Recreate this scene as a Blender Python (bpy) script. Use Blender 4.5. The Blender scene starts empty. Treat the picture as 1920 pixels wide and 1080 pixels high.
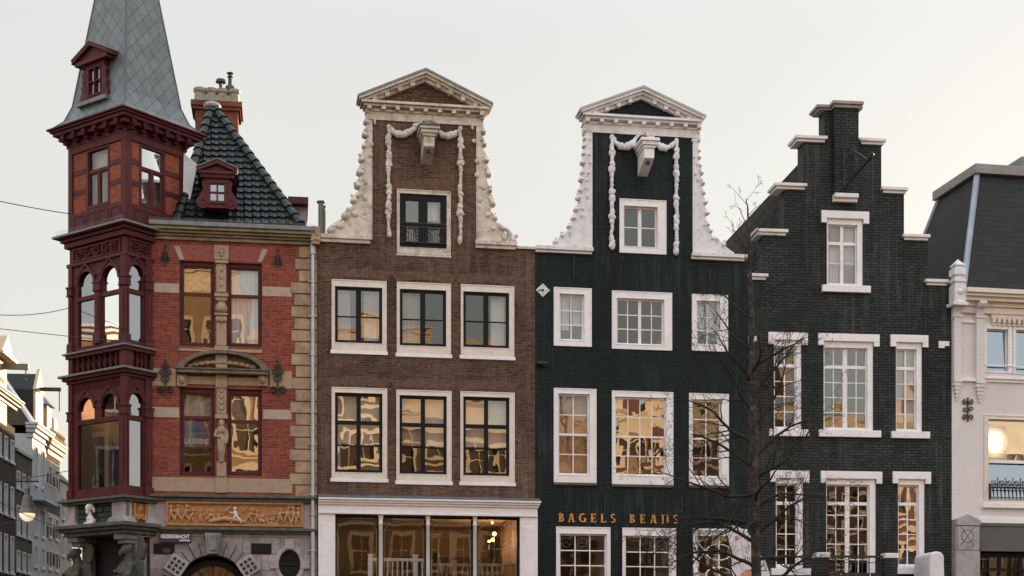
import bpy, math, random, bmesh
from mathutils import Matrix, Vector

R = math.radians
FPX, CX, HY, CH = 2850.0, 960.0, 1250.0, 1.7      # lens in photo pixels, image centre, horizon row, eye height
SC = bpy.context.scene
COL = SC.collection
rnd = random.Random(7)

# ------------------------------------------------------------------ camera, sky, sun, exposure
cd = bpy.data.cameras.new('camera')
cam = bpy.data.objects.new('camera', cd); COL.objects.link(cam)
cam.location = (0, 0, CH); cam.rotation_euler = (R(90), 0, 0)
cd.sensor_width = 36.0; cd.lens = FPX / 1920 * 36; cd.shift_y = (HY - 540) / 1920; cd.clip_end = 3000; cd.clip_start = .1
SC.camera = cam
SUN_EL, SUN_AZ = R(11), R(59)                      # azimuth counter-clockwise from +X
sd = bpy.data.lights.new('sun', 'SUN'); sd.energy = 4.3; sd.angle = R(.5); sd.color = (1, .66, .38)
sun = bpy.data.objects.new('sun', sd); COL.objects.link(sun)
sdir = Vector((math.cos(SUN_AZ) * math.cos(SUN_EL), math.sin(SUN_AZ) * math.cos(SUN_EL), math.sin(SUN_EL)))
sun.rotation_euler = sdir.to_track_quat('Z', 'Y').to_euler(); sun.location = sdir * 60
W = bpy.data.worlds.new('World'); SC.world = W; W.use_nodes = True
nt = W.node_tree; nt.nodes.clear()
def N(t, **k):
    n = nt.nodes.new(t)
    for a, b in k.items(): setattr(n, a, b)
    return n
sky = N('ShaderNodeTexSky', sky_type='NISHITA', sun_disc=False, sun_elevation=SUN_EL, sun_rotation=math.pi / 2 - SUN_AZ, dust_density=2.0)
bg1 = N('ShaderNodeBackground'); bg1.inputs[1].default_value = .04; nt.links.new(sky.outputs[0], bg1.inputs[0])
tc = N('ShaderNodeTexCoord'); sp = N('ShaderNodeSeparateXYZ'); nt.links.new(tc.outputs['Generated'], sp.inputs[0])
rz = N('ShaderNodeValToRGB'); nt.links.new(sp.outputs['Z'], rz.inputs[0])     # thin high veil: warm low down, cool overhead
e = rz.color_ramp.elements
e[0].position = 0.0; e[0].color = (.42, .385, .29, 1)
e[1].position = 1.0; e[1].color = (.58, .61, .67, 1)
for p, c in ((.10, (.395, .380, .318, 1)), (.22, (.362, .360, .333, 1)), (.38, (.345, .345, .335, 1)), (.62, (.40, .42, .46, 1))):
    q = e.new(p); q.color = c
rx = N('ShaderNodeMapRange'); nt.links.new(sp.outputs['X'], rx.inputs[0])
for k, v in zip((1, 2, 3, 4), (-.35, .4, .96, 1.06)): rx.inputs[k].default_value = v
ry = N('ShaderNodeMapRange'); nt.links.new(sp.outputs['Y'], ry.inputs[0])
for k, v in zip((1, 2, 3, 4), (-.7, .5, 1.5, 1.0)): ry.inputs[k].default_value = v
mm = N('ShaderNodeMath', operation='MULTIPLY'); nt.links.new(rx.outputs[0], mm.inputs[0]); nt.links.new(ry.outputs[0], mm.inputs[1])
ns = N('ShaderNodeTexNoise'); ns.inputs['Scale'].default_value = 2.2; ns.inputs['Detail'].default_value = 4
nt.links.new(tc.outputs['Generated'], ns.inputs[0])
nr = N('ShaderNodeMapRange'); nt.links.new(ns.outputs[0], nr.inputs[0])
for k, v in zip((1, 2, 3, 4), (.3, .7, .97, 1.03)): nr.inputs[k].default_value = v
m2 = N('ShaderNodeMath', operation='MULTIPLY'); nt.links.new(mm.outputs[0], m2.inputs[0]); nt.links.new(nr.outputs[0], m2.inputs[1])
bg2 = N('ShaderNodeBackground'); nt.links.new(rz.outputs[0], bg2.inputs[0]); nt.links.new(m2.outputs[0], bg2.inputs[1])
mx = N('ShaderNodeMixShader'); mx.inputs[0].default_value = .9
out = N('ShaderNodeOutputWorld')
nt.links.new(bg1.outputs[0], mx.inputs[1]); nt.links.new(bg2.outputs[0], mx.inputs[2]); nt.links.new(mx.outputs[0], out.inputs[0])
SC.view_settings.view_transform = 'Standard'; SC.view_settings.look = 'None'; SC.view_settings.gamma = 1
SC.view_settings.exposure = 1.3
SC.render.engine = 'CYCLES'
SC.cycles.use_denoising = True
SC.cycles.max_bounces = 6; SC.cycles.diffuse_bounces = 3; SC.cycles.glossy_bounces = 4; SC.cycles.transparent_max_bounces = 8
SC.cycles.caustics_reflective = False; SC.cycles.caustics_refractive = False

# ------------------------------------------------------------------ materials
MATS = {}
def newmat(name):
    m = bpy.data.materials.new(name); m.use_nodes = True
    t = m.node_tree; b = t.nodes['Principled BSDF']
    return m, t, b
def nd(t, typ, ins=None, **k):
    n = t.nodes.new(typ)
    for a, b in k.items(): setattr(n, a, b)
    for a, b in (ins or {}).items():
        if isinstance(b, bpy.types.NodeSocket): t.links.new(b, n.inputs[a])
        else: n.inputs[a].default_value = b
    return n
def ocoord(t): return nd(t, 'ShaderNodeTexCoord').outputs['Object']
def c4(c): return (c[0], c[1], c[2], 1)
def mixc(t, f, a, b, mode='MIX'):
    n = t.nodes.new('ShaderNodeMix'); n.data_type = 'RGBA'; n.blend_type = mode
    for i, v in ((0, f), (6, a), (7, b)):
        if isinstance(v, bpy.types.NodeSocket): t.links.new(v, n.inputs[i])
        else: n.inputs[i].default_value = v if i == 0 else c4(v)
    return n.outputs[2]
def ramp(t, v, p0, p1):
    n = nd(t, 'ShaderNodeMapRange', {0: v, 1: p0, 2: p1}); n.clamp = True
    return n.outputs[0]
def paint(name, col, rough=.55, var=.18, scale=1.2, bump=.15, bscale=30, dirt=None, dirtamt=.5, metal=0, spec=.5, grime=6.0):
    if name in MATS: return MATS[name]
    m, t, b = newmat(name); co = ocoord(t)
    n1 = nd(t, 'ShaderNodeTexNoise', {0: co, 'Scale': scale, 'Detail': 6, 'Roughness': .65}).outputs[0]
    c = mixc(t, ramp(t, n1, .32, .68), [x * (1 - var) for x in col], [min(1, x * (1 + var)) for x in col])
    if dirt:
        n2 = nd(t, 'ShaderNodeTexNoise', {0: co, 'Scale': grime, 'Detail': 8, 'Roughness': .75}).outputs[0]
        mu = nd(t, 'ShaderNodeMath', {0: ramp(t, n2, .5, .72), 1: dirtamt}, operation='MULTIPLY').outputs[0]
        c = mixc(t, mu, c, dirt)
    t.links.new(c, b.inputs['Base Color'])
    b.inputs['Roughness'].default_value = rough; b.inputs['Metallic'].default_value = metal; b.inputs['Specular IOR Level'].default_value = spec
    if bump:
        nb = nd(t, 'ShaderNodeTexNoise', {0: co, 'Scale': bscale, 'Detail': 4}).outputs[0]
        bp = nd(t, 'ShaderNodeBump', {'Height': nb, 'Strength': bump, 'Distance': .02}).outputs[0]
        t.links.new(bp, b.inputs['Normal'])
    MATS[name] = m; return m
def brick(name, c1, c2, mort, rough=.85, mott=.18, bw=.215, rh=.066, ms=.011, stain=None, flecks=0, bump=.7, dist=.014, fleckcol=(.6, .57, .52), spec=.15, big=.5, blotch=.35, streak=None):
    if name in MATS: return MATS[name]
    m, t, b = newmat(name); co = ocoord(t)
    s = nd(t, 'ShaderNodeSeparateXYZ', {0: co})
    u = nd(t, 'ShaderNodeMath', {0: s.outputs[0], 1: s.outputs[1]}, operation='ADD').outputs[0]
    wob = nd(t, 'ShaderNodeTexNoise', {0: co, 'Scale': .7, 'Detail': 2}).outputs[0]
    w2 = nd(t, 'ShaderNodeMath', {0: wob, 1: .05}, operation='MULTIPLY').outputs[0]
    zz = nd(t, 'ShaderNodeMath', {0: s.outputs[2], 1: w2}, operation='ADD').outputs[0]
    v = nd(t, 'ShaderNodeCombineXYZ', {0: u, 1: zz}).outputs[0]
    bt = nd(t, 'ShaderNodeTexBrick', {'Vector': v, 'Color1': c4(c1), 'Color2': c4(c2), 'Mortar': c4(mort), 'Scale': 1.0, 'Mortar Size': ms, 'Mortar Smooth': .3, 'Bias': 0.0, 'Brick Width': bw, 'Row Height': rh})
    col = bt.outputs[0]
    n1 = nd(t, 'ShaderNodeTexNoise', {0: co, 'Scale': big, 'Detail': 7, 'Roughness': .7}).outputs[0]
    dark = [x * (1 - blotch) for x in (1, 1, 1)]
    col = mixc(t, 1.0, col, mixc(t, ramp(t, n1, .3, .65), dark, (1.12, 1.1, 1.08)), 'MULTIPLY')
    n5 = nd(t, 'ShaderNodeTexNoise', {0: co, 'Scale': 9.0, 'Detail': 3}).outputs[0]
    col = mixc(t, 1.0, col, mixc(t, ramp(t, n5, .35, .65), [1 - mott] * 3, [1 + mott * .8] * 3), 'MULTIPLY')
    if stain:
        st = nd(t, 'ShaderNodeMapping', {0: co, 'Scale': (1.6, 1.6, .45)}).outputs[0]
        n2 = nd(t, 'ShaderNodeTexNoise', {0: st, 'Scale': 1.4, 'Detail': 6, 'Roughness': .7}).outputs[0]
        col = mixc(t, nd(t, 'ShaderNodeMath', {0: ramp(t, n2, .52, .75), 1: .65}, operation='MULTIPLY').outputs[0], col, stain)
    if streak:
        sm = nd(t, 'ShaderNodeMapping', {0: co, 'Scale': (5, 5, .35)}).outputs[0]
        q1 = nd(t, 'ShaderNodeTexNoise', {0: sm, 'Scale': 1.0, 'Detail': 6, 'Roughness': .75}).outputs[0]
        q2 = nd(t, 'ShaderNodeTexNoise', {0: co, 'Scale': .45, 'Detail': 3}).outputs[0]
        col = mixc(t, nd(t, 'ShaderNodeMath', {0: ramp(t, q1, .50, .72), 1: ramp(t, q2, .44, .58)}, operation='MULTIPLY').outputs[0], col, streak)
    if flecks:
        fm = nd(t, 'ShaderNodeMapping', {0: co, 'Scale': (1, 1, 1.8)}).outputs[0]
        n3 = nd(t, 'ShaderNodeTexNoise', {0: fm, 'Scale': 13.0, 'Detail': 5, 'Roughness': .6}).outputs[0]
        n4 = nd(t, 'ShaderNodeTexNoise', {0: co, 'Scale': .9, 'Detail': 2}).outputs[0]
        k = nd(t, 'ShaderNodeMath', {0: ramp(t, n3, .665 - flecks * .015, .69), 1: ramp(t, n4, .38, .60)}, operation='MULTIPLY').outputs[0]
        col = mixc(t, k, col, fleckcol)
    t.links.new(col, b.inputs['Base Color'])
    b.inputs['Roughness'].default_value = rough; b.inputs['Specular IOR Level'].default_value = spec
    inv = nd(t, 'ShaderNodeMath', {0: 1.0, 1: bt.outputs['Fac']}, operation='SUBTRACT').outputs[0]
    h = nd(t, 'ShaderNodeMath', {0: inv, 1: nd(t, 'ShaderNodeMath', {0: n5, 1: .5}, operation='MULTIPLY').outputs[0]}, operation='ADD').outputs[0] if mott > .05 else inv
    t.links.new(nd(t, 'ShaderNodeBump', {'Height': h, 'Strength': bump, 'Distance': dist}).outputs[0], b.inputs['Normal'])
    MATS[name] = m; return m
def glass(name, fac, wav=.0022, rough=.0, tint=(.86, .9, .9), wscale=1.6, body=.85, cross=3.4):
    if name in MATS: return MATS[name]
    m, t, b = newmat(name); t.nodes.remove(b); co = ocoord(t)
    n1 = nd(t, 'ShaderNodeTexNoise', {0: nd(t, 'ShaderNodeMapping', {0: co, 'Scale': (1.5, 1, .8)}).outputs[0], 'Scale': wscale, 'Detail': 1.2}).outputs[0]
    n2 = nd(t, 'ShaderNodeTexNoise', {0: co, 'Scale': cross, 'Detail': .5}).outputs[0]
    h = nd(t, 'ShaderNodeMath', {0: n1, 1: nd(t, 'ShaderNodeMath', {0: n2, 1: .3}, operation='MULTIPLY').outputs[0]}, operation='ADD').outputs[0]
    bp = nd(t, 'ShaderNodeBump', {'Height': h, 'Strength': 1.0, 'Distance': wav}).outputs[0]
    g = nd(t, 'ShaderNodeBsdfGlossy', {'Color': c4(tint), 'Roughness': rough, 'Normal': bp}).outputs[0]
    tr = nd(t, 'ShaderNodeBsdfTransparent', {'Color': (body, body, body, 1)}).outputs[0]
    fr = nd(t, 'ShaderNodeFresnel', {'IOR': 1.45}).outputs[0]
    f = nd(t, 'ShaderNodeMath', {0: fr, 1: fac - .04}, operation='ADD'); f.use_clamp = True
    mxs = nd(t, 'ShaderNodeMixShader', {0: f.outputs[0], 1: tr, 2: g}).outputs[0]
    t.links.new(mxs, t.nodes['Material Output'].inputs[0])
    MATS[name] = m; return m
def emit(name, col, s):
    m, t, b = newmat(name); b.inputs['Base Color'].default_value = c4(col)
    b.inputs['Emission Color'].default_value = c4(col); b.inputs['Emission Strength'].default_value = s
    return m
def slate(name, c1, c2, mort, w, h, diamond=False, bump=.8, dist=.02, rough=.5, metal=0):
    if name in MATS: return MATS[name]
    m, t, b = newmat(name); co = ocoord(t)
    s = nd(t, 'ShaderNodeSeparateXYZ', {0: co})
    u = nd(t, 'ShaderNodeMath', {0: s.outputs[0], 1: s.outputs[1]}, operation='ADD').outputs[0]
    z = s.outputs[2]
    if diamond:
        z = nd(t, 'ShaderNodeMath', {0: z, 1: .80}, operation='MULTIPLY').outputs[0]
        a = nd(t, 'ShaderNodeMath', {0: u, 1: z}, operation='ADD').outputs[0]
        c = nd(t, 'ShaderNodeMath', {0: u, 1: z}, operation='SUBTRACT').outputs[0]
        v = nd(t, 'ShaderNodeCombineXYZ', {0: a, 1: c}).outputs[0]
    else: v = nd(t, 'ShaderNodeCombineXYZ', {0: u, 1: z}).outputs[0]
    bt = nd(t, 'ShaderNodeTexBrick', {'Vector': v, 'Color1': c4(c1), 'Color2': c4(c2), 'Mortar': c4(mort), 'Scale': 1.0, 'Mortar Size': .008, 'Mortar Smooth': .2, 'Brick Width': w, 'Row Height': h})
    if diamond: bt.offset = 0.0
    n1 = nd(t, 'ShaderNodeTexNoise', {0: co, 'Scale': 2.5, 'Detail': 6, 'Roughness': .7}).outputs[0]
    col = mixc(t, 1.0, bt.outputs[0], mixc(t, ramp(t, n1, .3, .7), (.75, .75, .75), (1.2, 1.2, 1.2)), 'MULTIPLY')
    n2 = nd(t, 'ShaderNodeTexNoise', {0: nd(t, 'ShaderNodeMapping', {0: co, 'Scale': (6, 6, .6)}).outputs[0], 'Scale': 1.5, 'Detail': 4}).outputs[0]
    col = mixc(t, nd(t, 'ShaderNodeMath', {0: ramp(t, n2, .5, .75), 1: .4}, operation='MULTIPLY').outputs[0], col, [x * 1.5 for x in c2])
    t.links.new(col, b.inputs['Base Color']); b.inputs['Roughness'].default_value = rough; b.inputs['Metallic'].default_value = metal
    inv = nd(t, 'ShaderNodeMath', {0: 1.0, 1: bt.outputs['Fac']}, operation='SUBTRACT').outputs[0]
    t.links.new(nd(t, 'ShaderNodeBump', {'Height': inv, 'Strength': bump, 'Distance': dist}).outputs[0], b.inputs['Normal'])
    MATS[name] = m; return m

RED = brick('red brick', (.32, .078, .050), (.20, .042, .032), (.25, .12, .09), blotch=.3)
REDSOLD = paint('red brick lintel', (.27, .06, .042), var=.35, scale=9, bump=.3)
BROWN = brick('brown brick', (.165, .088, .060), (.075, .042, .032), (.16, .12, .095), stain=(.05, .030, .024), flecks=1.6, blotch=.55, big=.4, streak=(.20, .16, .135))
SOLD = paint('brown soldier bricks', (.15, .085, .06), var=.4, scale=9, bump=.2, rough=.85)
TEAL = brick('dark green painted brick', (.0185, .0310, .0325), (.0125, .0240, .0255), (.004, .0095, .0105), rough=.55, stain=(.017, .027, .028), flecks=1.2, fleckcol=(.10, .13, .125), bump=1.0, dist=.018, blotch=.5, big=.38, streak=(.05, .066, .066))
CHAR = brick('charcoal painted brick', (.052, .063, .064), (.031, .039, .040), (.008, .010, .0105), rough=.6, bw=.23, rh=.078, ms=.011, stain=(.012, .014, .016), flecks=.35, fleckcol=(.16, .16, .15), bump=1.0, dist=.02, blotch=.55, big=.34, streak=(.095, .10, .095))
WBRICK = brick('white painted brick', (.70, .67, .685), (.685, .655, .67), (.64, .615, .63), rough=.6, bump=.3, dist=.005, blotch=.05, mott=.02)
WHITE = paint('white paint', (.84, .82, .84), var=.06, bump=.15, rough=.45, dirt=(.42, .38, .34), dirtamt=.35, grime=7)
WHITED = paint('weathered white stone', (.62, .555, .485), var=.22, bump=.7, rough=.85, dirt=(.13, .115, .09), dirtamt=.9, scale=3, bscale=16, grime=4.5)
WHITEB = paint('bright white stucco', (.74, .725, .745), var=.10, bump=.5, rough=.75, dirt=(.28, .27, .26), dirtamt=.6, bscale=16, grime=5)
CREAM = paint('cream frame paint', (.74, .67, .60), var=.08, bump=.1, rough=.5, dirt=(.4, .34, .28), dirtamt=.4)
BLACKW = paint('black window paint', (.007, .009, .010), var=.2, rough=.6, bump=.05, spec=.2)
MAROON = paint('maroon woodwork', (.092, .021, .025), var=.25, scale=2.5, rough=.55, bump=.12, dirt=(.034, .010, .011), dirtamt=.75, spec=.22)
MAROON2 = paint('maroon carved wood', (.060, .010, .013), var=.35, scale=8, rough=.6, spec=.2, bump=.5, bscale=18)
STONE = paint('sandstone', (.39, .29, .195), var=.22, scale=3, rough=.9, bump=.4, dirt=(.12, .095, .07), dirtamt=.8, bscale=20, grime=3)
STONEP = paint('pale sandstone', (.43, .335, .265), var=.12, scale=4, rough=.9, bump=.3, dirt=(.25, .19, .14), dirtamt=.5)
GSTONE = paint('grey bluestone', (.235, .215, .215), var=.22, scale=3, rough=.85, bump=.4, dirt=(.07, .065, .065), dirtamt=.9, grime=2.5)
LSTONE = paint('pale grey stone', (.38, .35, .36), var=.15, scale=3, rough=.85, bump=.3, dirt=(.15, .13, .13), dirtamt=.8, grime=2.5)
MOSS = paint('mossy stone ledge', (.085, .09, .078), var=.4, scale=5, rough=.9, bump=.6, dirt=(.22, .21, .19), dirtamt=.6)
GREENST = paint('dark green rusticated stone', (.035, .062, .046), var=.35, scale=4, rough=.8, bump=.8, bscale=14)
STATUE = paint('verdigris statue', (.055, .066, .055), var=.45, scale=7, rough=.8, bump=.6, dirt=(.15, .13, .06), dirtamt=.7, bscale=25)
MARBLE = paint('white marble', (.72, .68, .66), var=.1, scale=8, rough=.5, bump=.3, dirt=(.4, .34, .3), dirtamt=.5, grime=12)
TERRA = paint('orange terracotta', (.43, .20, .075), var=.22, scale=8, rough=.75, bump=.4, dirt=(.20, .09, .035), dirtamt=.7, grime=10)
TERRAL = paint('pale worn terracotta', (.46, .26, .13), var=.3, scale=12, rough=.75, bump=.3, dirt=(.25, .12, .05), dirtamt=.6, grime=10)
LEAD = paint('grey lead', (.16, .17, .175), var=.25, scale=4, rough=.45, bump=.2, dirt=(.3, .31, .31), dirtamt=.5, metal=.3)
ZINC = paint('zinc pipe', (.42, .44, .47), var=.15, scale=3, rough=.4, bump=.1, metal=.5)
IRON = paint('black iron', (.012, .013, .014), var=.3, rough=.5, bump=.2)
SPIRE = slate('grey diamond slates', (.155, .180, .186), (.118, .142, .148), (.022, .028, .03), .36, .36, True, rough=.42)
SLATE = slate('black roof slates', (.0175, .0175, .0165), (.008, .0085, .0085), (.002, .002, .002), .26, .155, rough=.75, dist=.025)
SLATEB = slate('brown grey roof tiles', (.11, .10, .095), (.055, .05, .048), (.010, .009, .009), .25, .24, rough=.7, dist=.05, bump=1)
TILE = paint('glazed black green pantiles', (.011, .017, .017), var=.4, scale=3, rough=.42, spec=.35, bump=.15, dirt=(.05, .06, .05), dirtamt=.4)
ROOFD = paint('dark roof felt', (.03, .03, .03), var=.2, rough=.8)
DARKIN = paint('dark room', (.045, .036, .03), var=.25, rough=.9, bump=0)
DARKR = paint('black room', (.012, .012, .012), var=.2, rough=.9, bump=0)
TANIN = paint('tan plaster room', (.32, .22, .14), var=.15, scale=1, rough=.9, bump=0)
GREYIN = paint('grey room wall', (.12, .13, .13), var=.15, scale=1, rough=.9, bump=0)
CURT = paint('white curtain', (.62, .60, .60), var=.08, rough=.9, bump=0)
BLIND = paint('cream roller blind', (.78, .66, .56), var=.06, rough=.9, bump=0)
TAUPE = paint('frosted tan blind', (.34, .28, .25), var=.3, scale=8, rough=.8, bump=0)
BARK = paint('grey brown bark', (.026, .021, .018), var=.4, scale=5, rough=.9, bump=.8, dirt=(.20, .19, .10), dirtamt=.85, bscale=35, grime=9)
TWIG = paint('dark twigs', (.014, .011, .010), var=.3, rough=.85, bump=0)
G_HI = glass('strong reflecting glass', .27, .0015, wscale=1.5)
G_MID = glass('old window glass', .17, .0014, wscale=1.1)
G_LO = glass('clear window glass', .11, .0015, wscale=1.4)
G_CLR = glass('plain clear glass', .05, .001)
G_SHOP = glass('shop window glass', .045, .0020, wscale=.8, cross=2)
G_FLAT = glass('flat sky reflecting glass', .40, .0005, tint=(.72, .85, 1.0))

# ------------------------------------------------------------------ mesh building
class MB:
    def __init__(s, xf=None): s.v = []; s.f = []; s.xf = xf; s.cuts = []
    def cut(s): s.cuts.append((len(s.v), len(s.f))); return s
    def add(s, vs, fs):
        n = len(s.v)
        if s.xf is not None: vs = [tuple(s.xf @ Vector(v)) for v in vs]
        s.v += [tuple(v) for v in vs]; s.f += [tuple(n + i for i in f) for f in fs]
        return s
    def box(s, x0, x1, y0, y1, z0, z1):
        return s.add([(x0, y0, z0), (x1, y0, z0), (x1, y1, z0), (x0, y1, z0), (x0, y0, z1), (x1, y0, z1), (x1, y1, z1), (x0, y1, z1)],
                     [(0, 1, 2, 3), (4, 5, 6, 7), (0, 1, 5, 4), (1, 2, 6, 5), (2, 3, 7, 6), (3, 0, 4, 7)])
    def prism(s, pts, y0, y1):
        n = len(pts)
        return s.add([(x, y0, z) for x, z in pts] + [(x, y1, z) for x, z in pts],
                     [tuple(range(n)), tuple(range(n, 2 * n))] + [(i, (i + 1) % n, n + (i + 1) % n, n + i) for i in range(n)])
    def hprism(s, pts, z0, z1):
        n = len(pts)
        return s.add([(x, y, z0) for x, y in pts] + [(x, y, z1) for x, y in pts],
                     [tuple(range(n)), tuple(range(n, 2 * n))] + [(i, (i + 1) % n, n + (i + 1) % n, n + i) for i in range(n)])
    def tube(s, P, rad, n=8, cap=True):
        P = [Vector(p) for p in P]
        if not isinstance(rad, (list, tuple)): rad = [rad] * len(P)
        vs, fs = [], []; pv = None
        for i, p in enumerate(P):
            d = (P[min(i + 1, len(P) - 1)] - P[max(i - 1, 0)])
            d = d.normalized() if d.length > 1e-9 else Vector((0, 0, 1))
            if pv is None:
                a = Vector((0, 0, 1)) if abs(d.z) < .9 else Vector((1, 0, 0)); pv = d.cross(a).normalized()
            pv = (pv - d * pv.dot(d))
            pv = pv.normalized() if pv.length > 1e-6 else d.orthogonal().normalized()
            q = d.cross(pv)
            for k in range(n):
                a = 2 * math.pi * k / n
                vs.append(p + (pv * math.cos(a) + q * math.sin(a)) * rad[i])
        for i in range(len(P) - 1):
            for k in range(n):
                fs.append((i * n + k, i * n + (k + 1) % n, (i + 1) * n + (k + 1) % n, (i + 1) * n + k))
        if cap: fs += [tuple(range(n)), tuple(range((len(P) - 1) * n, len(P) * n))]
        return s.add(vs, fs)
    def blob(s, c, r, n=8, m=6, rot=None):
        if not isinstance(r, (list, tuple)): r = (r, r, r)
        vs = [Vector((0, 0, -r[2]))]
        for j in range(1, m):
            t = -math.pi / 2 + math.pi * j / m
            for k in range(n):
                a = 2 * math.pi * k / n
                vs.append(Vector((math.cos(a) * math.cos(t) * r[0], math.sin(a) * math.cos(t) * r[1], math.sin(t) * r[2])))
        vs.append(Vector((0, 0, r[2])))
        if rot is not None: vs = [rot @ v for v in vs]
        vs = [v + Vector(c) for v in vs]
        fs = [(0, 1 + (k + 1) % n, 1 + k) for k in range(n)]
        for j in range(m - 2):
            for k in range(n):
                a = 1 + j * n
                fs.append((a + k, a + (k + 1) % n, a + n + (k + 1) % n, a + n + k))
        a = 1 + (m - 2) * n; L = len(vs) - 1
        fs += [(a + k, a + (k + 1) % n, L) for k in range(n)]
        return s.add(vs, fs)
    def lathe(s, cx, cy, prof, n=12):
        vs, fs = [], []
        for r, z in prof:
            for k in range(n):
                a = 2 * math.pi * k / n; vs.append((cx + r * math.cos(a), cy + r * math.sin(a), z))
        for i in range(len(prof) - 1):
            for k in range(n): fs.append((i * n + k, i * n + (k + 1) % n, (i + 1) * n + (k + 1) % n, (i + 1) * n + k))
        fs += [tuple(range(n)), tuple(range((len(prof) - 1) * n, len(prof) * n))]
        return s.add(vs, fs)
    def band(s, cx, cz, r0, r1, a0, a1, y0, y1, n=16):
        """elliptic ring sector; r0, r1 = (rx, rz) inner, outer"""
        if not isinstance(r0, tuple): r0 = (r0, r0)
        if not isinstance(r1, tuple): r1 = (r1, r1)
        vs, fs = [], []
        for i in range(n + 1):
            a = R(a0 + (a1 - a0) * i / n); c, q = math.cos(a), math.sin(a)
            for (rr, y) in ((r0, y0), (r1, y0), (r1, y1), (r0, y1)):
                vs.append((cx + rr[0] * c, y, cz + rr[1] * q))
        for i in range(n):
            b = i * 4
            for k in range(4): fs.append((b + k, b + (k + 1) % 4, b + 4 + (k + 1) % 4, b + 4 + k))
        fs += [(0, 1, 2, 3), (n * 4, n * 4 + 1, n * 4 + 2, n * 4 + 3)]
        return s.add(vs, fs)
    def archfill(s, x0, x1, zs, z1, y0, y1, n=12, rise=None, cx=None, rx=None):
        """plate between an arch springing at zs and the line z = z1"""
        cx = (x0 + x1) / 2 if cx is None else cx; rx = (x1 - x0) / 2 if rx is None else rx; rise = rx if rise is None else rise
        xs = [cx - rx * math.cos(math.pi * i / n) for i in range(n + 1)]; zz = [zs + rise * math.sin(math.pi * i / n) for i in range(n + 1)]
        for i in range(n):
            s.prism([(xs[i], zz[i]), (xs[i + 1], zz[i + 1]), (xs[i + 1], z1), (xs[i], z1)], y0, y1)
        return s
    def rect_ring(s, x0, x1, z0, z1, l, r, t, b, y0, y1):
        if l: s.box(x0, x0 + l, y0, y1, z0, z1)
        if r: s.box(x1 - r, x1, y0, y1, z0, z1)
        if t: s.box(x0 + l, x1 - r, y0, y1, z1 - t, z1)
        if b: s.box(x0 + l, x1 - r, y0, y1, z0, z0 + b)
        return s
    def cells(s, rects, holes, y0, y1):
        """wall of the union of rects minus holes, with reveals"""
        xs = sorted({round(v, 4) for r in rects + holes for v in (r[0], r[1])}); zs = sorted({round(v, 4) for r in rects + holes for v in (r[2], r[3])})
        inn = lambda x, z, L: any(a < x < b and c < z < d for a, b, c, d in L)
        S = [[(inn((xs[i] + xs[i + 1]) / 2, (zs[j] + zs[j + 1]) / 2, rects) and not inn((xs[i] + xs[i + 1]) / 2, (zs[j] + zs[j + 1]) / 2, holes))
              for j in range(len(zs) - 1)] for i in range(len(xs) - 1)]
        g = lambda i, j: 0 <= i < len(xs) - 1 and 0 <= j < len(zs) - 1 and S[i][j]
        vid = {}; vs = []; fs = []
        def vv(i, j, k):
            if (i, j, k) not in vid: vid[(i, j, k)] = len(vs); vs.append((xs[i], (y0, y1)[k], zs[j]))
            return vid[(i, j, k)]
        for i in range(len(xs) - 1):
            for j in range(len(zs) - 1):
                if not g(i, j): continue
                for k in (0, 1): fs.append((vv(i, j, k), vv(i + 1, j, k), vv(i + 1, j + 1, k), vv(i, j + 1, k)))
                if not g(i - 1, j): fs.append((vv(i, j, 0), vv(i, j, 1), vv(i, j + 1, 1), vv(i, j + 1, 0)))
                if not g(i + 1, j): fs.append((vv(i + 1, j, 0), vv(i + 1, j, 1), vv(i + 1, j + 1, 1), vv(i + 1, j + 1, 0)))
                if not g(i, j - 1): fs.append((vv(i, j, 0), vv(i, j, 1), vv(i + 1, j, 1), vv(i + 1, j, 0)))
                if not g(i, j + 1): fs.append((vv(i, j + 1, 0), vv(i, j + 1, 1), vv(i + 1, j + 1, 1), vv(i + 1, j + 1, 0)))
        return s.add(vs, fs)
    def build(s, name, mat, parent=None, smooth=False, bevel=0, remesh=0, label=None):
        if s.cuts:
            C = [(0, 0)] + [c for c in s.cuts if 0 < c[0] < len(s.v)] + [(len(s.v), len(s.f))]; o = None
            for (v0, f0), (v1, f1) in zip(C, C[1:]):
                if v1 == v0: continue
                q = MB(); q.v = s.v[v0:v1]; q.f = [tuple(i - v0 for i in f) for f in s.f[f0:f1]]; o = q.build(name, mat, parent, smooth, bevel, remesh, label)
            return o
        me = bpy.data.meshes.new(name); me.from_pydata(s.v, [], s.f)
        b = bmesh.new(); b.from_mesh(me); bmesh.ops.recalc_face_normals(b, faces=b.faces); b.to_mesh(me); b.free()
        me.materials.append(mat)
        if smooth: me.polygons.foreach_set('use_smooth', [True] * len(me.polygons))
        o = bpy.data.objects.new(name, me); COL.objects.link(o)
        if parent is not None: o.parent = parent
        if bevel:
            q = o.modifiers.new('bevel', 'BEVEL'); q.width = bevel; q.segments = 2; q.limit_method = 'ANGLE'
        if remesh:
            q = o.modifiers.new('remesh', 'REMESH'); q.mode = 'VOXEL'; q.voxel_size = remesh; q.use_smooth_shade = True
            q = o.modifiers.new('smooth', 'SMOOTH'); q.iterations = 1
        if label: o['label'] = label
        return o
def tag(o, label=None, cat=None, group=None, kind=None):
    if label: o['label'] = label
    if cat: o['category'] = cat
    if group: o['group'] = group
    if kind: o['kind'] = kind
    return o
def empty(name, loc, rz=0, parent=None):
    o = bpy.data.objects.new(name, None); COL.objects.link(o); o.location = loc; o.rotation_euler = (0, 0, rz); o.empty_display_size = .3
    if parent is not None: o.parent = parent
    return o

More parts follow.
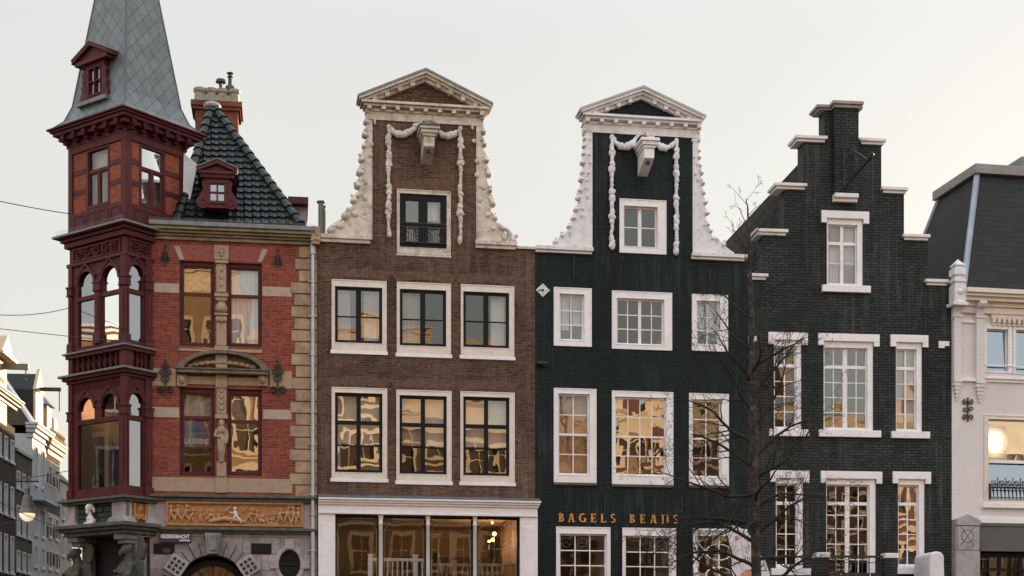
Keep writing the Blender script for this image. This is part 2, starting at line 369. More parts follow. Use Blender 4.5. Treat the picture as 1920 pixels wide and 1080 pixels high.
class Facade:
    """a wall plane: origin on the ground, direction angle; local x along it, local y inward, z up"""
    def __init__(s, O, ang):
        s.O = Vector(O); s.ang = ang; s.U = Vector((math.cos(ang), math.sin(ang))); s.N = Vector((math.sin(ang), -math.cos(ang)))
    def at(s, px, py, v=0.0):
        a = (px - CX) / FPX; O = s.O + s.N * v
        k = (O.x * s.U.y - O.y * s.U.x) / (a * s.U.y - s.U.x)
        p = Vector((k * a, k)); return ((p - O).dot(s.U), CH + k * (HY - py) / FPX)
    def rect(s, x0, y0, x1, y1, v=0.0):
        a = s.at(x0, y0, v); b = s.at(x1, y1, v); return (a[0], b[0], b[1], a[1])
    def world(s, u, v=0.0):
        p = s.O + s.U * u + s.N * v; return (p.x, p.y)
    def xf(s): return Matrix.Translation((s.O.x, s.O.y, 0)) @ Matrix.Rotation(s.ang, 4, 'Z')
def chain(x, y, ang, px1):
    f = Facade((x, y), ang); u = f.at(px1, 1000)[0]; p = f.world(u); return f, u, p
base = Facade((0, 40.0), math.atan(.165))
p2 = base.world(base.at(595, 1000)[0])
F2, W2, p3 = chain(p2[0], p2[1], math.atan(.170), 1003)
F3, W3, p4 = chain(p3[0], p3[1], math.atan(.165), 1402)
F4, W4, p5 = chain(p4[0], p4[1], math.atan(.12), 1783)
F5, W5, p6 = chain(p5[0], p5[1], math.atan(.19), 2040)
F1 = Facade(p2, math.atan(.15)); U1 = F1.at(285, 1000)[0]       # house 1 runs to the left: u from U1 (negative) to 0

def pane_mesh(cells, y, tilt=.009):
    m = MB()
    for (x0, x1, z0, z1) in cells:
        a, b, c = (rnd.uniform(-tilt, tilt) for _ in range(3))
        w, h = (x1 - x0), (z1 - z0)
        m.add([(x0, y + a * w, z0), (x1, y + b * w, z0), (x1, y + (b + c) * w, z1), (x0, y + (a + c) * w, z1)], [(0, 1, 2, 3)])
    return m
def curtain(x0, x1, z0, z1, y, amp=.025, wl=.11):
    m = MB(); n = max(4, int((x1 - x0) / .018)); vs = []
    ph = rnd.uniform(0, 6)
    for i in range(n + 1):
        x = x0 + (x1 - x0) * i / n; yy = y + amp * math.sin(x / wl * 6.283 + ph) + amp * .5 * math.sin(x / wl * 2.9 + ph * 2)
        vs += [(x, yy, z0), (x + .01 * math.sin(i), y + (yy - y) * .5, z1)]
    m.add(vs, [(2 * i, 2 * i + 2, 2 * i + 3, 2 * i + 1) for i in range(n)]); return m
def room(x0, x1, z0, z1, y0, y1, m=None):
    m = m or MB(); m.add([(x0, y0, z0), (x1, y0, z0), (x1, y1, z0), (x0, y1, z0), (x0, y0, z1), (x1, y0, z1), (x1, y1, z1), (x0, y1, z1)],
                         [(0, 1, 2, 3), (4, 5, 6, 7), (1, 2, 6, 5), (2, 3, 7, 6), (3, 0, 4, 7)]); return m
def window(F, par, holes, o, i, frame, sash, vb=(), hb=(), border=.05, gl=None, curt=(), sill=None, fy=(-.02, .12), sy=(.05, .10), rm=None, name='window', tilt=.010, sillh=0, label=None, rdepth=1.8, xf=None, px=True, bevel=.006):
    """o, i: outer and inner frame rectangles; vb, hb: (fraction, width) glazing bars; a window > sash, pane, curtain, sill, room"""
    O = F.rect(*o) if px else o; I = F.rect(*i) if px else i
    holes.append((O[0] + .004, O[1] - .004, O[2] + .004, O[3] - .004))
    x0, x1, z0, z1 = O; a0, a1, b0, b1 = I
    m = MB().rect_ring(x0, x1, z0, z1, a0 - x0, x1 - a1, z1 - b1, b0 - z0, *fy)
    if a0 - x0 > .06:
        m.rect_ring(x0, x1, z0, z1, .028, .028, .028, 0, fy[0] - .014, fy[0] + .001)
        m.rect_ring(a0 - .022, a1 + .022, b0 - .022, b1 + .022, .022, .022, .022, .022, fy[0] - .010, fy[0] + .0012)
    w = m.build(name, frame, par, bevel=bevel)
    if label: w['label'] = label
    s = MB().rect_ring(a0, a1, b0, b1, border, border, border, border, *sy)
    c0, c1, d0, d1 = a0 + border, a1 - border, b0 + border, b1 - border
    V = sorted((c0 + (c1 - c0) * f, wd) for f, wd in vb); H = sorted((d0 + (d1 - d0) * f, wd) for f, wd in hb)
    hs = [d0] + sum([[z - wd / 2, z + wd / 2] for z, wd in H], []) + [d1]
    vs = [c0] + sum([[x - wd / 2, x + wd / 2] for x, wd in V], []) + [c1]
    for z, wd in H: s.box(c0, c1, sy[0] + (.0 if wd > .035 else .012), sy[1] - .01, z - wd / 2, z + wd / 2)
    for x, wd in V:
        for k in range(0, len(hs), 2): s.box(x - wd / 2, x + wd / 2, sy[0] + (.003 if wd > .035 else .014), sy[1] - .012, hs[k], hs[k + 1])
    s.build('sash', sash, w, bevel=.003)
    cells = [(vs[p] - .004, vs[p + 1] + .004, hs[q] - .004, hs[q + 1] + .004) for p in range(0, len(vs), 2) for q in range(0, len(hs), 2)]
    pane_mesh(cells, (sy[0] + sy[1]) / 2, tilt).build('pane', gl or G_MID, w)
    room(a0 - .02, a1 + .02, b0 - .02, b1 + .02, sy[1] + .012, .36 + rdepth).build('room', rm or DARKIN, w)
    for cc in curt:
        f0, f1, g0, g1 = cc[:4]; mt = cc[4] if len(cc) > 4 else CURT; yy = .2 + (.0 if mt is CURT else .05)
        xa, xb, za, zb = a0 + (a1 - a0) * f0, a0 + (a1 - a0) * f1, b0 + (b1 - b0) * g0, b0 + (b1 - b0) * g1
        if mt is CURT: curtain(xa, xb, za, zb, yy).build('curtain', mt, w, smooth=True)
        else: MB().box(xa, xb, yy, yy + .008, za, zb).build('blind', mt, w)
    if sill:
        sx, sz, so, sh = sill
        MB().box(x0 - sx, x1 + sx, -so, .05, z0 - sh, z0 - .002).build('sill', sz, w, bevel=.006)
    return w
def cornice(m, x0, x1, z, prof, ret=True, back=.1):
    """stack of mouldings: prof = [(projection, height), ...] from the bottom up"""
    for k, (p, h) in enumerate(prof):
        q = p if ret else 0
        m.box(x0 - q, x1 + q, -p, back, z, z + h - .001); z += h
    return z
def text(s, size, loc, mat, parent, name='lettering', ext=.004, align='LEFT', rot=(R(90), 0, 0), sx=1.0, shear=0, offset=0.0):
    cu = bpy.data.curves.new(name, 'FONT'); cu.body = s; cu.size = size; cu.extrude = ext; cu.align_x = align; cu.shear = shear; cu.offset = offset
    t = bpy.data.objects.new(name, cu); COL.objects.link(t); bpy.context.view_layer.update()
    me = bpy.data.meshes.new_from_object(t.evaluated_get(bpy.context.evaluated_depsgraph_get())); COL.objects.unlink(t); bpy.data.objects.remove(t)
    o = bpy.data.objects.new(name, me); COL.objects.link(o); me.materials.clear(); me.materials.append(mat)
    o.location = loc; o.rotation_euler = rot; o.scale = (sx, 1, 1); o.parent = parent; return o
def scroll(m, cx, y, cz, r, turns, th, sgn=1, a0=0, n=22, rr=.2):
    P = []
    for i in range(n + 1):
        t = i / n; q = r * (1 - (1 - rr) * t); a = R(a0) + sgn * turns * 2 * math.pi * t
        P.append((cx + q * math.cos(a), y, cz + q * math.sin(a)))
    m.tube(P, th, 6)
# ================================================================== SETTING
PAVE = brick('street paving bricks', (.10, .07, .055), (.07, .05, .042), (.05, .045, .04), bw=.21, rh=.1)
def sheet(name, x0, x1, y0, y1, z, mat):
    o = MB().add([(x0, y0, z), (x1, y0, z), (x1, y1, z), (x0, y1, z)], [(0, 1, 2, 3)]).build(name, mat); tag(o, kind='structure'); return o
ASPH = paint('asphalt and cobbles', (.055, .052, .05), var=.25, rough=.9, bump=.4)
g = MB(); g.box(-900, 900, 22, 1500, -3, 0); g.box(-900, 900, -900, 2.5, -3, 0)
tag(g.build('ground', ASPH), kind='structure')
WATER = paint('canal water', (.02, .028, .022), rough=.06, var=.2, bump=.35, bscale=3)
sheet('water', -900, 900, 2.5, 22, -1.6, WATER)
kx = MB(); kx.box(-300, 300, 22, 22.4, -.001, .14); tag(kx.build('quay_kerb', GSTONE), kind='structure')
pv = MB(xf=base.xf()); pv.box(-11, 14, -4.2, .2, -.1, .13); tag(pv.build('pavement', PAVE), kind='structure')
# ================================================================== shared house pieces
def house(F, label, name='canal_house', cat='house', group='gabled houses along the street'):
    h = empty(name, (F.O.x, F.O.y, 0), F.ang); tag(h, label, cat, group); return h
def body(h, x0, x1, ztop, depth, mat, zr=None, cx=None, roofmat=None, x0i=None):
    """side and back walls, flat top and a ridge roof running back"""
    m = MB(); m.box(x0 + .002, x0 + .25, .35, depth, 0, ztop - .05); m.box(x1 - .25, x1 - .002, .35, depth, 0, ztop - .05); m.box(x0 + .25, x1 - .25, depth - .25, depth, 0, ztop - .05)
    m.build('side_wall', mat, h)
    MB().box(x0 + .02, x1 - .02, .351, depth - .01, ztop - .30, ztop - .12).build('attic_floor', ROOFD, h)
    if zr:
        MB().prism([(x0 + .1, ztop - .12), (x1 - .1, ztop - .12), (cx, zr)], .36, depth - .02).build('roof', roofmat or SLATEB, h)
def wing(h, F, pts, mat, seed, v=.03, out=-1, lump=(.07, .13), th=.26):
    """claw piece beside a neck gable; pts = outline in photo pixels, the curved side first"""
    r = random.Random(seed); sl_ = 6.5 if mat is WHITED else 4.5; nn_ = len(pts) - 2
    Q = [F.at(x - (out * sl_ * (.55 + .45 * k / nn_) if 0 <= k < nn_ else 0), y + (sl_ * .8 * k / nn_ if k < nn_ - 1 else 0), v) for k, (x, y) in enumerate(pts)]
    o = MB().prism(Q, -v, th).build('gable_wing', mat, h, bevel=.01)
    c = MB(); n = len(Q) - 3; s_ = .12
    for k in range(n):
        (xa, za), (xb, zb) = Q[k], Q[k + 1]; L = math.hypot(xb - xa, zb - za)
        while s_ < L:
            t = s_ / L; x, z = xa + (xb - xa) * t, za + (zb - za) * t; g = (k + t) / n
            dx, dz = (xb - xa) / L, (zb - za) / L; q = r.uniform(*lump) * (.85 + .5 * g); ll = q * r.uniform(2.6, 3.6)
            px, pz = x - dx * ll, z - dz * ll
            c.tube([(px - out * .03, .02, pz), ((px + x) / 2 + out * q * .25, .02, (pz + z) / 2), (x + out * q * .65, .03, z)], [q * .3, q * .6, q * .8], 8)
            c.blob((x + out * q * .55, .03, z - q * .1), (q * .95, .16, q * .8), 9, 7)
            for _ in range(2): c.blob((x + out * q * r.uniform(-.3, 1.2), -.06, z + q * r.uniform(-.6, 1.2)), q * r.uniform(.3, .5), 6, 5)
            if r.random() < .8:
                o2 = r.uniform(1.2, 2.4); c.blob((x - out * q * o2, -.04, z + q * r.uniform(-.5, 1.5)), (q * r.uniform(.4, .8), .05, q * r.uniform(.5, 1.1)), 8, 6)
            s_ += q * r.uniform(3.0, 4.6)
        s_ -= L
    c.build('carved_foliage', mat, o, remesh=.016)
    return o
def festoon(h, F, xl, xr, yt_l, yb_l, yt_r, yb_r, swl, swr, mat, seed, v=.05):
    r = random.Random(seed)
    for (px, yt, yb) in ((xl, yt_l, yb_l), (xr, yt_r, yb_r)):
        u, z1 = F.at(px, yt, v); _, z0 = F.at(px, yb, v); m = MB(); z = z1; k = 0
        while z > z0:
            big = [.075, .11, .125, .08, .115, .135, .095, .07][k % 8] * r.uniform(.85, 1.1); hh = r.uniform(.12, .20)
            m.blob((u + r.uniform(-.015, .015), -.06, z - hh * .55), (big * .72, .075, hh * .72), 8, 6)
            for q in range(2): m.blob((u + r.uniform(-1, 1) * big * .55, -.10, z - hh * r.uniform(.1, 1)), big * r.uniform(.28, .45), 6, 5)
            z -= hh; k += 1
        m.blob((u, -.06, z1 + .02), (.07, .07, .08))
        m.build('festoon_drop', mat, h, remesh=.013)
    for pts in (swl, swr):
        m = MB(); Q = [F.at(x, y, v) for x, y in pts]
        for k in range(len(Q) - 1):
            (xa, za), (xb, zb) = Q[k], Q[k + 1]; s = max(1, int(math.hypot(xb - xa, zb - za) / .07))
            for j in range(s):
                t = j / s; f = (k + t) / (len(Q) - 1); q = .055 + .055 * math.sin(math.pi * min(1, f * 1.1))
                m.blob((xa + (xb - xa) * t + r.uniform(-.02, .02), -.07 + r.uniform(-.02, .0), za + (zb - za) * t + r.uniform(-.02, .02)), q * r.uniform(.7, 1.1), 7, 5)
        m.build('festoon_swag', mat, h, remesh=.013)
def pediment(h, F, apex, tl, tr, ybl, mat, brickm, neck, arch_px, lead, band_h=.2, v=.32, tri=None):
    """triangular gable top: horizontal cornice with modillions, raking cornices, tympanum"""
    xl, zl = F.at(*tl, v); xr, zr_ = F.at(*tr, v); xa, za = F.at(*apex, v)
    zl = (zl + zr_) / 2; xa = (xl + xr) / 2; x0, x1 = neck
    zc = zl - .26                                       # underside of the cornice
    m = MB()
    m.box(x0 - .04, x1 + .04, -.05, .30, zc - .26, zc - .045); m.box(x0 - .07, x1 + .07, -.09, .30, zc - .045, zc)
    m.box(xl + .14, xr - .14, -v + .12, .30, zc + .05, zc + .11)
    m.box(xl + .06, xr - .06, -v + .04, .30, zc + .111, zc + .175)
    m.box(x0 - .02, x1 + .02, -.06, .3, zc, zc + .05)
    n = 9
    for k in range(n):
        x = x0 + .02 + (x1 - x0 - .04) * k / (n - 1); m.box(x - .055, x + .055, -v + .10, -.04, zc - .03, zc + .075)
    sl = (za - zl) / (xa - xl)
    def rake(o0, o1, y0, y1, ins=0):
        for sg in (-1, 1):
            xe = xl + ins if sg < 0 else xr - ins
            zz = zl + sl * ins
            m.prism([(xe, zz - o0), (xe, zz - o1), (xa, za - o1), (xa, za - o0)], y0, y1)
    rake(.03, .10, -v, .30); rake(.10, .17, -v + .08, .30, .08); rake(.17, .25, -v + .18, .30, .2)
    for sg in (-1, 1):
        for k in range(1, 5):
            t = (k - .25) / 4.6; x = (xl if sg < 0 else xr) + (xa - (xl if sg < 0 else xr)) * (.10 + .86 * t); z = zl + sl * abs(x - (xl if sg < 0 else xr))
            m.box(x - .055, x + .055, -v + .10, -.05, z - .27, z - .15)
    ped = m.build('pediment', mat, h, bevel=.006)
    l = MB()
    for sg in (-1, 1):
        xe = xl - .03 if sg < 0 else xr + .03
        l.prism([(xe, zl - .05), (xe, zl + .012), (xa, za + .03), (xa, za - .03)], -v - .02, .34)
    l.build('lead_capping', lead, ped)
    MB().prism([(xl + .5, zc + .176), (xr - .5, zc + .176), (xa, za - .15)], -.02, .28).build('tympanum', brickm, ped)
    return zc
def hoist(h, F, px, py, v, mat, topmat, w=.50, hh=.85, name='hoist_beam_box', cap=True):
    """roofed box of the hoisting beam, narrowing downwards"""
    u, z = F.at(px, py, v); m = MB()
    m.prism([(u - w * .5, z), (u + w * .5, z), (u + w * .5, z - .08), (u - w * .5, z - .08)], -v, .1)
    m.prism([(u - w * .42, z - .081), (u + w * .42, z - .081), (u + w * .40, z - .17), (u - w * .40, z - .17)], -v + .05, .1)
    m.prism([(u - w * .34, z - .171), (u + w * .34, z - .171), (u + w * .32, z - .24), (u - w * .32, z - .24)], -v + .10, .1)
    y = -v + .14; a = w * .27
    m.add([(u - a, y, z - .241), (u + a, y, z - .241), (u + a, .05, z - .241), (u - a, .05, z - .241),
           (u - a, y, z - .50), (u + a, y, z - .50), (u + a, .05, z - hh), (u - a, .05, z - hh)],
          [(0, 1, 2, 3), (4, 5, 6, 7), (0, 1, 5, 4), (1, 2, 6, 5), (2, 3, 7, 6), (3, 0, 4, 7)])
    o = m.build(name, mat, h, bevel=.008)
    if cap:
        MB().add([(u - w * .55, -v - .04, z + .001), (u + w * .55, -v - .04, z + .001), (u + w * .55, .1, z + .001), (u - w * .55, .1, z + .001), (u, -v + .1, z + .17), (u, .1, z + .17)],
                 [(0, 1, 2, 3), (0, 1, 4), (1, 2, 5, 4), (3, 0, 4, 5), (2, 3, 5)]).build('hood', topmat, o)
    MB().box(u - .045, u + .045, -v + .25, -v + .34, z - .62, z - .5).build('beam_end', IRON, o)
    return o
def soldier(h, F, x0, x1, z, mat, hh=.23, flare=.12, rise=.07, name='brick_arch'):
    m = MB(); n = int((x1 - x0) / .062); cx = (x0 + x1) / 2
    for k in range(n):
        ta, tb = (k + .13) / n, (k + .87) / n
        b = lambda t, f: (x0 - f) + (x1 - x0 + 2 * f) * t
        zz = z + rise * (1 - (2 * (ta + tb) / 2 - 1) ** 2) - .02
        m.prism([(b(ta, 0), zz), (b(tb, 0), zz), (b(tb, flare), zz + hh), (b(ta, flare), zz + hh)], -.012 - rnd.uniform(0, .006), .1)
    return m.build(name, mat, h)

# ================================================================== HOUSE: brown brick neck gable
h2 = house(F2, 'brown brick neck gable house with weathered white claw pieces and black windows')
H = []; A = F2.at
zl = A(640, 452)[1]; zr = A(935, 464)[1]; zt = (zl + zr) / 2
nx0, nx1 = A(697, 300)[0], A(896, 300)[0]
ztop = A(800, 203)[1]
fr = CREAM
F = F2
zs = []
for k, (o, i) in enumerate((((621.7, 523.5, 725, 659), (628, 536.7, 716.7, 645)), ((743.8, 528.5, 845.4, 665), (749.5, 541.8, 836.5, 650.5)), ((863.8, 533, 964, 669), (868.5, 546.5, 954.5, 653.5)))):
    cu = [[(.0, .34, .05, 1), (.62, 1, .0, 1)], [(.06, .48, .02, 1)], [(.62, .97, .0, 1)]][k]
    w = window(F, h2, H, o, i, fr, BLACKW, vb=[(.5, .13)], hb=[(.47, .035)], border=.075, gl=[G_MID, G_LO, G_LO][k], curt=cu, sill=(.03, WHITE, .03, .10), rm=GREYIN, sy=(.03, .09),
               label=['brown house, upper row window at the left reflecting a lit gable', 'upper row middle window with one drawn curtain', 'upper row right window with curtain at the right'][k])
    O = F.rect(*o); soldier(h2, F, O[0] - .02, O[1] + .02, O[3] + .02, SOLD)
for k, (o, i) in enumerate((((621.7, 725.5, 726, 898), (628, 736, 717, 887)), ((743, 730.5, 846.7, 903), (749, 741, 837.5, 890)), ((863, 733.5, 965, 905), (868.5, 743.5, 955, 893)))):
    cu = [[(.02, .98, .38, 1, BLIND), (.0, .12, 0, .38)], [(.02, .98, .38, 1, BLIND)], [(.02, .98, .38, 1, BLIND)]][k]
    window(F, h2, H, o, i, fr, BLACKW, vb=[(.5, .11)], hb=[(.64, .10), (.33, .035)], border=.075, gl=G_HI if k == 0 else G_MID, curt=cu, sill=(.03, WHITE, .03, .10), rm=DARKIN, sy=(.03, .09),
           label=['lower row left window, blind half down', 'lower row middle window, blind half down', 'lower row right window, blind half down'][k])
    O = F.rect(*o); soldier(h2, F, O[0] - .02, O[1] + .02, O[3] + .02, SOLD)
w = window(F, h2, H, (744, 354, 845, 480), (749.4, 362.5, 837.4, 467), WHITED, BLACKW, vb=[(.5, .24)], hb=[(.42, .10)], border=.16, gl=G_MID, rm=DARKIN, sy=(.02, .09), sill=(.02, WHITED, .02, .05),
           curt=[(.60, .85, .55, .9, CURT)], label='black double hatch door under the hoist')
O = F.rect(749.4, 362.5, 837.4, 467)
m = MB(); zz0, zz1 = O[2] + .12, O[2] + .62
for z in (zz0, zz1 - .10, zz1): m.box(O[0] + .02, O[1] - .02, -.045, -.02, z, z + .025)
for k in range(19):
    x = O[0] + .05 + (O[1] - O[0] - .1) * k / 18
    m.box(x - .006, x + .006, -.04, -.025, zz0 + .02, zz1)
for k in range(4):
    x = O[0] + .14 + (O[1] - O[0] - .28) * k / 3
    scroll(m, x, -.035, zz0 + .28, .10, 1.3, .011, 1, 90 * k); scroll(m, x, -.035, zz0 + .12, .06, 1.2, .010, -1, 40)
m.build('window_railing', IRON, w)
O = F.rect(744, 354, 845, 480); soldier(h2, F, O[0] - .04, O[1] + .04, O[3] + .02, SOLD, rise=.02)
SHOP = F.rect(628, 966, 974, 1090); SHOP = (SHOP[0], SHOP[1], .5, SHOP[3])
H.append(SHOP)
MB().cells([(0, W2, 0, zt), (nx0, nx1, zt - .01, ztop)], H, 0, .35).build('wall', BROWN, h2)
body(h2, 0, W2, zt, 10, BROWN, zr=A(800, 330)[1], cx=(nx0 + nx1) / 2)
MB().box(nx0 + .01, nx1 - .01, .351, 1.2, zt - .02, ztop - .05).build('neck_back', BROWN, h2)
zc = pediment(h2, F, (802, 129.5), (673, 184), (922.5, 186.5), 0, WHITED, BROWN, (A(690, 205)[0], A(903, 210)[0]), None, LEAD)
for a, b, nm in ((688.5, 698, 0), (895.6, 904, 1)):
    x0, x1 = A(a, 300)[0], A(b, 300)[0]
    MB().box(x0, x1, -.035, .3, zt + .05, zc - .262).build('gable_pilaster', WHITED, h2)
wing(h2, F, [(689, 200), (686, 233), (682, 275), (677, 311), (672, 335), (668, 360), (658, 388), (642, 409), (622, 424), (612, 443), (698, 443), (698, 200)], WHITED, 3, lump=(.075, .115))
wing(h2, F, [(902, 212), (905, 233), (910, 286), (917, 328), (923, 374), (929, 405), (943, 423), (962, 440), (966, 457), (893, 457), (893, 212)], WHITED, 5, out=1, lump=(.075, .115))
for a, b, ya, yb in ((597, 697, 444, 456), (892, 970, 457, 467)):
    x0, z1 = A(a, ya, .12); x1, z0 = A(b, yb, .12)
    m = MB(); m.box(x0, x1, -.12, .36, z0 + .09, z0 + .2); m.box(x0 + .01, x1 - .03, -.07, .355, z0, z0 + .089); m.build('parapet_slab', WHITED, h2, bevel=.01)
x0, z1 = A(970, 461, .08); MB().box(x0, W2 - .002, -.06, .36, zt - .005, zt + .06).build('parapet_coping', WHITED, h2)
festoon(h2, F, 729, 863, 240, 443, 243, 448, [(731, 240), (742, 252), (754, 255), (768, 249), (779, 238), (799, 221)], [(822, 245), (830, 254), (838, 257), (850, 252), (865, 242)], WHITED, 11)
hoist(h2, F, 806, 234, .8, WHITED, MOSS, w=.52, hh=.78)
# ---- shop front
sf = empty('shop_front', (0, 0, 0), 0, h2)
FC = WHITE
xl, xr = A(596.5, 946, .12)[0], A(1008, 960, .12)[0]
zf0, zf1 = A(800, 966, .12)[1], A(800, 949, .12)[1]
xl = max(xl, .02)
m = MB(); m.box(xl, xr, -.12, .1, zf0 + .05, zf1); m.box(xl, xr, -.15, .1, zf0 - .0, zf0 + .05)
m.box(xl, xr + .02, -.17, .1, zf1, zf1 + .06); m.box(xl, xr + .05, -.22, .1, zf1 + .061, zf1 + .12); m.box(xl, xr + .07, -.27, .1, zf1 + .121, zf1 + .165)
m.build('fascia', FC, sf, bevel=.006)
m = MB(); m.add([(xl, -.265, zf1 + .167), (xr + .06, -.265, zf1 + .167), (xr + .06, -.002, zf1 + .27), (xl, -.002, zf1 + .27)], [(0, 1, 2, 3)])
m.add([(xl, -.265, zf1 + .1661), (xr + .06, -.265, zf1 + .1661), (xr + .06, -.002, zf1 + .1661), (xl, -.002, zf1 + .1661)], [(0, 1, 2, 3)]); m.build('lead_flashing', LEAD, sf)
for a, b in ((596.5, 628.5), (975, 1008)):
    x0, x1 = A(a, 1020, .08)[0], A(b, 1020, .08)[0]; x0 = max(x0, .02)
    m = MB(); m.box(x0, x1, -.10, .35, .13, zf0 - .001); m.box(x0 + .08, x1 - .08, -.115, -.09, .4, zf0 - .25); m.box(x0 - .0, x1 + .0, -.13, .1, .13, .5); m.build('shop_pilaster', FC, sf, bevel=.005)
cols = []
for a, b in ((709.5, 718.7), (798.5, 807), (886.7, 895)):
    x0, x1 = A(a, 1020, .05)[0], A(b, 1020, .05)[0]; cols.append((x0, x1)); cx = (x0 + x1) / 2; r = (x1 - x0) / 2
    MB().lathe(cx, .0, [(r, .5), (r, .7), (r * .82, .75), (r * .86, 2.5), (r * .8, zf0 - .25), (r * 1.0, zf0 - .24), (r * 1.0, zf0 - .20), (r * .82, zf0 - .19), (r * .9, zf0 - .12), (r * 1.15, zf0 - .02), (r * 1.2, zf0)], 12).build('colonnette', FC, sf, smooth=True)
ed = [SHOP[0]] + [v for c in cols for v in ((c[0] + c[1]) / 2 - .03, (c[0] + c[1]) / 2 + .03)] + [SHOP[1]]
for k in range(4):
    x0, x1 = ed[2 * k], ed[2 * k + 1]
    g_ = MB().rect_ring(x0, x1, .5, SHOP[3], .05, .05, .04, .08, .10, .16); gf = g_.build('shop_window', BLACKW, sf)
    pane_mesh([(x0 + .05, x1 - .05, .58, SHOP[3] - .04)], .13, .003).build('pane', G_SHOP, gf)
    m = MB(); cx = (x0 + x1) / 2; rr = (x1 - x0) / 2 - .06
    m.band(cx, SHOP[3] - .42, (rr - .012, .30), (rr, .312), 0, 180, .10, .122, 20)
    for sx in (-1, 1): m.box(cx + sx * (rr - .006) - .006, cx + sx * (rr - .006) + .006, .10, .122, .6, SHOP[3] - .42)
    m.build('gilt_arch_line', paint('dull gilt line', (.30, .20, .11), bump=0), gf)
m = MB(); room(.05, W2 - .05, .13, SHOP[3] + .25, .36, 6.5, m); rm = m.build('shop_interior', TANIN, sf)
m = MB(); m.box(2.2, 3.2, 5.9, 6.2, .2, 4.3); m.box(2.6, 5.7, 4.6, 4.8, .2, 4.9); m.box(.3, 1.2, 5.9, 6.45, .2, 3.9); m.build('dark_partition', DARKR, rm)
MB().box(3.0, 3.75, 4.3, 4.5, 2.0, 3.6).build('menu_board', GREYIN, rm)
MB().box(2.3, 4.2, 4.28, 4.32, 3.83, 3.87).build('light_strip', emit('warm strip light', (1, .75, .3), 1.6), rm)
# things inside the shop
def rail(F, par_label, x0, x1, z1, y, mat, n, posts, grp):
    e = empty('balustrade', (*F.world(x0, -y), z1 - .9), F.ang); tag(e, par_label, 'balustrade', grp); L = x1 - x0
    MB().box(0, L, -.035, .035, .82, .9).build('handrail', mat, e, bevel=.008)
    for p in posts: m = MB(); m.box(L * p - .06, L * p + .06, -.06, .06, 0, .96); m.box(L * p - .075, L * p + .075, -.075, .075, .96, 1.0); m.build('post', mat, e, bevel=.006)
    for k in range(n):
        x = L * (k + .5) / n
        if any(abs(x - L * p) < .09 for p in posts): continue
        MB().lathe(x, 0, [(.022, 0), (.022, .15), (.03, .2), (.014, .3), (.024, .5), (.014, .62), (.022, .66), (.022, .82)], 8).build('baluster', mat, e, smooth=True)
    MB().box(0, L, -.03, .03, .0, .05).build('bottom_rail', mat, e)
a = A(694, 1046, -.6); b = A(796, 1050, -.6)
rail(F2, 'white wooden balustrade behind the second shop window pane', a[0], b[0], a[1], .6, WHITE, 11, (0, .83), 'balustrades inside the brown house shop')
a = A(806, 1056, -1.6); b = A(974, 1058, -1.6)
rail(F2, 'tan wooden balustrade behind the two right shop window panes', a[0], b[0], a[1], 1.6, paint('tan painted wood', (.5, .36, .26)), 18, (0, .27, 1), 'balustrades inside the brown house shop')
bulb = emit('warm bulb', (1, .42, .10), 5)
for k, (px, py, v) in enumerate(((927, 1001, -2.0), (924, 1012, -2.6), (917, 1015, -3.2), (923, 980, -1.6))):
    u, z = A(px, py, v); wx, wy = F2.world(u, v)
    e = empty('pendant_lamp', (wx, wy, z)); tag(e, ['small glowing bulb, brightest and largest of the cluster in the right shop pane', 'round glowing bulb just under the brightest one in the right shop pane', 'smallest low glowing bulb at the left of the cluster in the shop', 'topmost glowing bulb near the arch of the right shop pane'][k], 'lamp', 'glowing bulbs inside the shop')
    MB().blob((0, 0, 0), .055 if k < 2 else .035, 10, 8).build('bulb', bulb, e, smooth=True)
    MB().tube([(0, 0, .05), (0, 0, 4.6 - z)], .008, 5).build('cord', IRON, e)
    if k in (0, 2):
        ld = bpy.data.lights.new('bulb_light', 'POINT'); ld.energy = 20; ld.color = (1, .62, .32); ld.shadow_soft_size = .08
        lo = bpy.data.objects.new('bulb_light', ld); COL.objects.link(lo); lo.parent = e; lo.location = (0, 0, -.15)

# ================================================================== HOUSE: dark green neck gable
F = F3; A = F3.at
h3 = house(F3, 'dark green painted neck gable house with white festoons and white windows')
H = []
zt = (A(1056, 476)[1] + A(1350, 489)[1]) / 2 + .0
nx0, nx1 = A(1109.5, 300)[0], A(1302, 300)[0]; ztop = A(1206, 226)[1]
CC = [(.05, .3, .3, 1)]
row1 = [((1038, 538.5, 1109, 651), (1049, 551, 1095, 639), [(.5, .03)], [(1/3, .03), (2/3, .03)], [(.05, .45, .25, 1), (.6, .95, .35, 1)], G_MID),
        ((1147, 545, 1259.7, 658), (1156, 559, 1245, 648), [(.23, .028), (.5, .085), (.77, .028)], [(1/3, .028), (2/3, .028)], [], G_LO),
        ((1297, 551.5, 1364.5, 660), (1306, 564, 1349, 648), [(.5, .03)], [(1/3, .03), (2/3, .03)], [(.0, .4, .35, 1), (.55, .95, .3, 1)], G_MID)]
for k, (o, i, vb, hb, cu, gl) in enumerate(row1):
    window(F, h3, H, o, i, WHITE, WHITE, vb=vb, hb=hb, border=.045, gl=gl, curt=cu, rm=GREYIN, sy=(.07, .11), fy=(-.03, .14), label=['small upper window with a net curtain, left', 'wide upper casement with twelve panes, middle', 'small upper window behind the tree branches, right'][k])
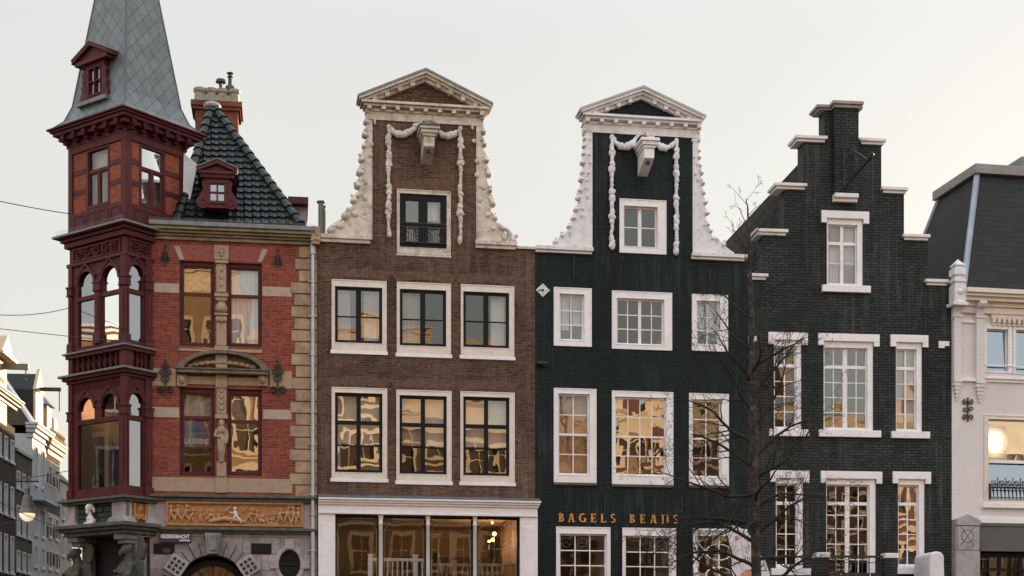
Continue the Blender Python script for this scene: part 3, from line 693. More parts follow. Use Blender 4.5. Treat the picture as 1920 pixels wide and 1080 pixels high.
row2 = [((1038, 727.5, 1118, 906), (1046, 738, 1105, 891), [(.5, .03)], [(.245, .028), (.5, .06), (.755, .028)], [(.0, 1, 0, 1, paint('tan cloth blind', (.62, .36, .20), var=.15, scale=3, bump=0))], G_LO),
        ((1147, 732.5, 1262, 910), (1152.5, 744, 1249, 893), [(.25, .026), (.5, .026), (.75, .026)], [(.24, .026), (.5, .05), (.76, .026)], [], G_HI),
        ((1291.6, 737, 1366, 911), (1297, 749, 1352.5, 895.5), [(.5, .03)], [(.24, .028), (.5, .055), (.76, .028)], [], G_LO)]
for k, (o, i, vb, hb, cu, gl) in enumerate(row2):
    window(F, h3, H, o, i, WHITE, WHITE, vb=vb, hb=hb, border=.045, gl=gl, curt=cu, rm=DARKIN, sy=(.05, .09), fy=(-.03, .12), sill=(.01, paint('brown timber sill', (.09, .06, .045)), .05, .07), tilt=.012,
           label=['tall sash window glowing orange, left of the lower row', 'wide sash window with wavy gold reflections', 'tall sash window half hidden by the tree'][k])
w = window(F, h3, H, (1161, 372.5, 1249, 478), (1169.5, 386, 1232.5, 464.5), WHITE, WHITE, vb=[(.5, .10)], hb=[(.5, .03)], border=.04, gl=G_LO, rm=GREYIN, sy=(.10, .14), fy=(-.03, .16), label='small attic window under the hoist with four panes')
m = MB(); O = F.rect(1161, 372, 1249, 478)
row3 = [((1042.5, 987.5, 1144, 1130), (1048.5, 1000.5, 1137, 1120), [(1/3, .03), (2/3, .03)], [(.25, .03), (.5, .03), (.75, .03)]),
        ((1166.5, 989.5, 1267, 1130), (1171.5, 1004.5, 1258, 1120), [(1/3, .03), (2/3, .03)], [(.25, .03), (.5, .03), (.75, .03)])]
for k, (o, i, vb, hb) in enumerate(row3):
    w = window(F, h3, H, o, i, WHITE, WHITE, vb=vb, hb=hb, border=.04, gl=glass('plain shop pane', .03, .001), rm=paint('warm brown room', (.50, .38, .28), bump=0), sy=(.04, .08), fy=(-.04, .12), rdepth=3, label=['ground floor window with two wheel ornaments in its top panes', 'ground floor window right, behind twigs'][k])
    I = F.rect(*i); pw = (I[1] - I[0]) / 3
    m = MB()
    for q in ((0, 1) if k == 0 else (1, 2)):
        cx = I[0] + pw * (q + .5); cz = I[3] - .22
        m.band(cx, cz, .115, .135, 0, 360, .10, .115, 24)
        for a in (90, 210, 330): m.tube([(cx, .107, cz), (cx + .115 * math.cos(R(a)), .107, cz + .115 * math.sin(R(a)))], .01, 5)
        m.blob((cx, .107, cz), .025)
    m.build('wheel_ornament', paint('grey metal ring', (.25, .24, .22), bump=0), w)
# door with round tracery
D = F.rect(1299, 991, 1399, 1150); D = (D[0], D[1], .13, D[3]); H.append(D)
m = MB().rect_ring(D[0], D[1], D[2], D[3], .14, .14, .20, .02, -.04, .12); m.box(D[0] - .01, D[1] + .01, -.08, .0, D[3] - .06, D[3] - .001)
door = m.build('door_surround', WHITE, h3, bevel=.008)
x0, x1, z1 = D[0] + .14, D[1] - .14, D[3] - .20; cx = (x0 + x1) / 2
m = MB(); m.box(cx - .02, cx + .02, .05, .09, .13, z1); hw = (x1 - x0) / 2
m.band(cx, z1 - .42, (hw * .6 - .018, .20), (hw * .6 + .012, .23), 0, 360, .055, .085, 28)
m.band(cx, z1 - .42 - .62, (hw * .6 - .018, .20), (hw * .6 + .012, .23), 0, 360, .0551, .0851, 28)
for sg in (-1, 1):
    m.tube([(cx + sg * hw, .07, z1), (cx + sg * hw * .9, .07, z1 - .22), (cx + sg * hw * .6, .07, z1 - .42), (cx + sg * hw * .92, .07, z1 - .62), (cx + sg * hw, .07, z1 - .9), (cx + sg * hw * .9, .07, z1 - 1.1), (cx + sg * hw * .6, .07, z1 - 1.3)], .022, 6)
m.build('tracery', WHITE, door, smooth=False)
pane_mesh([(x0, x1, .14, z1)], .075, .002).build('pane', G_LO, door); room(x0, x1, .14, z1, .13, 2.5).build('room', DARKR, door)
MB().cells([(0, W3, 0, zt), (nx0, nx1, zt - .01, ztop)], H, 0, .35).build('wall', TEAL, h3)
body(h3, 0, W3, zt, 10, TEAL, zr=A(1206, 345)[1], cx=(nx0 + nx1) / 2)
MB().box(nx0 + .01, nx1 - .01, .351, 1.2, zt - .02, ztop - .05).build('neck_back', TEAL, h3)
zc = pediment(h3, F, (1212, 162.5), (1090, 205), (1322, 214), 0, WHITEB, TEAL, (A(1098, 220)[0], A(1309, 225)[0]), None, paint('white lead capping', (.4, .39, .37), bump=.3))
for a, b in ((1097.5, 1110.3), (1301.5, 1309.6)):
    x0, x1 = A(a, 300)[0], A(b, 300)[0]; MB().box(x0, x1, -.035, .3, zt + .05, zc - .262).build('gable_pilaster', WHITEB, h3)
wing(h3, F, [(1097, 236), (1094, 281), (1092, 312), (1088, 348), (1082, 383), (1073, 411), (1060, 432), (1046, 446), (1032, 461), (1111, 463), (1111, 236)], WHITEB, 8, lump=(.05, .085))
wing(h3, F, [(1309, 240), (1312, 291), (1316, 323), (1320, 361), (1326, 400), (1331, 428), (1345, 446), (1364, 460), (1374, 476), (1299, 476), (1299, 240)], WHITEB, 9, out=1, lump=(.05, .085))
for a, b, ya, yb in ((1003.5, 1113, 463, 476), (1298, 1402, 477, 489)):
    x0, z1 = A(a, ya, .12); x1, z0 = A(b, yb, .12); x0 = max(x0, .01)
    m = MB(); m.box(x0, x1, -.14, .36, z0 + .07, z0 + .17); m.box(x0 + .0, x1 - .04, -.08, .355, z0, z0 + .069); m.build('parapet_slab', WHITEB, h3, bevel=.01)
festoon(h3, F, 1147, 1268, 259, 460, 266, 465, [(1149, 258), (1158, 271), (1169, 277), (1182, 273), (1190, 262), (1202, 245)], [(1212, 250), (1222, 262), (1234, 272), (1246, 279), (1258, 274), (1269, 266)], WHITEB, 21)
hoist(h3, F, 1220, 257, .85, WHITE, WHITE, w=.50, hh=.78, cap=False)
m = MB()
for px, y0, y1 in ((1076, 480, 520), (1331, 505, 530), (1011, 820, 858), (1134, 925, 965), (1278, 930, 970)):
    u, z = A(px, y0, .03); _, zb = A(px, y1, .03); m.tube([(u, -.03, z), (u, -.03, zb)], .018, 6); m.cut()
m.build('wall_anchor', IRON, h3)
u, z = A(1018, 544, .04)
m = MB(); s_ = .19; m.prism([(u - s_, z), (u, z - s_ * .95), (u + s_, z), (u, z + s_ * .95)], -.04, 0)
dp = m.build('diamond_plate', WHITEB, h3, bevel=.01); m = MB(); m.blob((u, -.06, z), (.03, .03, .03)); m.tube([(u - .14, -.05, z), (u + .03, -.05, z)], .01, 5)
for a in range(0, 360, 90): m.blob((u + .11 * math.cos(R(a)), -.045, z + .11 * math.sin(R(a))), .012, 6, 4)
m.build('plate_bolt', IRON, dp)
u, z = A(1016, 680, .1); m = MB(); m.box(u - .14, u + .14, -.16, 0, z - .04, z + .03); m.tube([(u - .1, -.1, z - .04), (u + .12, -.13, z - .1)], .02, 6); m.build('cable_bracket', IRON, h3)
# shop lettering
GOLD = paint('orange gilt letters', (.62, .26, .055), var=.1, bump=0, rough=.4)
sg_ = empty('shop_sign', (*F3.world(A(1047, 970, .03)[0], .03), A(1047, 978, .03)[1]), F3.ang); tag(sg_, 'orange Roman capitals reading BAGELS BEANS on the dark green wall', 'shop sign')
def letter(ch, x, h):
    m = MB(); t = h * .20; th = h * .09; y0, y1 = -.03, .0
    def st(x0, x1, z0=0., z1=1.): m.box(x + x0 * h, x + x1 * h, y0, y1, z0 * h, z1 * h)
    def srf(a, z): m.box(x + (a - .06) * h, x + (a + .28) * h, y0, y1 + .001, z * h, (z + .08) * h)
    def bd(cx, cz, ri, ro, a0, a1): m.band(x + cx * h, cz * h, (ri[0] * h, ri[1] * h), (ro[0] * h, ro[1] * h), a0, a1, y0 - .001, y1, 14)
    if ch == 'B': st(.06, .26); srf(.05, 0); srf(.05, .92); bd(.2, .745, (.16, .165), (.36, .255), -90, 90); bd(.2, .265, (.22, .175), (.44, .265), -90, 90); w = .72
    if ch == 'A':
        m.prism([(x, 0), (x + .14 * h, 0), (x + .30 * h, .8 * h), (x + .20 * h, .8 * h)], y0, y1); m.prism([(x + .46 * h, 0), (x + .70 * h, 0), (x + .52 * h, .8 * h), (x + .32 * h, .8 * h)], y0, y1)
        bd(.36, .72, (.07, .14), (.2, .28), 0, 180); m.box(x + .14 * h, x + .55 * h, y0 - .001, y1, .27 * h, .35 * h); m.box(x - .05 * h, x + .2 * h, y0 - .002, y1, 0, .07 * h); m.box(x + .42 * h, x + .76 * h, y0 - .002, y1, 0, .07 * h); w = .82
    if ch == 'G': bd(.42, .5, (.21, .40), (.44, .52), 50, 330); st(.62, .82, .02, .45); m.box(x + .5 * h, x + .88 * h, y0 - .002, y1, .40 * h, .48 * h); w = .95
    if ch == 'E': st(.06, .27); [m.box(x + 0 * h, x + l * h, y0 - .002, y1, z * h, (z + .09) * h) for l, z in ((.62, 0), (.50, .46), (.60, .91))]; [m.box(x + (l - .06) * h, x + l * h, y0 - .003, y1, a * h, b * h) for l, a, b in ((.62, 0, .22), (.50, .38, .62), (.60, .78, 1.0))]; w = .74
    if ch == 'L': st(.06, .27); srf(.05, .92); m.box(x, x + .62 * h, y0 - .002, y1, 0, .09 * h); m.box(x + .55 * h, x + .62 * h, y0 - .003, y1, 0, .24 * h); w = .72
    if ch == 'S': bd(.30, .745, (.12, .15), (.27, .27), 30, 270); bd(.30, .255, (.13, .16), (.29, .27), -150, 90); w = .66
    if ch == 'N': st(.04, .22, 0, .93); st(.60, .78, 0, .93); m.box(x - .06 * h, x + .80 * h, y0 - .002, y1, .90 * h, h); m.box(x - .02 * h, x + .24 * h, y0 - .002, y1, 0, .06 * h); m.box(x + .58 * h, x + .84 * h, y0 - .002, y1, 0, .06 * h); w = .84
    m.build('letter', GOLD, sg_); return x + w * h
for word, pa, pb, py in (('BAGELS', 1047, 1150.5, 978.5), ('BEANS', 1180, 1268, 980.5)):
    u0 = A(1047, 978, .03); a, z0 = A(pa, py, .03); b, _ = A(pb, py, .03); hL = .232; n0 = len(bpy.data.objects)
    before = set(sg_.children); x = 0; W_ = {'B': .72, 'A': .82, 'G': .95, 'E': .74, 'L': .72, 'S': .66, 'N': .84}
    tot = sum(W_[c] for c in word) * hL - .06; gap = (b - a - tot) / (len(word) - 1)
    for c in word: x = letter(c, x, hL) + gap
    for o in set(sg_.children) - before: o.location = (a - u0[0], 0, z0 - u0[1])
# ================================================================== HOUSE: charcoal stepped gable
F = F4; A = F4.at
h4 = house(F4, 'charcoal painted stepped gable house with white lintels and caps')
H = []
U_ = lambda px, py=400: A(px, py)[0]
Z_ = lambda px, py: A(px, py)[1]
steps = [(1402, 1783, 526), (1430, 1739.5, 442), (1470.5, 1695, 362), (1506, 1652.5, 271), (1546, 1610, 209)]
rects = []; zprev = 0
cxp = 1578; tops = []
for k, (a, b, y) in enumerate(steps):
    z = (Z_(a, y) + Z_(b, y + 1)) / 2 if k < 4 else Z_(1578, 209)
    z = Z_((a + b) / 2, [531, 447, 360, 270, 209][k])
    x0, x1 = (U_(a, y), U_(b, y)) if k else (.0, W4)
    rects.append((x0, x1, max(0, zprev - .01), z)); zprev = z; tops.append((x0, x1, z))
def ears(w, O, lh=.33, ex=.16, sh=.19, drop=.28, y=-.06):
    """white stone lintel with turned-down ears and a sill"""
    m = MB(); m.box(O[0] - ex, O[1] + ex, y, .05, O[3] - .02, O[3] - .02 + lh * .62)
    m.box(O[0] - ex, O[0] - .004, y, .05, O[3] - .02 - drop * .45, O[3] - .0201); m.box(O[1] + .004, O[1] + ex, y, .05, O[3] - .02 - drop * .45, O[3] - .0201)
    m.build('lintel', WHITE, w, bevel=.008)
    MB().box(O[0] - ex * .9, O[1] + ex * 1.2, y - .04, .05, O[2] - sh, O[2] - .002).build('sill', WHITE, w, bevel=.008)
def w4(o, i, vb, hb, gl, cu, lab, rm=DARKIN, **k):
    O = F.rect(*o)
    w = window(F, h4, H, o, i, WHITE, WHITE, vb=vb, hb=hb, border=.035, gl=gl, curt=cu, rm=rm, sy=(.10, .15), fy=(.02, .20), label=lab, **k)
    ears(w, O); return w
w4((1550, 408, 1618, 537), (1553, 420, 1608, 533), [(.5, .10)], [(.70, .09), (.35, .022)], G_LO, [(.0, 1, 0, 1)], 'attic window with net curtains under the hoist', GREYIN)
H5B = [(.155, .026), (.31, .026), (.49, .026), (.735, .10)]
HB5 = [(.19, .026), (.385, .026), (.575, .026), (.775, .09)]
w4((1451, 636, 1503, 806), (1452.5, 648, 1494, 802), [(.5, .035)], HB5, G_LO, [], 'narrow window left of the upper row with dark panes', DARKR)
w4((1544, 638, 1637.5, 808), (1546, 651, 1627, 804), [(.22, .028), (.5, .13), (.78, .028)], HB5, G_MID, [], 'wide casement window of the upper row', GREYIN)
w4((1679.5, 640.5, 1729, 810), (1681, 654, 1719, 806), [(.5, .05)], HB5, G_MID, [(.0, .45, .1, 1), (.55, 1, .1, 1)], 'narrow window right of the upper row with net curtains', GREYIN)
w4((1454.5, 895, 1506, 1066), (1456, 907, 1496, 1060), [(.5, .035)], HB5, G_CLR, [], 'narrow ground floor window behind the tree', DARKR)
w4((1549, 896, 1642.5, 1100), (1550.5, 908, 1631, 1095), [(.22, .028), (.5, .13), (.78, .028)], [(.09, .026), (.24, .026), (.40, .026), (.56, .026), (.70, .026), (.82, .09)], G_LO, [], 'tall garden doors above the railed landing', DARKR)
w4((1683.5, 897, 1734, 1064), (1685, 909, 1723.5, 1060), [(.5, .035)], HB5, G_HI, [], 'narrow ground floor window glowing orange at the right')
MB().cells(rects, H, 0, .50).build('wall', CHAR, h4)
m = MB()
m.box(.25, W4 - .25, .501, 1.5, tops[0][2] - .3, tops[0][2] - .01); m.build('attic_floor', ROOFD, h4)
m = MB(); m.box(.002, .25, .5, 12.3, 0, tops[0][2] - .3); m.box(W4 - .25, W4 - .002, .5, 12.3, 0, tops[0][2] - .3); m.box(.25, W4 - .25, 12.05, 12.3, 0, tops[0][2] - .3); m.build('side_wall', CHAR, h4)
zr = Z_(1575, 226); cx = U_(1577, 226)
rf = MB().prism([(.02, tops[0][2] - .32), (W4 - .02, tops[0][2] - .32), (cx, zr)], .51, 12.4)
roof = rf.build('roof', SLATEB, h4)
# corrugated courses of the visible slope
m = MB(); zl_ = tops[0][2] - .32
for k in range(26):
    t = (k + .5) / 26; x = .02 + (cx - .02) * t; z = zl_ + (zr - zl_) * t
    m.tube([(x - .025, .52, z + .035), (x - .025, 12.38, z + .035)], .03, 5)
m.build('tile_course', SLATEB, roof, smooth=True)
# step caps
capm = paint('white cap stones', (.74, .71, .70), var=.1, bump=.3, dirt=(.30, .27, .24), dirtamt=.55, bscale=14, grime=4)
capd = paint('weathered cap stone', (.30, .27, .25), var=.3, bump=.4, dirt=(.1, .09, .08), dirtamt=.8)
for (x0, x1, mt, zt_) in [(A(1391, 430, .08)[0], A(1440, 430, .08)[0], capm, tops[0][2]), (A(1735, 530, .08)[0], A(1778.5, 530, .08)[0], capm, tops[0][2]),
                          (A(1417, 435, .08)[0], A(1477.6, 435, .08)[0], capm, tops[1][2]), (A(1693, 445, .08)[0], A(1743.5, 445, .08)[0], capm, tops[1][2]),
                          (A(1452.5, 355, .08)[0], A(1513, 355, .08)[0], capm, tops[2][2]), (A(1653, 360, .08)[0], A(1702, 360, .08)[0], capm, tops[2][2]),
                          (A(1491, 264, .08)[0], A(1551, 264, .08)[0], capm, tops[3][2]), (A(1611.5, 270, .08)[0], A(1661, 270, .08)[0], capm, tops[3][2])]:
    if x0 < .02 and zt_ == tops[0][2]: x0 = .0
    m = MB(); m.box(x0, x1, -.13, .62, zt_ + .075, zt_ + .16); m.box(x0 + .05, x1 - .05, -.07, .58, zt_ + .001, zt_ + .074); m.build('step_cap', mt, h4, bevel=.01)
x0, x1 = A(1531, 205, .05)[0], A(1617, 205, .05)[0]; zt_ = tops[4][2]
m = MB(); m.box(x0, x1, -.10, .60, zt_ + .06, zt_ + .14); m.box(x0 + .06, x1 - .06, -.05, .55, zt_ + .001, zt_ + .059)
pu0, pu1 = A(1565.5, 300, .22)[0], A(1610, 300, .22)[0]
m.box(pu0 - .1, pu1 + .1, -.36, .0, zt_ + .085, zt_ + .17); m.box(pu0 - .05, pu1 + .05, -.30, -.051, zt_ + .001, zt_ + .084); m.build('gable_cap', capd, h4, bevel=.01)
zb = A(1585, 362, .22)[1]
MB().box(pu0, pu1, -.22, .0, zb, zt_ + .0).build('gable_shaft', CHAR, h4)
m = MB(); m.box(pu0 - .0, pu1 + .0, -.24, .0, zb - .11, zb - .001); m.box(pu0 + .0, pu1 - .0, -.13, .0, zb - .20, zb - .111); m.build('corbel', WHITE, h4, bevel=.01)
for px0, px1, y0, y1 in ((1402, 1418.5, 630, 644), (1760.5, 1780, 639.5, 653)):
    a, b = A(px0, y0, .05)[0], A(px1, y0, .05)[0]; z1, z0 = A(px0, y0, .05)[1], A(px1, y1, .05)[1]; a = max(a, .01); b = min(b, W4 - .01)
    m = MB(); m.box(a, b, -.06, .01, z0 + .06, z1); m.box(a + (0 if px0 < 1500 else .0), a + (b - a) * .55, -.06, .01, z0, z0 + .06); m.build('anchor_stone', WHITE, h4, bevel=.006)
# wrought iron hoist bracket
u, z1 = A(1583, 271, .24); _, z0 = A(1581, 355, .24); L = 1.15
m = MB()
m.tube([(u, -.23, z1), (u, -.23, z0)], .028, 6); m.tube([(u, -.24, z1), (u + .25, -.24 - L, z0 + .42)], .026, 6); m.tube([(u, -.24, z0), (u + .25, -.24 - L, z0 + .42)], .034, 6)
for t, r in ((.35, .17), (.66, .28)):
    c = Vector((u + .08, -.24 - L * .27, z0 + (z1 - z0) * (.72 if t < .5 else .42)))
    P = [c + Vector((r * .25 * math.cos(a * math.pi / 8), -r * math.cos(a * math.pi / 8), r * 1.1 * math.sin(a * math.pi / 8))) for a in range(17)]
    m.tube(P, .018, 5, cap=False)
e_ = Vector((u + .25, -.24 - L, z0 + .42)); m.tube([e_, e_ + Vector((.04, -.2, .04))], .04, 6); m.blob(e_ + Vector((.04, -.2, .1)), .05)
hb_ = m.build('hoist_bracket', IRON, h4)
m = MB(); q = e_ + Vector((.04, -.2, .0)); m.tube([q, q + Vector((0, 0, -1.0))], .018, 6)
m.tube([q + Vector((.05 * math.sin(a * .7), 0, -1.05 - .06 * math.cos(a * .7) * -1 - .05)) for a in range(0, 8)], .015, 5); m.build('hook_rod', IRON, hb_)
# landing railing in front of the doors, stoop end
u0, zt1 = A(1540, 1037, 1.0); u1, _ = A(1668, 1037, 1.0)
e = empty('stoop_railing', (*F.world(u0, 1.0), 0), F.ang); tag(e, 'black iron railing between two piers with white caps before the stepped house', 'railing')
L = u1 - u0; z0 = A(1600, 1043.5, 1.0)[1]; zc_ = A(1540, 1046.5, 1.0)[1]
for x in (0, L): MB().box(x - .16, x + .16, -.16, .16, 0, zc_).build('pier', CHAR, e); MB().box(x - .19, x + .19, -.19, .19, zc_ + .001, zc_ + .14).build('pier_cap', WHITEB, e, bevel=.02)
m = MB(); m.box(.16, L - .16, -.025, .025, z0 - .03, z0 + .03); m.box(.16, L - .16, -.015, .015, z0 - .17, z0 - .15); m.box(.16, L - .16, -.015, .015, z0 - .46, z0 - .44); m.box(.16, L - .16, -.015, .015, z0 - .9, z0 - .87)
n = 8
for k in range(n + 1): x = .2 + (L - .4) * k / n; m.box(x - .012, x + .012, -.012, .012, z0 - .9, z0)
for k in range(4):
    x = .35 + (L - .7) * k / 3
    m.band(x, z0 - .60, .085, .17, 0, 360, -.012, .012, 20)
    m.rect_ring(x - .17, x + .17, z0 - .77, z0 - .43, .05, .05, .05, .05, -.011, .011)
m.build('iron_panel', IRON, e)
u, z = A(1751, 1034, 1.2)
e = empty('stoop_end', (*F.world(u, 1.2), 0), F.ang); tag(e, 'white plastered round-topped stoop end at the right of the stepped house', 'stoop wall')
m = MB(); w_ = .21; zs_ = z - .17
P = [(-w_ - .02, 0), (w_ + .05, 0), (w_ + .01, zs_ * .85)] + [(w_ * .96 * math.cos(R(a)), zs_ + .16 * math.sin(R(a))) for a in range(10, 180, 17)] + [(-w_, zs_ * .9)]
m.prism(P, -.22, .9); m.build('plastered_wall', WHITEB, e, bevel=.05)

# ================================================================== HOUSE: white mansard house
F = F5; A = F5.at
h5 = house(F5, 'white painted brick house with a black slate mansard roof')
H = []
zc0 = A(1850, 592, .0)[1]; ztp = A(1850, 560)[1]
x_ = lambda px, v=0: A(px, 700, v)[0]
wt = F.rect(1846, 606.5, 1990, 712)
for k, (a, b) in enumerate(((1846, 1897.5), (1898.5, 1950), (1951, 2003))):
    o = (a, 607 + 2 * k, b, 700 + 3.5 * k); i = (a + 3.5 + (2 if k else 0), 616.5 + 2 * k, b - 8, 697 + 3.5 * k)
    O_z = F.rect(*o)[2] + .4
    w = window(F, h5, H, o, i, WHITE, WHITE, hb=[], vb=[], border=.03, gl=G_FLAT, rm=GREYIN, sy=(.08, .12), fy=(-.03, .16), label=['left pane of the upper window band', 'second light of the upper window band', 'third light of the upper window band'][k])
    for c_ in w.children:
        if c_.name.startswith('pane'):
            for v in c_.data.vertices: v.co.y = .09 + (v.co.z - O_z) * .05
    O = F.rect(*o); MB().box(O[0], O[1], -.06, -.031, O[2] + .18, O[2] + .21).build('safety_bar', WHITE, w)
b1 = F.rect(1846, 702, 2003, 716); m = MB(); m.box(b1[0] - .05, b1[1], -.10, .02, b1[3] - .13, b1[3] - .06); m.box(b1[0] - .02, b1[1], -.05, .02, b1[3] - .21, b1[3] - .131); m.build('window_band_sill', WHITE, h5, bevel=.006)
w = window(F, h5, H, (1844.5, 777.5, 1990, 946), (1852.5, 786, 1982, 939), CREAM, WHITE, hb=[(.48, .09)], vb=[(.72, .04)], border=.03, gl=G_FLAT, rm=BLIND, sy=(.08, .12), fy=(-.03, .16), sill=(.06, WHITE, .10, .14), curt=[(0, 1, .5, 1, BLIND)], label='large lower window with bright glare on its upper light')
O = F.rect(1852.5, 786, 1982, 939)
for c_ in w.children:
    if c_.name.startswith('pane'):
        zm_ = (O[2] + O[3]) / 2
        for v in c_.data.vertices:
            if (v.index // 4) % 2 == 0: v.co.y = .10 + (v.co.z - O[2] - .5) * .13
            else: v.co.y = .10
m = MB(); z0 = O[2]
for z in (z0 + .04, z0 + .30, z0 + .40): m.box(O[0], O[1], -.07, -.045, z, z + .022)
m.box(O[0] + .0, O[0] + .06, -.08, -.04, z0, z0 + .42)
for k in range(18): x = O[0] + .14 + k * .115; m.box(x - .009, x + .009, -.065, -.048, z0, z0 + .41)
for k in range(9):
    x = O[0] + .255 + k * .23; m.tube([(x, -.057, z0 + .41), (x, -.057, z0 + .56)], .012, 5); m.blob((x, -.057, z0 + .57), (.022, .022, .03), 6, 5)
    scroll(m, x - .10, -.057, z0 + .475, .06, 1.3, .009, 1, -60); scroll(m, x + .08, -.057, z0 + .475, .045, 1.2, .009, -1, 240)
m.build('window_railing', IRON, w)
DK = F.rect(1836, 1036, 2003, 1120); DK = (DK[0], DK[1], .6, DK[3]); H.append(DK)
zw0 = A(1850, 976)[1]
zlow = A(1810, 963)[1]
W5x = x_(2003) + .3
MB().cells([(0.03, W5x, zw0, ztp)], [q for q in H if q[2] > zw0 - .1], 0, .35).build('wall', WBRICK, h5)
x1 = A(1836, 1000, .06)[0]
MB().cells([(0.03, x1, 0, zw0 - .002), (x1, W5x, A(1850, 1029)[1], zw0 - .002)], [], 0.01, .34).build('base_wall', GSTONE, h5)
m = MB(); m.box(x1 + .01, W5x, -.05, .01, zw0 - .08, zw0 + .10); m.build('white_band', WHITE, h5, bevel=.01)
m = MB(); za = A(1850, 978)[1]; zb_ = A(1850, 1028, .1)[1]
m.box(x1 + .01, W5x, -.03, .01, zb_, za - .14); m.box(x1 + .01, W5x, -.12, .01, zb_ - .08, zb_ - .001); m.box(x1 + .01, W5x, -.05, .01, za - .13, za - .03); m.build('stone_fascia', paint('dark grey stone fascia', (.085, .085, .082), var=.25, bump=.3), h5, bevel=.006)
# stone pilaster with engraved circle and cross
a, b = A(1791, 1000, .14)[0], x1
m = MB(); zp = A(1810, 972, .14)[1]; zk = A(1810, 985, .14)[1]
m.prism([(a + .04, zk), (b, zk), (b, zp - .05), ((a + b) / 2, zp + .12), (a + .04, zp - .02)], -.16, .01); m.box(a + .08, b - .03, -.14, .01, A(1810, 1032, .1)[1] + .01, zk - .02); m.box(a + .02, b - .02, -.15, .01, 0.1, A(1810, 1032, .1)[1] - .01); m.box(a + .05, b - .05, -.10, .01, 0.1, zk)
pl = m.build('stone_pilaster', LSTONE, h5, bevel=.008)
u, z = A(1814.5, 1005, .15); m = MB(); m.band(u, z, .165, .18, 0, 360, -.149, -.13, 28)
for sg in (-1, 1): m.tube([(u - .2 * sg, -.142, z - .26), (u + .2 * sg, -.142, z + .26)], .008, 4)
m.build('engraved_emblem', paint('engraved line', (.08, .075, .075), bump=0), pl)
sw = MB().rect_ring(DK[0], W5x - .1, .6, DK[3], .06, .06, .12, .1, .12, .2)
for k in range(1, 6): x = DK[0] + .06 + k * .62; sw.box(x - .04, x + .04, .125, .19, .6, DK[3])
sw.box(DK[0], W5x - .1, .13, .185, DK[3] - .50, DK[3] - .42)
s5 = sw.build('shop_window', BLACKW, h5); pane_mesh([(DK[0], W5x - .1, .6, DK[3])], .16, .0).build('pane', G_SHOP, s5); room(DK[0] - .1, W5x - .1, .13, DK[3] + .1, .36, 3).build('room', DARKR, s5)
# pilasters with stepped corbels
for (pa, pb, yb, sg) in ((1787, 1802.5, 712, 0), (1831, 1847, 715, 1)):
    a, b = A(pa, 650, .12)[0], A(pb, 650, .12)[0]; z0 = A(pa, yb, .12)[1]; z1 = A(1820, 592, .1)[1]; a = max(a, .035)
    m = MB(); m.box(a, b, -.13, .01, z0, z1); m.box(a - .02, b + .03, -.16, .01, z1 - .06, z1 + .03); m.box(a - .0, b + .02, -.15, .01, z0 - .06, z0 - .001)
    for k in range(5): m.box(a + .0 + .025 * k, b - .02 * k, -.13 + .02 * k, .01, z0 - .16 - .1 * k, z0 - .061 - .1 * k)
    m.build('wall_pilaster', WBRICK, h5, bevel=.006)
xa, xb = A(1802, 650, .1)[0], A(1831, 650, .1)[0]
m = MB(); m.box(xa, xb, -.05, .01, A(1815, 604, .1)[1], A(1815, 598, .1)[1]); m.cut(); m.box(xa, xb, -.08, .01, A(1815, 712, .1)[1] - .03, A(1815, 708, .1)[1]); m.build('wall_moulding', WHITE, h5)
# cornice
z1 = A(1860, 541, .45)[1]; z0 = A(1860, 561, .30)[1]; xs_ = A(1808, 560, .3)[0]
m = MB()
m.box(xs_, W5x, -.5, .3, z1 - .12, z1); m.box(xs_ + .01, W5x, -.42, .3, z1 - .20, z1 - .121); m.box(xs_ + .02, W5x, -.32, .3, z1 - .30, z1 - .201)
m.box(.05, W5x, -.16, .3, z1 - .42, z1 - .301); m.box(.05, W5x, -.10, .3, z1 - .60, z1 - .421)
zd = z1 - .72
m.box(x_(1857), W5x, -.07, .1, zd - .02, z1 - .601)
for k in range(26):
    x = x_(1857) + .02 + k * .15
    if x < W5x - .1: m.box(x, x + .085, -.12, -.0, zd - .12, zd + .02); m.box(x, x + .085, -.085, -.0, zd - .19, zd - .121)
co5 = m.build('cornice', CREAM, h5, bevel=.006)
for px in (1795, 1838):
    u = A(px, 575, .2)[0]; m = MB()
    P = [(-.02, z1 - .31), (-.36, z1 - .31), (-.40, z1 - .38), (-.34, z1 - .46), (-.22, z1 - .50), (-.17, z1 - .62), (-.15, z1 - .74), (-.02, z1 - .82)]
    m.add([(u - .09, y, z) for y, z in P] + [(u + .12, y, z) for y, z in P], [tuple(range(8)), tuple(range(8, 16))] + [(i, (i + 1) % 8, 8 + (i + 1) % 8, 8 + i) for i in range(8)])
    m.build('console', WHITEB, h5, bevel=.01)
# finial
u = A(1797, 540, .25)[0]; zf = A(1797, 557, .25)[1]; zt_ = A(1797, 485, .25)[1]; hh = zt_ - zf; y = -.2
m = MB(); q = .17
for (w_, a, b) in ((1.0, -.15, .30), (.82, .30, .38), (1.05, .38, .46), (.75, .46, .56), (1.0, .56, .74), (.7, .74, .80), (.9, .80, .85)):
    m.box(u - q * w_, u + q * w_, y - q * w_, y + q * w_, zf + hh * a, zf + hh * b - .002)
m.add([(u - q * .8, y - q * .8, zf + hh * .85), (u + q * .8, y - q * .8, zf + hh * .85), (u + q * .8, y + q * .8, zf + hh * .85), (u - q * .8, y + q * .8, zf + hh * .85), (u, y, zf + hh)], [(0, 1, 2, 3), (0, 1, 4), (1, 2, 4), (2, 3, 4), (3, 0, 4)])
m.blob((u, y - q, zf + hh * .12), (.1, .05, .08)); m.box(u - .22, u + .22, y - .22, .1, zf - .25, zf - hh * .151)
m.build('finial', WHITEB, h5, bevel=.008)
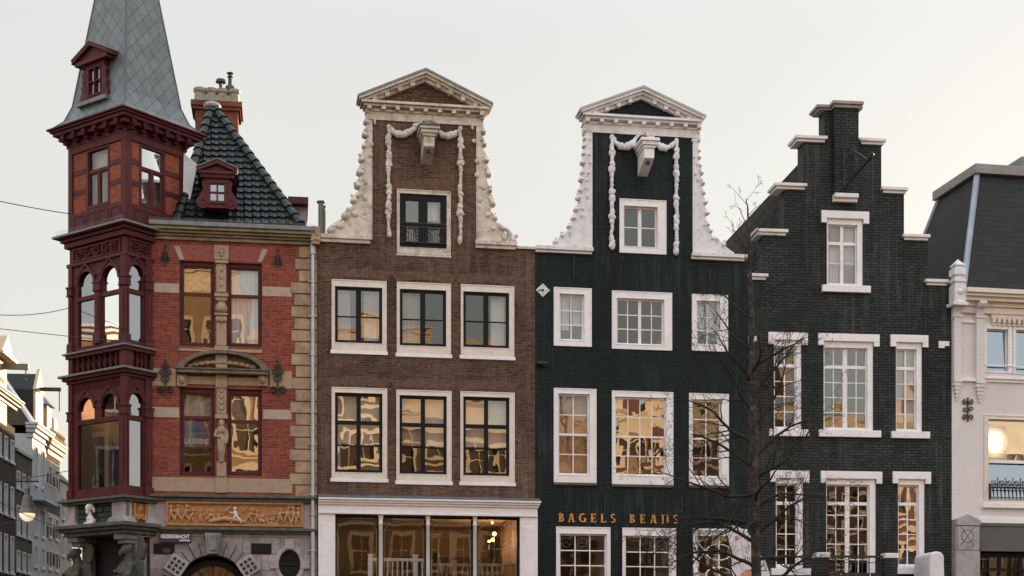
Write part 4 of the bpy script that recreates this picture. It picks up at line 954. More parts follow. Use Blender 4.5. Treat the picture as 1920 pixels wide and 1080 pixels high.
# mansard roof
ub, zb_ = A(1806, 538, -.15); ut, zt_ = A(1832, 327, -1.25)
d0, d1 = .15, 1.25; D1 = d1 + 2.4
m = MB()
sid = [(ub, d0, zb_), (ut, d1, zt_), (ut, D1, zt_), (ub - .35, D1 + 1.3, zb_ - .0)]
m.add([(ub, d0, zb_), (W5x, d0, zb_), (W5x, d1, zt_), (ut, d1, zt_), (ut, D1, zt_), (ub, D1 + 1.2, zb_), (W5x, D1, zt_), (W5x, D1 + 1.2, zb_)],
      [(0, 1, 2, 3), (0, 3, 4, 5), (3, 2, 6, 4), (5, 4, 6, 7), (1, 2, 6, 7)])
mr = m.build('mansard_roof', SLATE, h5)
m = MB(); m.tube([(ub, d0, zb_ - .05), (ut, d1, zt_)], .085, 6); m.cut(); m.tube([(ub, D1 + 1.2, zb_), (ut, D1, zt_)], .06, 6); m.build('hip_flashing', paint('pale lead hip', (.30, .34, .40), bump=.1, rough=.45, metal=.3), mr)
m = MB(); cm = .27
m.box(ut - .12, W5x, d1 - .14, D1 + .14, zt_ + .0, zt_ + cm); m.build('roof_coping', paint('grey zinc coping', (.23, .225, .22), var=.25, scale=3, bump=.2, dirt=(.12, .11, .1), rough=.5), mr, bevel=.01)
MB().box(A(1906, 310, -2.5)[0], W5x, 2.2, 3.4, zt_ + cm, A(1910, 305, -2.4)[1] + .12).build('roof_box', LEAD, mr)
m = MB(); m.box(.03, .3, .35, 10, 0, zb_); m.box(.3, W5x, 9.8, 10, 0, zb_); m.box(W5x - .3, W5x, .35, 9.8, 0, zb_); m.build('side_wall', WBRICK, h5)
m = MB(); m.box(-.42, .028, .25, .5, A(1783, 575)[1], A(1783, 545)[1]); m.build('roof_hopper', IRON, h5)
# wrought anchor ornament
u, z1 = A(1814.5, 747, .03); _, z0 = A(1814.5, 788, .03); m = MB(); m.tube([(u, -.04, z1 + .03), (u, -.04, z0 - .03)], .022, 6)
for zc_, s in ((z1 - .10, 1), (z0 + .10, -1)):
    for sg in (-1, 1): scroll(m, u + sg * .085, -.04, zc_, .075, 1.2, .017, -sg * s, 90 * s)
for sg in (-1, 1): scroll(m, u + sg * .085, -.04, (z1 + z0) / 2, .075, 1.1, .015, sg, 0)
m.build('wall_anchor', IRON, h5)
# ================================================================== HOUSE: red brick corner house with turret
F = F1; A = F1.at
h1 = house(F1, 'red brick and sandstone corner house with maroon wooden turret and grey slate spire', 'corner_house', 'house')
H = []
ra = F1.ang + math.pi / 4
r_ = Vector((math.cos(ra), math.sin(ra))); Pf = Vector(F1.world(U1))
k = (235 - CX) / FPX
w_ = (Pf.x - k * Pf.y) / (r_.x - k * r_.y); C_ = Pf - r_ * w_          # front corner of the bay
DB = w_
TA = F1.ang - math.pi / 4; ut_ = Vector((math.cos(TA), math.sin(TA)))
k = (130.5 - CX) / FPX; WT = (C_.x - k * C_.y) / (ut_.x - k * ut_.y); OT = C_ - ut_ * WT
TF = Facade(OT, TA); RF = Facade(C_, ra); DT = RF.at(345, 320)[0]
def zcp(y, out=0.0):
    p = C_ + (TF.N + RF.N) * out; return CH + p.y * (HY - y) / FPX
tur = empty('turret', (0, 0, 0), 0, h1); tur.matrix_basis = F1.xf().inverted() @ TF.xf()
RX = Matrix.Translation((WT, 0, 0)) @ Matrix.Rotation(math.pi / 2, 4, 'Z')
class TB(MB):
    """turret builder: front-face coordinates, .r switches to the right face"""
    def r(s): s.xf = RX; return s
    def l(s): s.xf = None; return s
def wrap(m, x0, x1, y1, out, z0, z1):
    m.box(x0 - out, x1 + out, -out, y1, z0, z1)
zA, zB, zB2, zC, zC2, zD, zD2, zE = zcp(928), zcp(702, .12), zcp(684, .2), zcp(653, .1), zcp(641, .16), zcp(478), zcp(471), zcp(438, .1)
zE2 = zcp(409, .3)
def arches(m, lights, x0, x1, z0, z1, zlow, ztr0, ztr1, ztop, y0, y1):
    """a wooden screen with arched upper lights and square lower lights"""
    xs = [x0] + [v for l in lights for v in l] + [x1]
    for k in range(0, len(xs), 2): m.box(xs[k], xs[k + 1], y0, y1, z0, z1)
    for a, b in lights:
        r = (b - a) / 2; m.archfill(a, b, ztop - r, z1, y0, y1); m.box(a, b, y0, y1, z0, zlow); m.box(a, b, y0 + .01, y1 - .01, ztr0, ztr1)
        m.band((a + b) / 2, ztop - r, r - .02, r + .07, 0, 180, y0 - .035, y0 + .01, 14)
        for sg in (-1, 1):  # pointed label moulding over each arch
            c = (a + b) / 2; m.prism([(c, ztop + .20), (c, ztop + .13), (c + sg * (r + .09), ztop - r * .55), (c + sg * (r + .14), ztop - r * .45)], y0 - .05, y0 + .005)
# panes / openings on the two storeys
tf = lambda px, py=600: TF.at(px, py)[0]; rf_ = lambda px, py=600: RF.at(px, py)[0]
tz = lambda px, py: TF.at(px, py)[1]; rz_ = lambda px, py: RF.at(px, py)[1]
L1 = [(tf(146), tf(177)), (tf(190), tf(222.5))]; R1 = [(rf_(241), rf_(269))]
scr = TB()
up = dict(zlow=tz(161, 649), ztr0=tz(161, 562), ztr1=tz(161, 555), ztop=tz(161, 508))
arches(scr, L1, 0, WT, zC2, zD, y0=0, y1=.12, z0=zC2, z1=zD, **up) if False else None
def screen(z0, z1, up, low, mid_low=True):
    m = TB()
    for (lights, xa, xb, sw) in ((L1, 0, WT, False), (R1, 0.0, DB + .25, True)):
        if sw: m.r()
        else: m.l()
        xs = [xa] + [v for l in lights for v in l] + [xb]
        if sw: xs[0] = .121
        for k in range(0, len(xs), 2):
            zz = z0
            if (not mid_low) and (not sw) and k == 2: zz = up['ztr0']
            m.box(xs[k], xs[k + 1], 0, .12, zz, z1)
        for a, b in lights:
            r = (b - a) / 2; zt = up['ztop']; m.archfill(a, b, zt - r, z1, 0, .12)
            m.box(a, b, 0, .12, z0, up['zlow']); m.box(a - .0, b + .0, .005, .115, up['ztr0'], up['ztr1'])
            m.band((a + b) / 2, zt - r, r - .025, r + .06, 0, 180, -.035, .01, 14)
            c = (a + b) / 2
            for sg in (-1, 1): m.prism([(c, zt + .20), (c, zt + .13), (c + sg * (r + .05), zt - r * .6), (c + sg * (r + .10), zt - r * .5)], -.05, .005)
        if not mid_low and not sw: m.box(lights[0][1], lights[1][0], .0, .12, z0, up['zlow']); m.box(lights[0][1], lights[1][0], .005, .115, up['ztr0'], up['ztr1'])
    return m
upU = dict(zlow=tz(161, 649), ztr0=tz(161, 563), ztr1=tz(161, 555), ztop=tz(161, 508))
upL = dict(zlow=tz(161, 917), ztr0=tz(161, 796), ztr1=tz(161, 787), ztop=tz(161, 744))
sU = screen(zC2, zD, upU, 0).build('upper_window_screen', MAROON, tur, bevel=.008)
sL = screen(zA, zB, upL, 0, mid_low=False).build('lower_window_screen', MAROON, tur, bevel=.008)
G_BAY = glass('bay window glass', .13, .0014, body=.88)
G_SKY = glass('side bay glass', .34, .0006, tint=(.86, .88, .98))
m = TB(); 
def panes(zlo, zm, zhi, y=.07):
    v = []
    for a, b in L1: v += [(a - .02, b + .02, zlo, zm), (a - .02, b + .02, zm, zhi)]
    return v
for nm, up in (('upper', upU), ('lower', upL)):
    if nm == 'upper': c = panes(up['zlow'], up['ztr0'] + .05, up['ztop'])
    else: c = [(L1[0][0] - .02, L1[1][1] + .02, up['zlow'], up['ztr0'] + .05)] + [(a - .02, b + .02, up['ztr0'] + .05, up['ztop']) for a, b in L1]
    pane_mesh([c[0], c[1]] if nm == 'upper' else [c[1]], .06, .004).build('front_pane', G_SKY, tur); pane_mesh(c[2:] if nm == 'upper' else [c[0], c[2]], .06, .004).build('front_pane', G_BAY, tur)
    m = pane_mesh([(R1[0][0] - .02, R1[0][1] + .02, up['zlow'], up['ztop'])], .06, .0); m.v = [tuple(RX @ Vector(v)) for v in m.v]; m.build('side_pane', G_SKY, tur)
for za_, zb_ in ((zA + .05, zB - .05), (zC2, zD)):
    m = MB(); m.add([(.1, .13, za_), (WT - .1, .13, za_), (WT - .1, DB + .2, za_), (WT - 1.2, 2.2, za_), (.1, 2.2, za_), (.1, .13, zb_), (WT - .1, .13, zb_), (WT - .1, DB + .2, zb_), (WT - 1.2, 2.2, zb_), (.1, 2.2, zb_)],
                    [(0, 1, 2, 3, 4), (5, 6, 7, 8, 9), (2, 3, 8, 7), (3, 4, 9, 8), (4, 0, 5, 9)])
    m.build('bay_room', paint('pale room wall', (.34, .33, .27), var=.1, bump=0), tur)
m = curtain(tf(196), tf(221), upL['zlow'], upL['ztop'], .24, .05, .2); m.build('dark_drape', paint('dark drape', (.015, .017, .02), bump=0), tur, smooth=True)
m = MB(); m.box(tf(172), tf(180), .40, .5, upL['zlow'], upL['ztop']); m.box(tf(182), tf(196), .8, .9, upL['zlow'], upL['ztop']); m.box(tf(146), tf(172), .45, .5, upL['ztr0'] - .25, upL['ztr0'] - .12); m.build('inner_post', STONEP, tur)
# corner posts with capitals, pilasters
m = TB()
def post(m, a, b, z0, z1, zc, out=.05):
    m.box(a, b, -out, .0, z0, z1); c, w = (a + b) / 2, (b - a) / 2
    m.box(c - w - .04, c + w + .04, -out - .05, .0, zc, zc + .05); m.box(c - w - .02, c + w + .02, -out - .03, 0, zc - .16, zc - .001); m.box(c - w - .035, c + w + .035, -out - .04, 0, zc - .20, zc - .161)
    m.box(c - w - .03, c + w + .03, -out - .03, 0, z0, z0 + .25)
    m.box(c - w * .45, c + w * .45, -out - .025, -out + .001, z0 + .35, zc - .3)
for z0, z1, up in ((zC2, zD, upU), (zA, zB, upL)):
    zc_ = up['ztop'] - (L1[0][1] - L1[0][0]) / 2 - .06
    m.l(); post(m, .0, .15, z0, z1, zc_); post(m, WT - .15, WT + .05, z0, z1, zc_)
    if up is upU: post(m, L1[0][1] + .03, L1[1][0] - .03, up['zlow'], z1 - .5, zc_, .03)
    m.r(); post(m, .001, .09, z0, z1, zc_); post(m, rf_(271), rf_(283), z0, z1, zc_)
m.l(); m.build('corner_post', MAROON, tur, bevel=.006)
# carved frieze panels
m = TB(); rr = random.Random(4)
fz0, fz1 = zD2 + .02, zE - .04
for sw, a, b in ((0, .22, WT - .22), (1, .16, DB - .12)):
    m.r() if sw else m.l()
    m.rect_ring(a - .05, b + .05, fz0, fz1, .04, .04, .04, .04, -.04, .0)
m.l(); m.box(0, WT, 0, .12, zD, zE); m.r(); m.box(.121, DB + .2, 0, .12, zD, zE); m.l(); m.build('frieze', MAROON, tur, bevel=.005)
m = TB()
for sw, a, b in ((0, .25, WT - .25), (1, .18, DB - .14)):
    m.r() if sw else m.l()
    n = max(2, int((b - a) / .3)); zc_ = (fz0 + fz1) / 2; hz = (fz1 - fz0) / 2
    for k in range(n):
        x = a + (b - a) * (k + .5) / n; scroll(m, x, -.03, zc_, hz * .72, 1.4, .025, 1 if k % 2 else -1, 90 * k, 16)
        for q in range(6): t = rr.uniform(0, 6.28); m.blob((x + math.cos(t) * hz * .8, -.03, zc_ + math.sin(t) * hz * .7), (.05, .03, .035), 6, 4)
    m.cut()
m.l(); m.build('carved_scrolls', MAROON2, tur, remesh=.02)
# mouldings and ledges of the bay
m = TB()
DL = DB + .05
def ring(z0, z1, out, dl=None): m.box(-out, WT + out, -out, (DL if dl is None else dl), z0, z1)
m.l(); ring(zD, zD2, .06); m.cut(); ring(zE, zE + .14, .10); ring(zE + .141, zE + .22, .17); ring(zE + .221, zE2 - .06, .26); m.cut()
ring(zC + .0, zC2 - .05, .08); m.cut(); ring(zB2 - .14, zB2 - .06, .14); ring(zB, zB2 - .141, .06); m.cut()
ring(zA - .02, zA + .08, .04)
m.build('maroon_moulding', MAROON, tur, bevel=.01)
m = TB(); ring(zE2 - .059, zE2, .32); m.cut(); ring(zC2 - .049, zC2, .14); m.cut(); ring(zB2 - .059, zB2, .22); m.build('lead_ledge', LEAD, tur, bevel=.01)
# balustrade band of the bay
m = TB()
m.box(.12, WT, .10, .2, zB2, zC); m.r(); m.box(.201, DL, .10, .2, zB2, zC); m.l()
m.box(-.02, .14, -.03, .12, zB2, zC); m.box(WT - .20, WT + .03, -.03, .2, zB2, zC); m.r(); m.box(DB - .06, DB + .05, -.03, .1, zB2, zC); m.box(.2, .24, -.03, .1, zB2, zC)
m.l(); m.build('balustrade_posts', MAROON, tur, bevel=.006)
m = TB(); hz = zC - zB2
for sw, a, b, n in ((0, .2, WT - .26, 8), (1, .32, DB - .12, 3)):
    m.r() if sw else m.l()
    for k in range(n):
        x = a + (b - a) * (k + .5) / n
        m.lathe(x, .03, [(.055, zB2), (.055, zB2 + hz * .12), (.03, zB2 + hz * .2), (.07, zB2 + hz * .42), (.03, zB2 + hz * .7), (.035, zB2 + hz * .8), (.055, zB2 + hz * .9), (.055, zC)], 8); m.cut()
m.l(); m.build('turned_baluster', MAROON2, tur, smooth=True)
# vertical boarding grooves under the balustrade
m = TB(); z0_, z1_ = upL['ztop'] + .02, zB - .03
for k in range(26):
    x = .18 + (WT - .4) * k / 25; m.box(x, x + .015, -.012, .0, zB - .22, zB - .01)
m.build('boarding_ribs', MAROON2, tur)
# ---- tower room
zF, zG = zcp(388), zcp(247)
BR = TB(); HT = []
fw = (tf(163, 330), tf(206, 330), TF.at(185, 388)[1], TF.at(185, 276)[1]); rw = (rf_(261, 330), rf_(309.5, 330), RF.at(285, 392)[1], RF.at(285, 277)[1])
def fcells(x1, hole, xf, x0=0): m = MB(xf); m.cells([(x0, x1, zE2, zG)], [hole], 0, .2); return m
m = fcells(WT, fw, None); m.xf = RX; m.cells([(.201, DT, zE2, zG)], [rw], 0, .2); m.xf = None
m.box(.0, .2, .201, DT, zE2, zG); m.box(.2, WT - .2, DT - .2, DT, zE2, zG)
m.build('tower_wall', brick('orange red brick', (.34, .085, .045), (.25, .06, .035), (.26, .13, .09), rh=.07, blotch=.25), tur)
m = TB()
def woodwork(X1, hole, left, bands):
    a, b = hole[0], hole[1]
    m.box(left, left + .16, -.05, .0, zE2, zG); m.box(X1 - .16, X1, -.05, .0, zE2, zG)
    m.box(left + .16, X1 - .16, -.045, .0, zE2, hole[2] - .02); m.box(left + .16, X1 - .16, -.05, .0, hole[3] + .0, zG)
    h3_ = (hole[3] - hole[2]) / 3
    for k in (1, 2):
        z = hole[2] + h3_ * k
        for p, q in ((left + .16, a - .0), (b, X1 - .16)): m.box(p, q, -.012, .0, z - .07, z + .07)
    for t in range(4):
        x = left + .25 + (X1 - left - .5) * t / 3.6; m.rect_ring(x, x + (X1 - left) * .17, zE2 + .08, hole[2] - .12, .02, .02, .02, .02, -.06, -.045)
woodwork(WT + .05, fw, 0, 1); m.r(); woodwork(DT, rw, -.0, 1); m.l()
m.build('timber_framing', MAROON, tur, bevel=.006)
for hole, xf, nm in ((fw, None, 'front'), (rw, RX, 'side')):
    a, b, z0, z1 = hole; m = MB(xf); cx = (a + b) / 2; zt = z0 + (z1 - z0) * .62
    m.rect_ring(a, b, z0, z1, .07, .07, .06, .07, -.02, .12); m.box(a + .07, b - .07, .0, .1, zt - .04, zt + .04); m.box(cx - .04, cx + .04, .005, .1, z0 + .07, zt - .04)
    for p, q in ((a + .07, cx - .04), (cx + .04, b - .07)): m.rect_ring(p, q, z0 + .07, zt - .04, .03, .03, .03, .03, .02, .08)
    m.build('tower_window_frame', MAROON, tur, bevel=.005)
    pm = pane_mesh([(a + .05, b - .05, z0 + .05, zt), (a + .05, b - .05, zt, z1 - .05)], .05, .004)
    if xf is not None: pm.v = [tuple(xf @ Vector(v)) for v in pm.v]
    pm.build('tower_pane', G_BAY if nm == 'front' else G_MID, tur)
MB().box(.25, WT - .25, .25, DT - .25, zE2 + .1, zG - .1).build('tower_inner', BLIND, tur) if False else None
m = MB(); m.box(.21, WT - .21, .22, .24, zE2, zG); m.build('tower_blind', BLIND, tur); m = MB(); m.box(WT - .24, WT - .22, .25, DT - .25, zE2, zG); m.build('tower_blind', CURT, tur)
# entablature with brackets
e0 = zcp(238); e1 = zcp(226, .2)
m = TB()
def tring(z0, z1, out): m.box(-out, WT + out, -out, DT + out, z0, z1)
tring(zG, zG + .14, .06); tring(zG + .141, e1, .03)
OUTC = .42; zk0 = zcp(212, OUTC * .8); zk1 = zcp(194.5, OUTC)
tring(e1 + .0, zk0, .20) if e1 < zk0 else None
tring(zk0 + .001, zk0 + (zk1 - zk0) * .45, OUTC * .72); tring(zk0 + (zk1 - zk0) * .45 + .001, zk0 + (zk1 - zk0) * .75, OUTC * .86); tring(zk0 + (zk1 - zk0) * .75 + .001, zk1, OUTC)
m.build('tower_cornice', MAROON, tur, bevel=.01)
m = TB()
bh = zk0 - zG - .12
def brk(x):
    m.box(x - .07, x + .07, -.28, .0, zk0 - .12, zk0); m.box(x - .06, x + .06, -.20, .0, zk0 - .24, zk0 - .121); m.box(x - .05, x + .05, -.12, .0, zk0 - bh * .9, zk0 - .241); m.blob((x, -.25, zk0 - .15), (.06, .05, .05), 6, 5)
for k in range(6): brk(.05 + (WT - .1) * k / 5)
m.r()
for k in range(6): brk(.06 + (DT - .12) * k / 5)
m.l(); m.build('cornice_bracket', MAROON2, tur, bevel=.006)
# spire
def sq(o, z): return [(-o, -o, z), (WT + o, -o, z), (WT + o, DT + o, z), (-o, DT + o, z)]
zs0 = zk1 + .0; zs1 = zs0 + .62; pc = Vector(TF.world(WT / 2, -DT / 2)); zap = CH + pc.y * (HY + 290) / FPX
m = MB(); lev = [sq(.34, zs0), sq(.10, zs0 + .22), sq(-.05, zs1), ]
z_ = zs1; 
def at_t(t): o = -.05; cx, cy = WT / 2, DT / 2; return [(cx + (x - cx) * (1 - t), cy + (y - cy) * (1 - t), zs1 + (zap - zs1) * t) for x, y, z in sq(o, 0)]
lev += [at_t(.25), at_t(.5), at_t(.75), at_t(.985)]
vs = [v for l in lev for v in l]; fs = [(4 * i + k, 4 * i + (k + 1) % 4, 4 * i + 4 + (k + 1) % 4, 4 * i + 4 + k) for i in range(len(lev) - 1) for k in range(4)] + [(0, 1, 2, 3), tuple(range(len(vs) - 4, len(vs)))]
sp_ = m.add(vs, fs).build('spire', SPIRE, tur)
m = MB()
for k in range(4): m.tube([l[k] for l in lev], .022, 6)
m.build('hip_roll', paint('dull slate hip', (.11, .13, .135), rough=.8, bump=0), tur, smooth=True)
# spire dormer
v_ = -.02; a, b = TF.at(152, 150, v_)[0], TF.at(204, 150, v_)[0]; cx = (a + b) / 2; z0, z1 = TF.at(178, 186, v_)[1], TF.at(178, 117, v_)[1]; za_ = TF.at(171, 87, .1)[1]
wx0, wx1, wz0, wz1 = TF.at(166.5, 150, v_)[0], TF.at(190.5, 150, v_)[0], TF.at(178, 179, v_)[1], TF.at(178, 126, v_)[1]
m = MB()
m.rect_ring(wx0 - .13, wx1 + .13, wz0 - .12, wz1 + .1, .13, .13, .1, .12, .0, 1.4); m.rect_ring(wx0, wx1, wz0, wz1, .03, .03, .03, .03, -.02, .1)
m.box((wx0 + wx1) / 2 - .015, (wx0 + wx1) / 2 + .015, -.02, .1, wz0, wz1); m.box(wx0, wx1, -.018, .1, (wz0 + wz1) / 2 - .015, (wz0 + wz1) / 2 + .015)
for sg in (-1, 1):
    xx = cx + sg * (wx1 - wx0) * .5 + sg * .13
    for k, (dz, r) in enumerate(((.12, .15), (.38, .10), (.58, .07), (.74, .09))): m.band(xx + sg * .02, wz0 - .1 + dz * (wz1 - wz0 + .2), .001, r, 0, 360, -.01, .08, 12)
    m.prism([(xx, wz0 - .14), (xx + sg * .14, wz0 - .1), (xx + sg * .1, wz0 + .3), (xx, wz1)], .0, .06)
zp = wz1 + .1; hw = (b - a) / 2 + .08
m.box(cx - hw, cx + hw, -.12, 1.6, zp, zp + .09); m.prism([(cx - hw - .04, zp + .09), (cx + hw + .04, zp + .09), (cx, za_)], -.06, 1.8)
for sg in (-1, 1): m.prism([(cx + sg * (hw + .08), zp + .07), (cx + sg * (hw + .08), zp + .16), (cx, za_ + .12), (cx, za_ + .02)], -.16, 1.8)
sdm = m.build('spire_dormer', MAROON, tur, bevel=.006)
m = MB(); m.box(cx - hw + .05, cx + hw - .05, -.12, .3, wz0 - .22, wz0 - .12); m.cut()
for sg in (-1, 1): m.prism([(cx + sg * (hw + .1), zp + .162), (cx + sg * (hw + .1), zp + .182), (cx, za_ + .145), (cx, za_ + .125)], -.17, 1.8)
m.build('dormer_lead', LEAD, tur); pane_mesh([(wx0, wx1, wz0, wz1)], .05).build('dormer_pane', G_SKY, tur)
# bird spikes along the ledges
m = TB()
for k in range(46): x = -.2 + (WT + .4) * k / 45; m.tube([(x, -.26, zE2), (x + .015, -.28, zE2 + .12)], .0035, 3)
m.build('bird_spikes', paint('grey plastic spikes', (.3, .3, .3), bump=0), tur)
# ---- stone base of the bay
z1a, z1b = zcp(938, .1), zcp(926, .28); z2a, z2b = zcp(990, .28), zcp(976, .28)
m = TB(); ring(z1a, z1a + (z1b - z1a) * .5, .14, DL); ring(z1a + (z1b - z1a) * .5, z1b, .22, DL); ring(z1b, zA, .06, DL); m.build('upper_stone_ledge', MOSS, tur, bevel=.012)
m = TB(); ring(z2b - .18, z2b - .10, .20); ring(z2b - .099, z2b, .30); ring(z2b - .28, z2b - .181, .10); m.build('lower_stone_ledge', MOSS, tur, bevel=.015)
m = TB(); m.box(.0, WT - .0, .06, .3, z2b, z1a); m.r(); m.box(.301, DL, .06, .3, z2b, z1a); m.l(); m.build('panel_backing', GREENST, tur)
m = TB()
for a, b, sw in ((-.02, .26, 0), (tf(212), WT + .04, 0), (-.02, rf_(246), 1), (rf_(275), DL, 1)):
    m.r() if sw else m.l(); m.box(a, b, -.04, .1, z2b + .0, z1a); m.prism([(a - .12, z2b + .001), (b + .12, z2b + .001), (b, z2b + .14), (a, z2b + .14)], -.12, .0); m.cut()
m.l(); m.build('stone_pier', LSTONE, tur, bevel=.006)
m = TB(); rr = random.Random(9)   # rusticated blocks behind the bust
z = z2b + .03
while z < z1a - .06:
    x = .30; hh = rr.uniform(.11, .17)
    while x < tf(211) - .05:
        ww = rr.uniform(.18, .34); xe = min(x + ww, tf(211) - .02); m.box(x, xe - .02, rr.uniform(-.0, .03), .08, z, min(z + hh, z1a) - .018); x = xe
    z += hh
m.build('rusticated_block', GREENST, tur, bevel=.02)
# cartouche with a date on the right face
m = TB().r(); ca, cb = rf_(248), rf_(273.5); cc = (ca + cb) / 2; m.box(ca, cb, -.0, .1, z2b + .05, z1a - .02)
for k in range(9):
    t = k / 8
    for sg in (-1, 1): m.blob((cc + sg * (cb - ca) * .42, -.04, z2b + .08 + (z1a - z2b - .14) * t), (.045, .05, .05), 6, 5)
m.blob((cc, -.03, (z2b + z1a) / 2 + .02), (.10, .06, .2), 10, 8); scroll(m, cc - .08, -.06, z2b + .14, .08, 1.2, .025); scroll(m, cc + .08, -.06, z2b + .14, .08, 1.2, .025, -1, 180)
m.blob((cc, -.05, z1a - .09), (.06, .05, .05)); m.l(); m.build('cartouche', TERRA, tur, remesh=.016)
for k in range(3):
    m = TB().r(); x = cc - .055 + k * .045; m.box(x, x + .014, -.095, -.07, (z2b + z1a) / 2 - .03, (z2b + z1a) / 2 + .07); m.l(); m.build('numeral', paint('dark numeral', (.06, .03, .02), bump=0), tur)
# masses behind and below the bay
m = TB(); m.box(.05, WT - .05, DB - .0, DB + .3, 0, z2b - .29); gb = m
m.build('corner_wall', GSTONE, tur)
oc = TF.at(262, 1100, -.45); m = TB(); m.band(oc[0], oc[1], (.80, .62), (1.08, .88), 92, 188, .46, .54, 18); m.build('orange_arch', paint('orange glazed arch', (.30, .10, .03), var=.3, scale=4, dirt=(.12, .05, .03)), tur)
m = TB(); m.box(.3, WT - .12, .55, .60, .2, z2b - .3); m.build('porch_shade_sheet', DARKR, tur)  # flat black sheet; shade of the porch opening put into its colour
for sx, nm in ((.16, 0), (WT - .20, 1)):
    m = TB(); m.box(sx - .2, sx + .2, -.05, .6, z2b - .42, z2b - .281); m.box(sx - .16, sx + .16, .05, .6, z2b - .52, z2b - .421); m.box(sx - .12, sx + .18, .35, .7, 0.1, z2b - .52); m.build('corbel_block', GSTONE, tur, bevel=.02)
def griffin(sx, sgn, s=1.0):
    m = TB(); Z = z2b - .56; y = .12
    m.blob((sx, y - .08, Z - .14), (.12, .15, .15), 10, 8); m.blob((sx - .03, y - .20, Z - .18), (.06, .09, .05)); m.blob((sx - .04, y - .24, Z - .25), (.045, .05, .04))    # head, muzzle, jaw
    for q in (-1, 1): m.blob((sx + q * .10, y - .02, Z - .08), (.05, .10, .10), 6, 5); m.blob((sx + q * .045, y - .19, Z - .11), (.02, .02, .018), 6, 4)
    m.tube([(sx, y - .02, Z - .2), (sx + .02, y + .02, Z - .42), (sx, y - .06, Z - .7), (sx, y + .0, Z - 1.1), (sx, y + .1, Z - 1.5)], [.11, .14, .21, .19, .14], 10)
    m.tube([(sx - .14, y - .05, Z - .5), (sx - .24, y - .22, Z - .72), (sx - .12, y - .34, Z - .66)], [.08, .065, .045], 8)
    m.tube([(sx + .14, y - .05, Z - .5), (sx + .22, y - .20, Z - .78), (sx + .1, y - .32, Z - .86)], [.08, .065, .045], 8)
    for q, rx in enumerate((.0, .10, .20, .30)):   # wing of overlapping long feathers
        m.tube([(sx + sgn * .12, y + .10, Z - .62 + q * .03), (sx + sgn * (.26 + rx * .5), y + .12, Z - .30), (sx + sgn * (.24 + rx), y + .12, Z + .26 - q * .08)], [.09, .075, .03], 6)
    for q in range(7): t = q / 6; m.tube([(sx + sgn * (.14 + .3 * t), y + .06, Z - .5 + .1 * t), (sx + sgn * (.2 + .34 * t), y + .05, Z - .85 - .05 * t)], [.04, .02], 6)
    return m
for sx, sgn in ((.14, 1), (WT - .02, 1)):
    g = griffin(sx, sgn); g.build('winged_statue', STATUE, tur, remesh=.02)
# bust
bx = tf(176, 960); e = empty('portrait_bust', (*TF.world(bx, .12), z2b + .001), TA); tag(e, 'white stone bust of a bearded man on the corner ledge', 'bust')
HB = z1a - z2b; m = MB(); s = HB * 1.06
m.box(-.14 * s / .5, .14 * s / .5, -.08, .09, 0, .10 * s); m.blob((0, 0, .16 * s), (.22 * s, .15 * s, .08 * s)); m.blob((0, .0, .26 * s), (.24 * s, .14 * s, .13 * s), 12, 8); m.tube([(0, .02, .3 * s), (-.01, -.01, .55 * s)], [.12 * s, .085 * s], 10)
m.blob((-.02, -.03, .74 * s), (.135 * s, .16 * s, .19 * s), 14, 12); m.blob((0, .03, .80 * s), (.16 * s, .17 * s, .16 * s), 12, 10)
m.blob((-.04 * s, -.13 * s, .56 * s), (.09 * s, .07 * s, .12 * s)); m.blob((-.05 * s, -.20 * s, .73 * s), (.022 * s, .045 * s, .055 * s)); m.blob((-.04 * s, -.16 * s, .64 * s), (.06 * s, .035 * s, .02 * s))
for q in (-1, 1): m.blob((-.03 * s + q * .06 * s, -.155 * s, .81 * s), (.045 * s, .03 * s, .018 * s)); m.blob((q * .15 * s, .03, .72 * s), (.03 * s, .04 * s, .055 * s)); m.blob((q * .15 * s, .06, .66 * s), (.06 * s, .07 * s, .10 * s))
m.blob((.16 * s, .05, .58 * s), (.07 * s, .06 * s, .06 * s)); m.prism([(.05 * s, .06 * s), (.30 * s, .10 * s), (.33 * s, .24 * s), (.2 * s, .2 * s)], -.03, .06)
m.build('carved_head', MARBLE, e, remesh=.011)

# ---- facade proper
zt = A(430, 453)[1]
wl = [((336.7, 488, 402.5, 650.5), [(.5, .0)]), ((425.5, 492, 491.5, 652))]
def redwin(o, hb, gl, cu, lab, rm=DARKIN, **k):
    i = (o[0] + 5, o[1] + 9, o[2] - 5, o[3] - 6)
    return window(F, h1, H, o, i, MAROON, MAROON, hb=hb, vb=[], border=.04, gl=gl, curt=cu, rm=rm, fy=(.08, .2), sy=(.10, .14), label=lab, **k)
redwin((336.7, 488, 402.5, 650.5), [(.645, .09)], G_MID, [(.0, 1, .66, 1, paint('amber reflection pattern', (.42, .21, .06), var=.6, scale=9))], 'upper left window with patterned amber top light')  # amber sheet carries a patterned window reflection in its colour
redwin((425.5, 492, 491.5, 652), [(.64, .09)], G_MID, [(.0, 1, .0, 1, CURT)], 'upper right window with white curtain')
wps = redwin((336.7, 726, 403, 893), [(.70, .09), (.31, .05)], G_CLR, [(.0, 1, .70, 1, TAUPE)], 'lower left window with a film poster above a dark opening', DARKR)
redwin((426, 729, 491.5, 893), [(.66, .09)], G_HI, [(.0, 1, .67, 1, TAUPE)], 'lower right window with frosted top light')
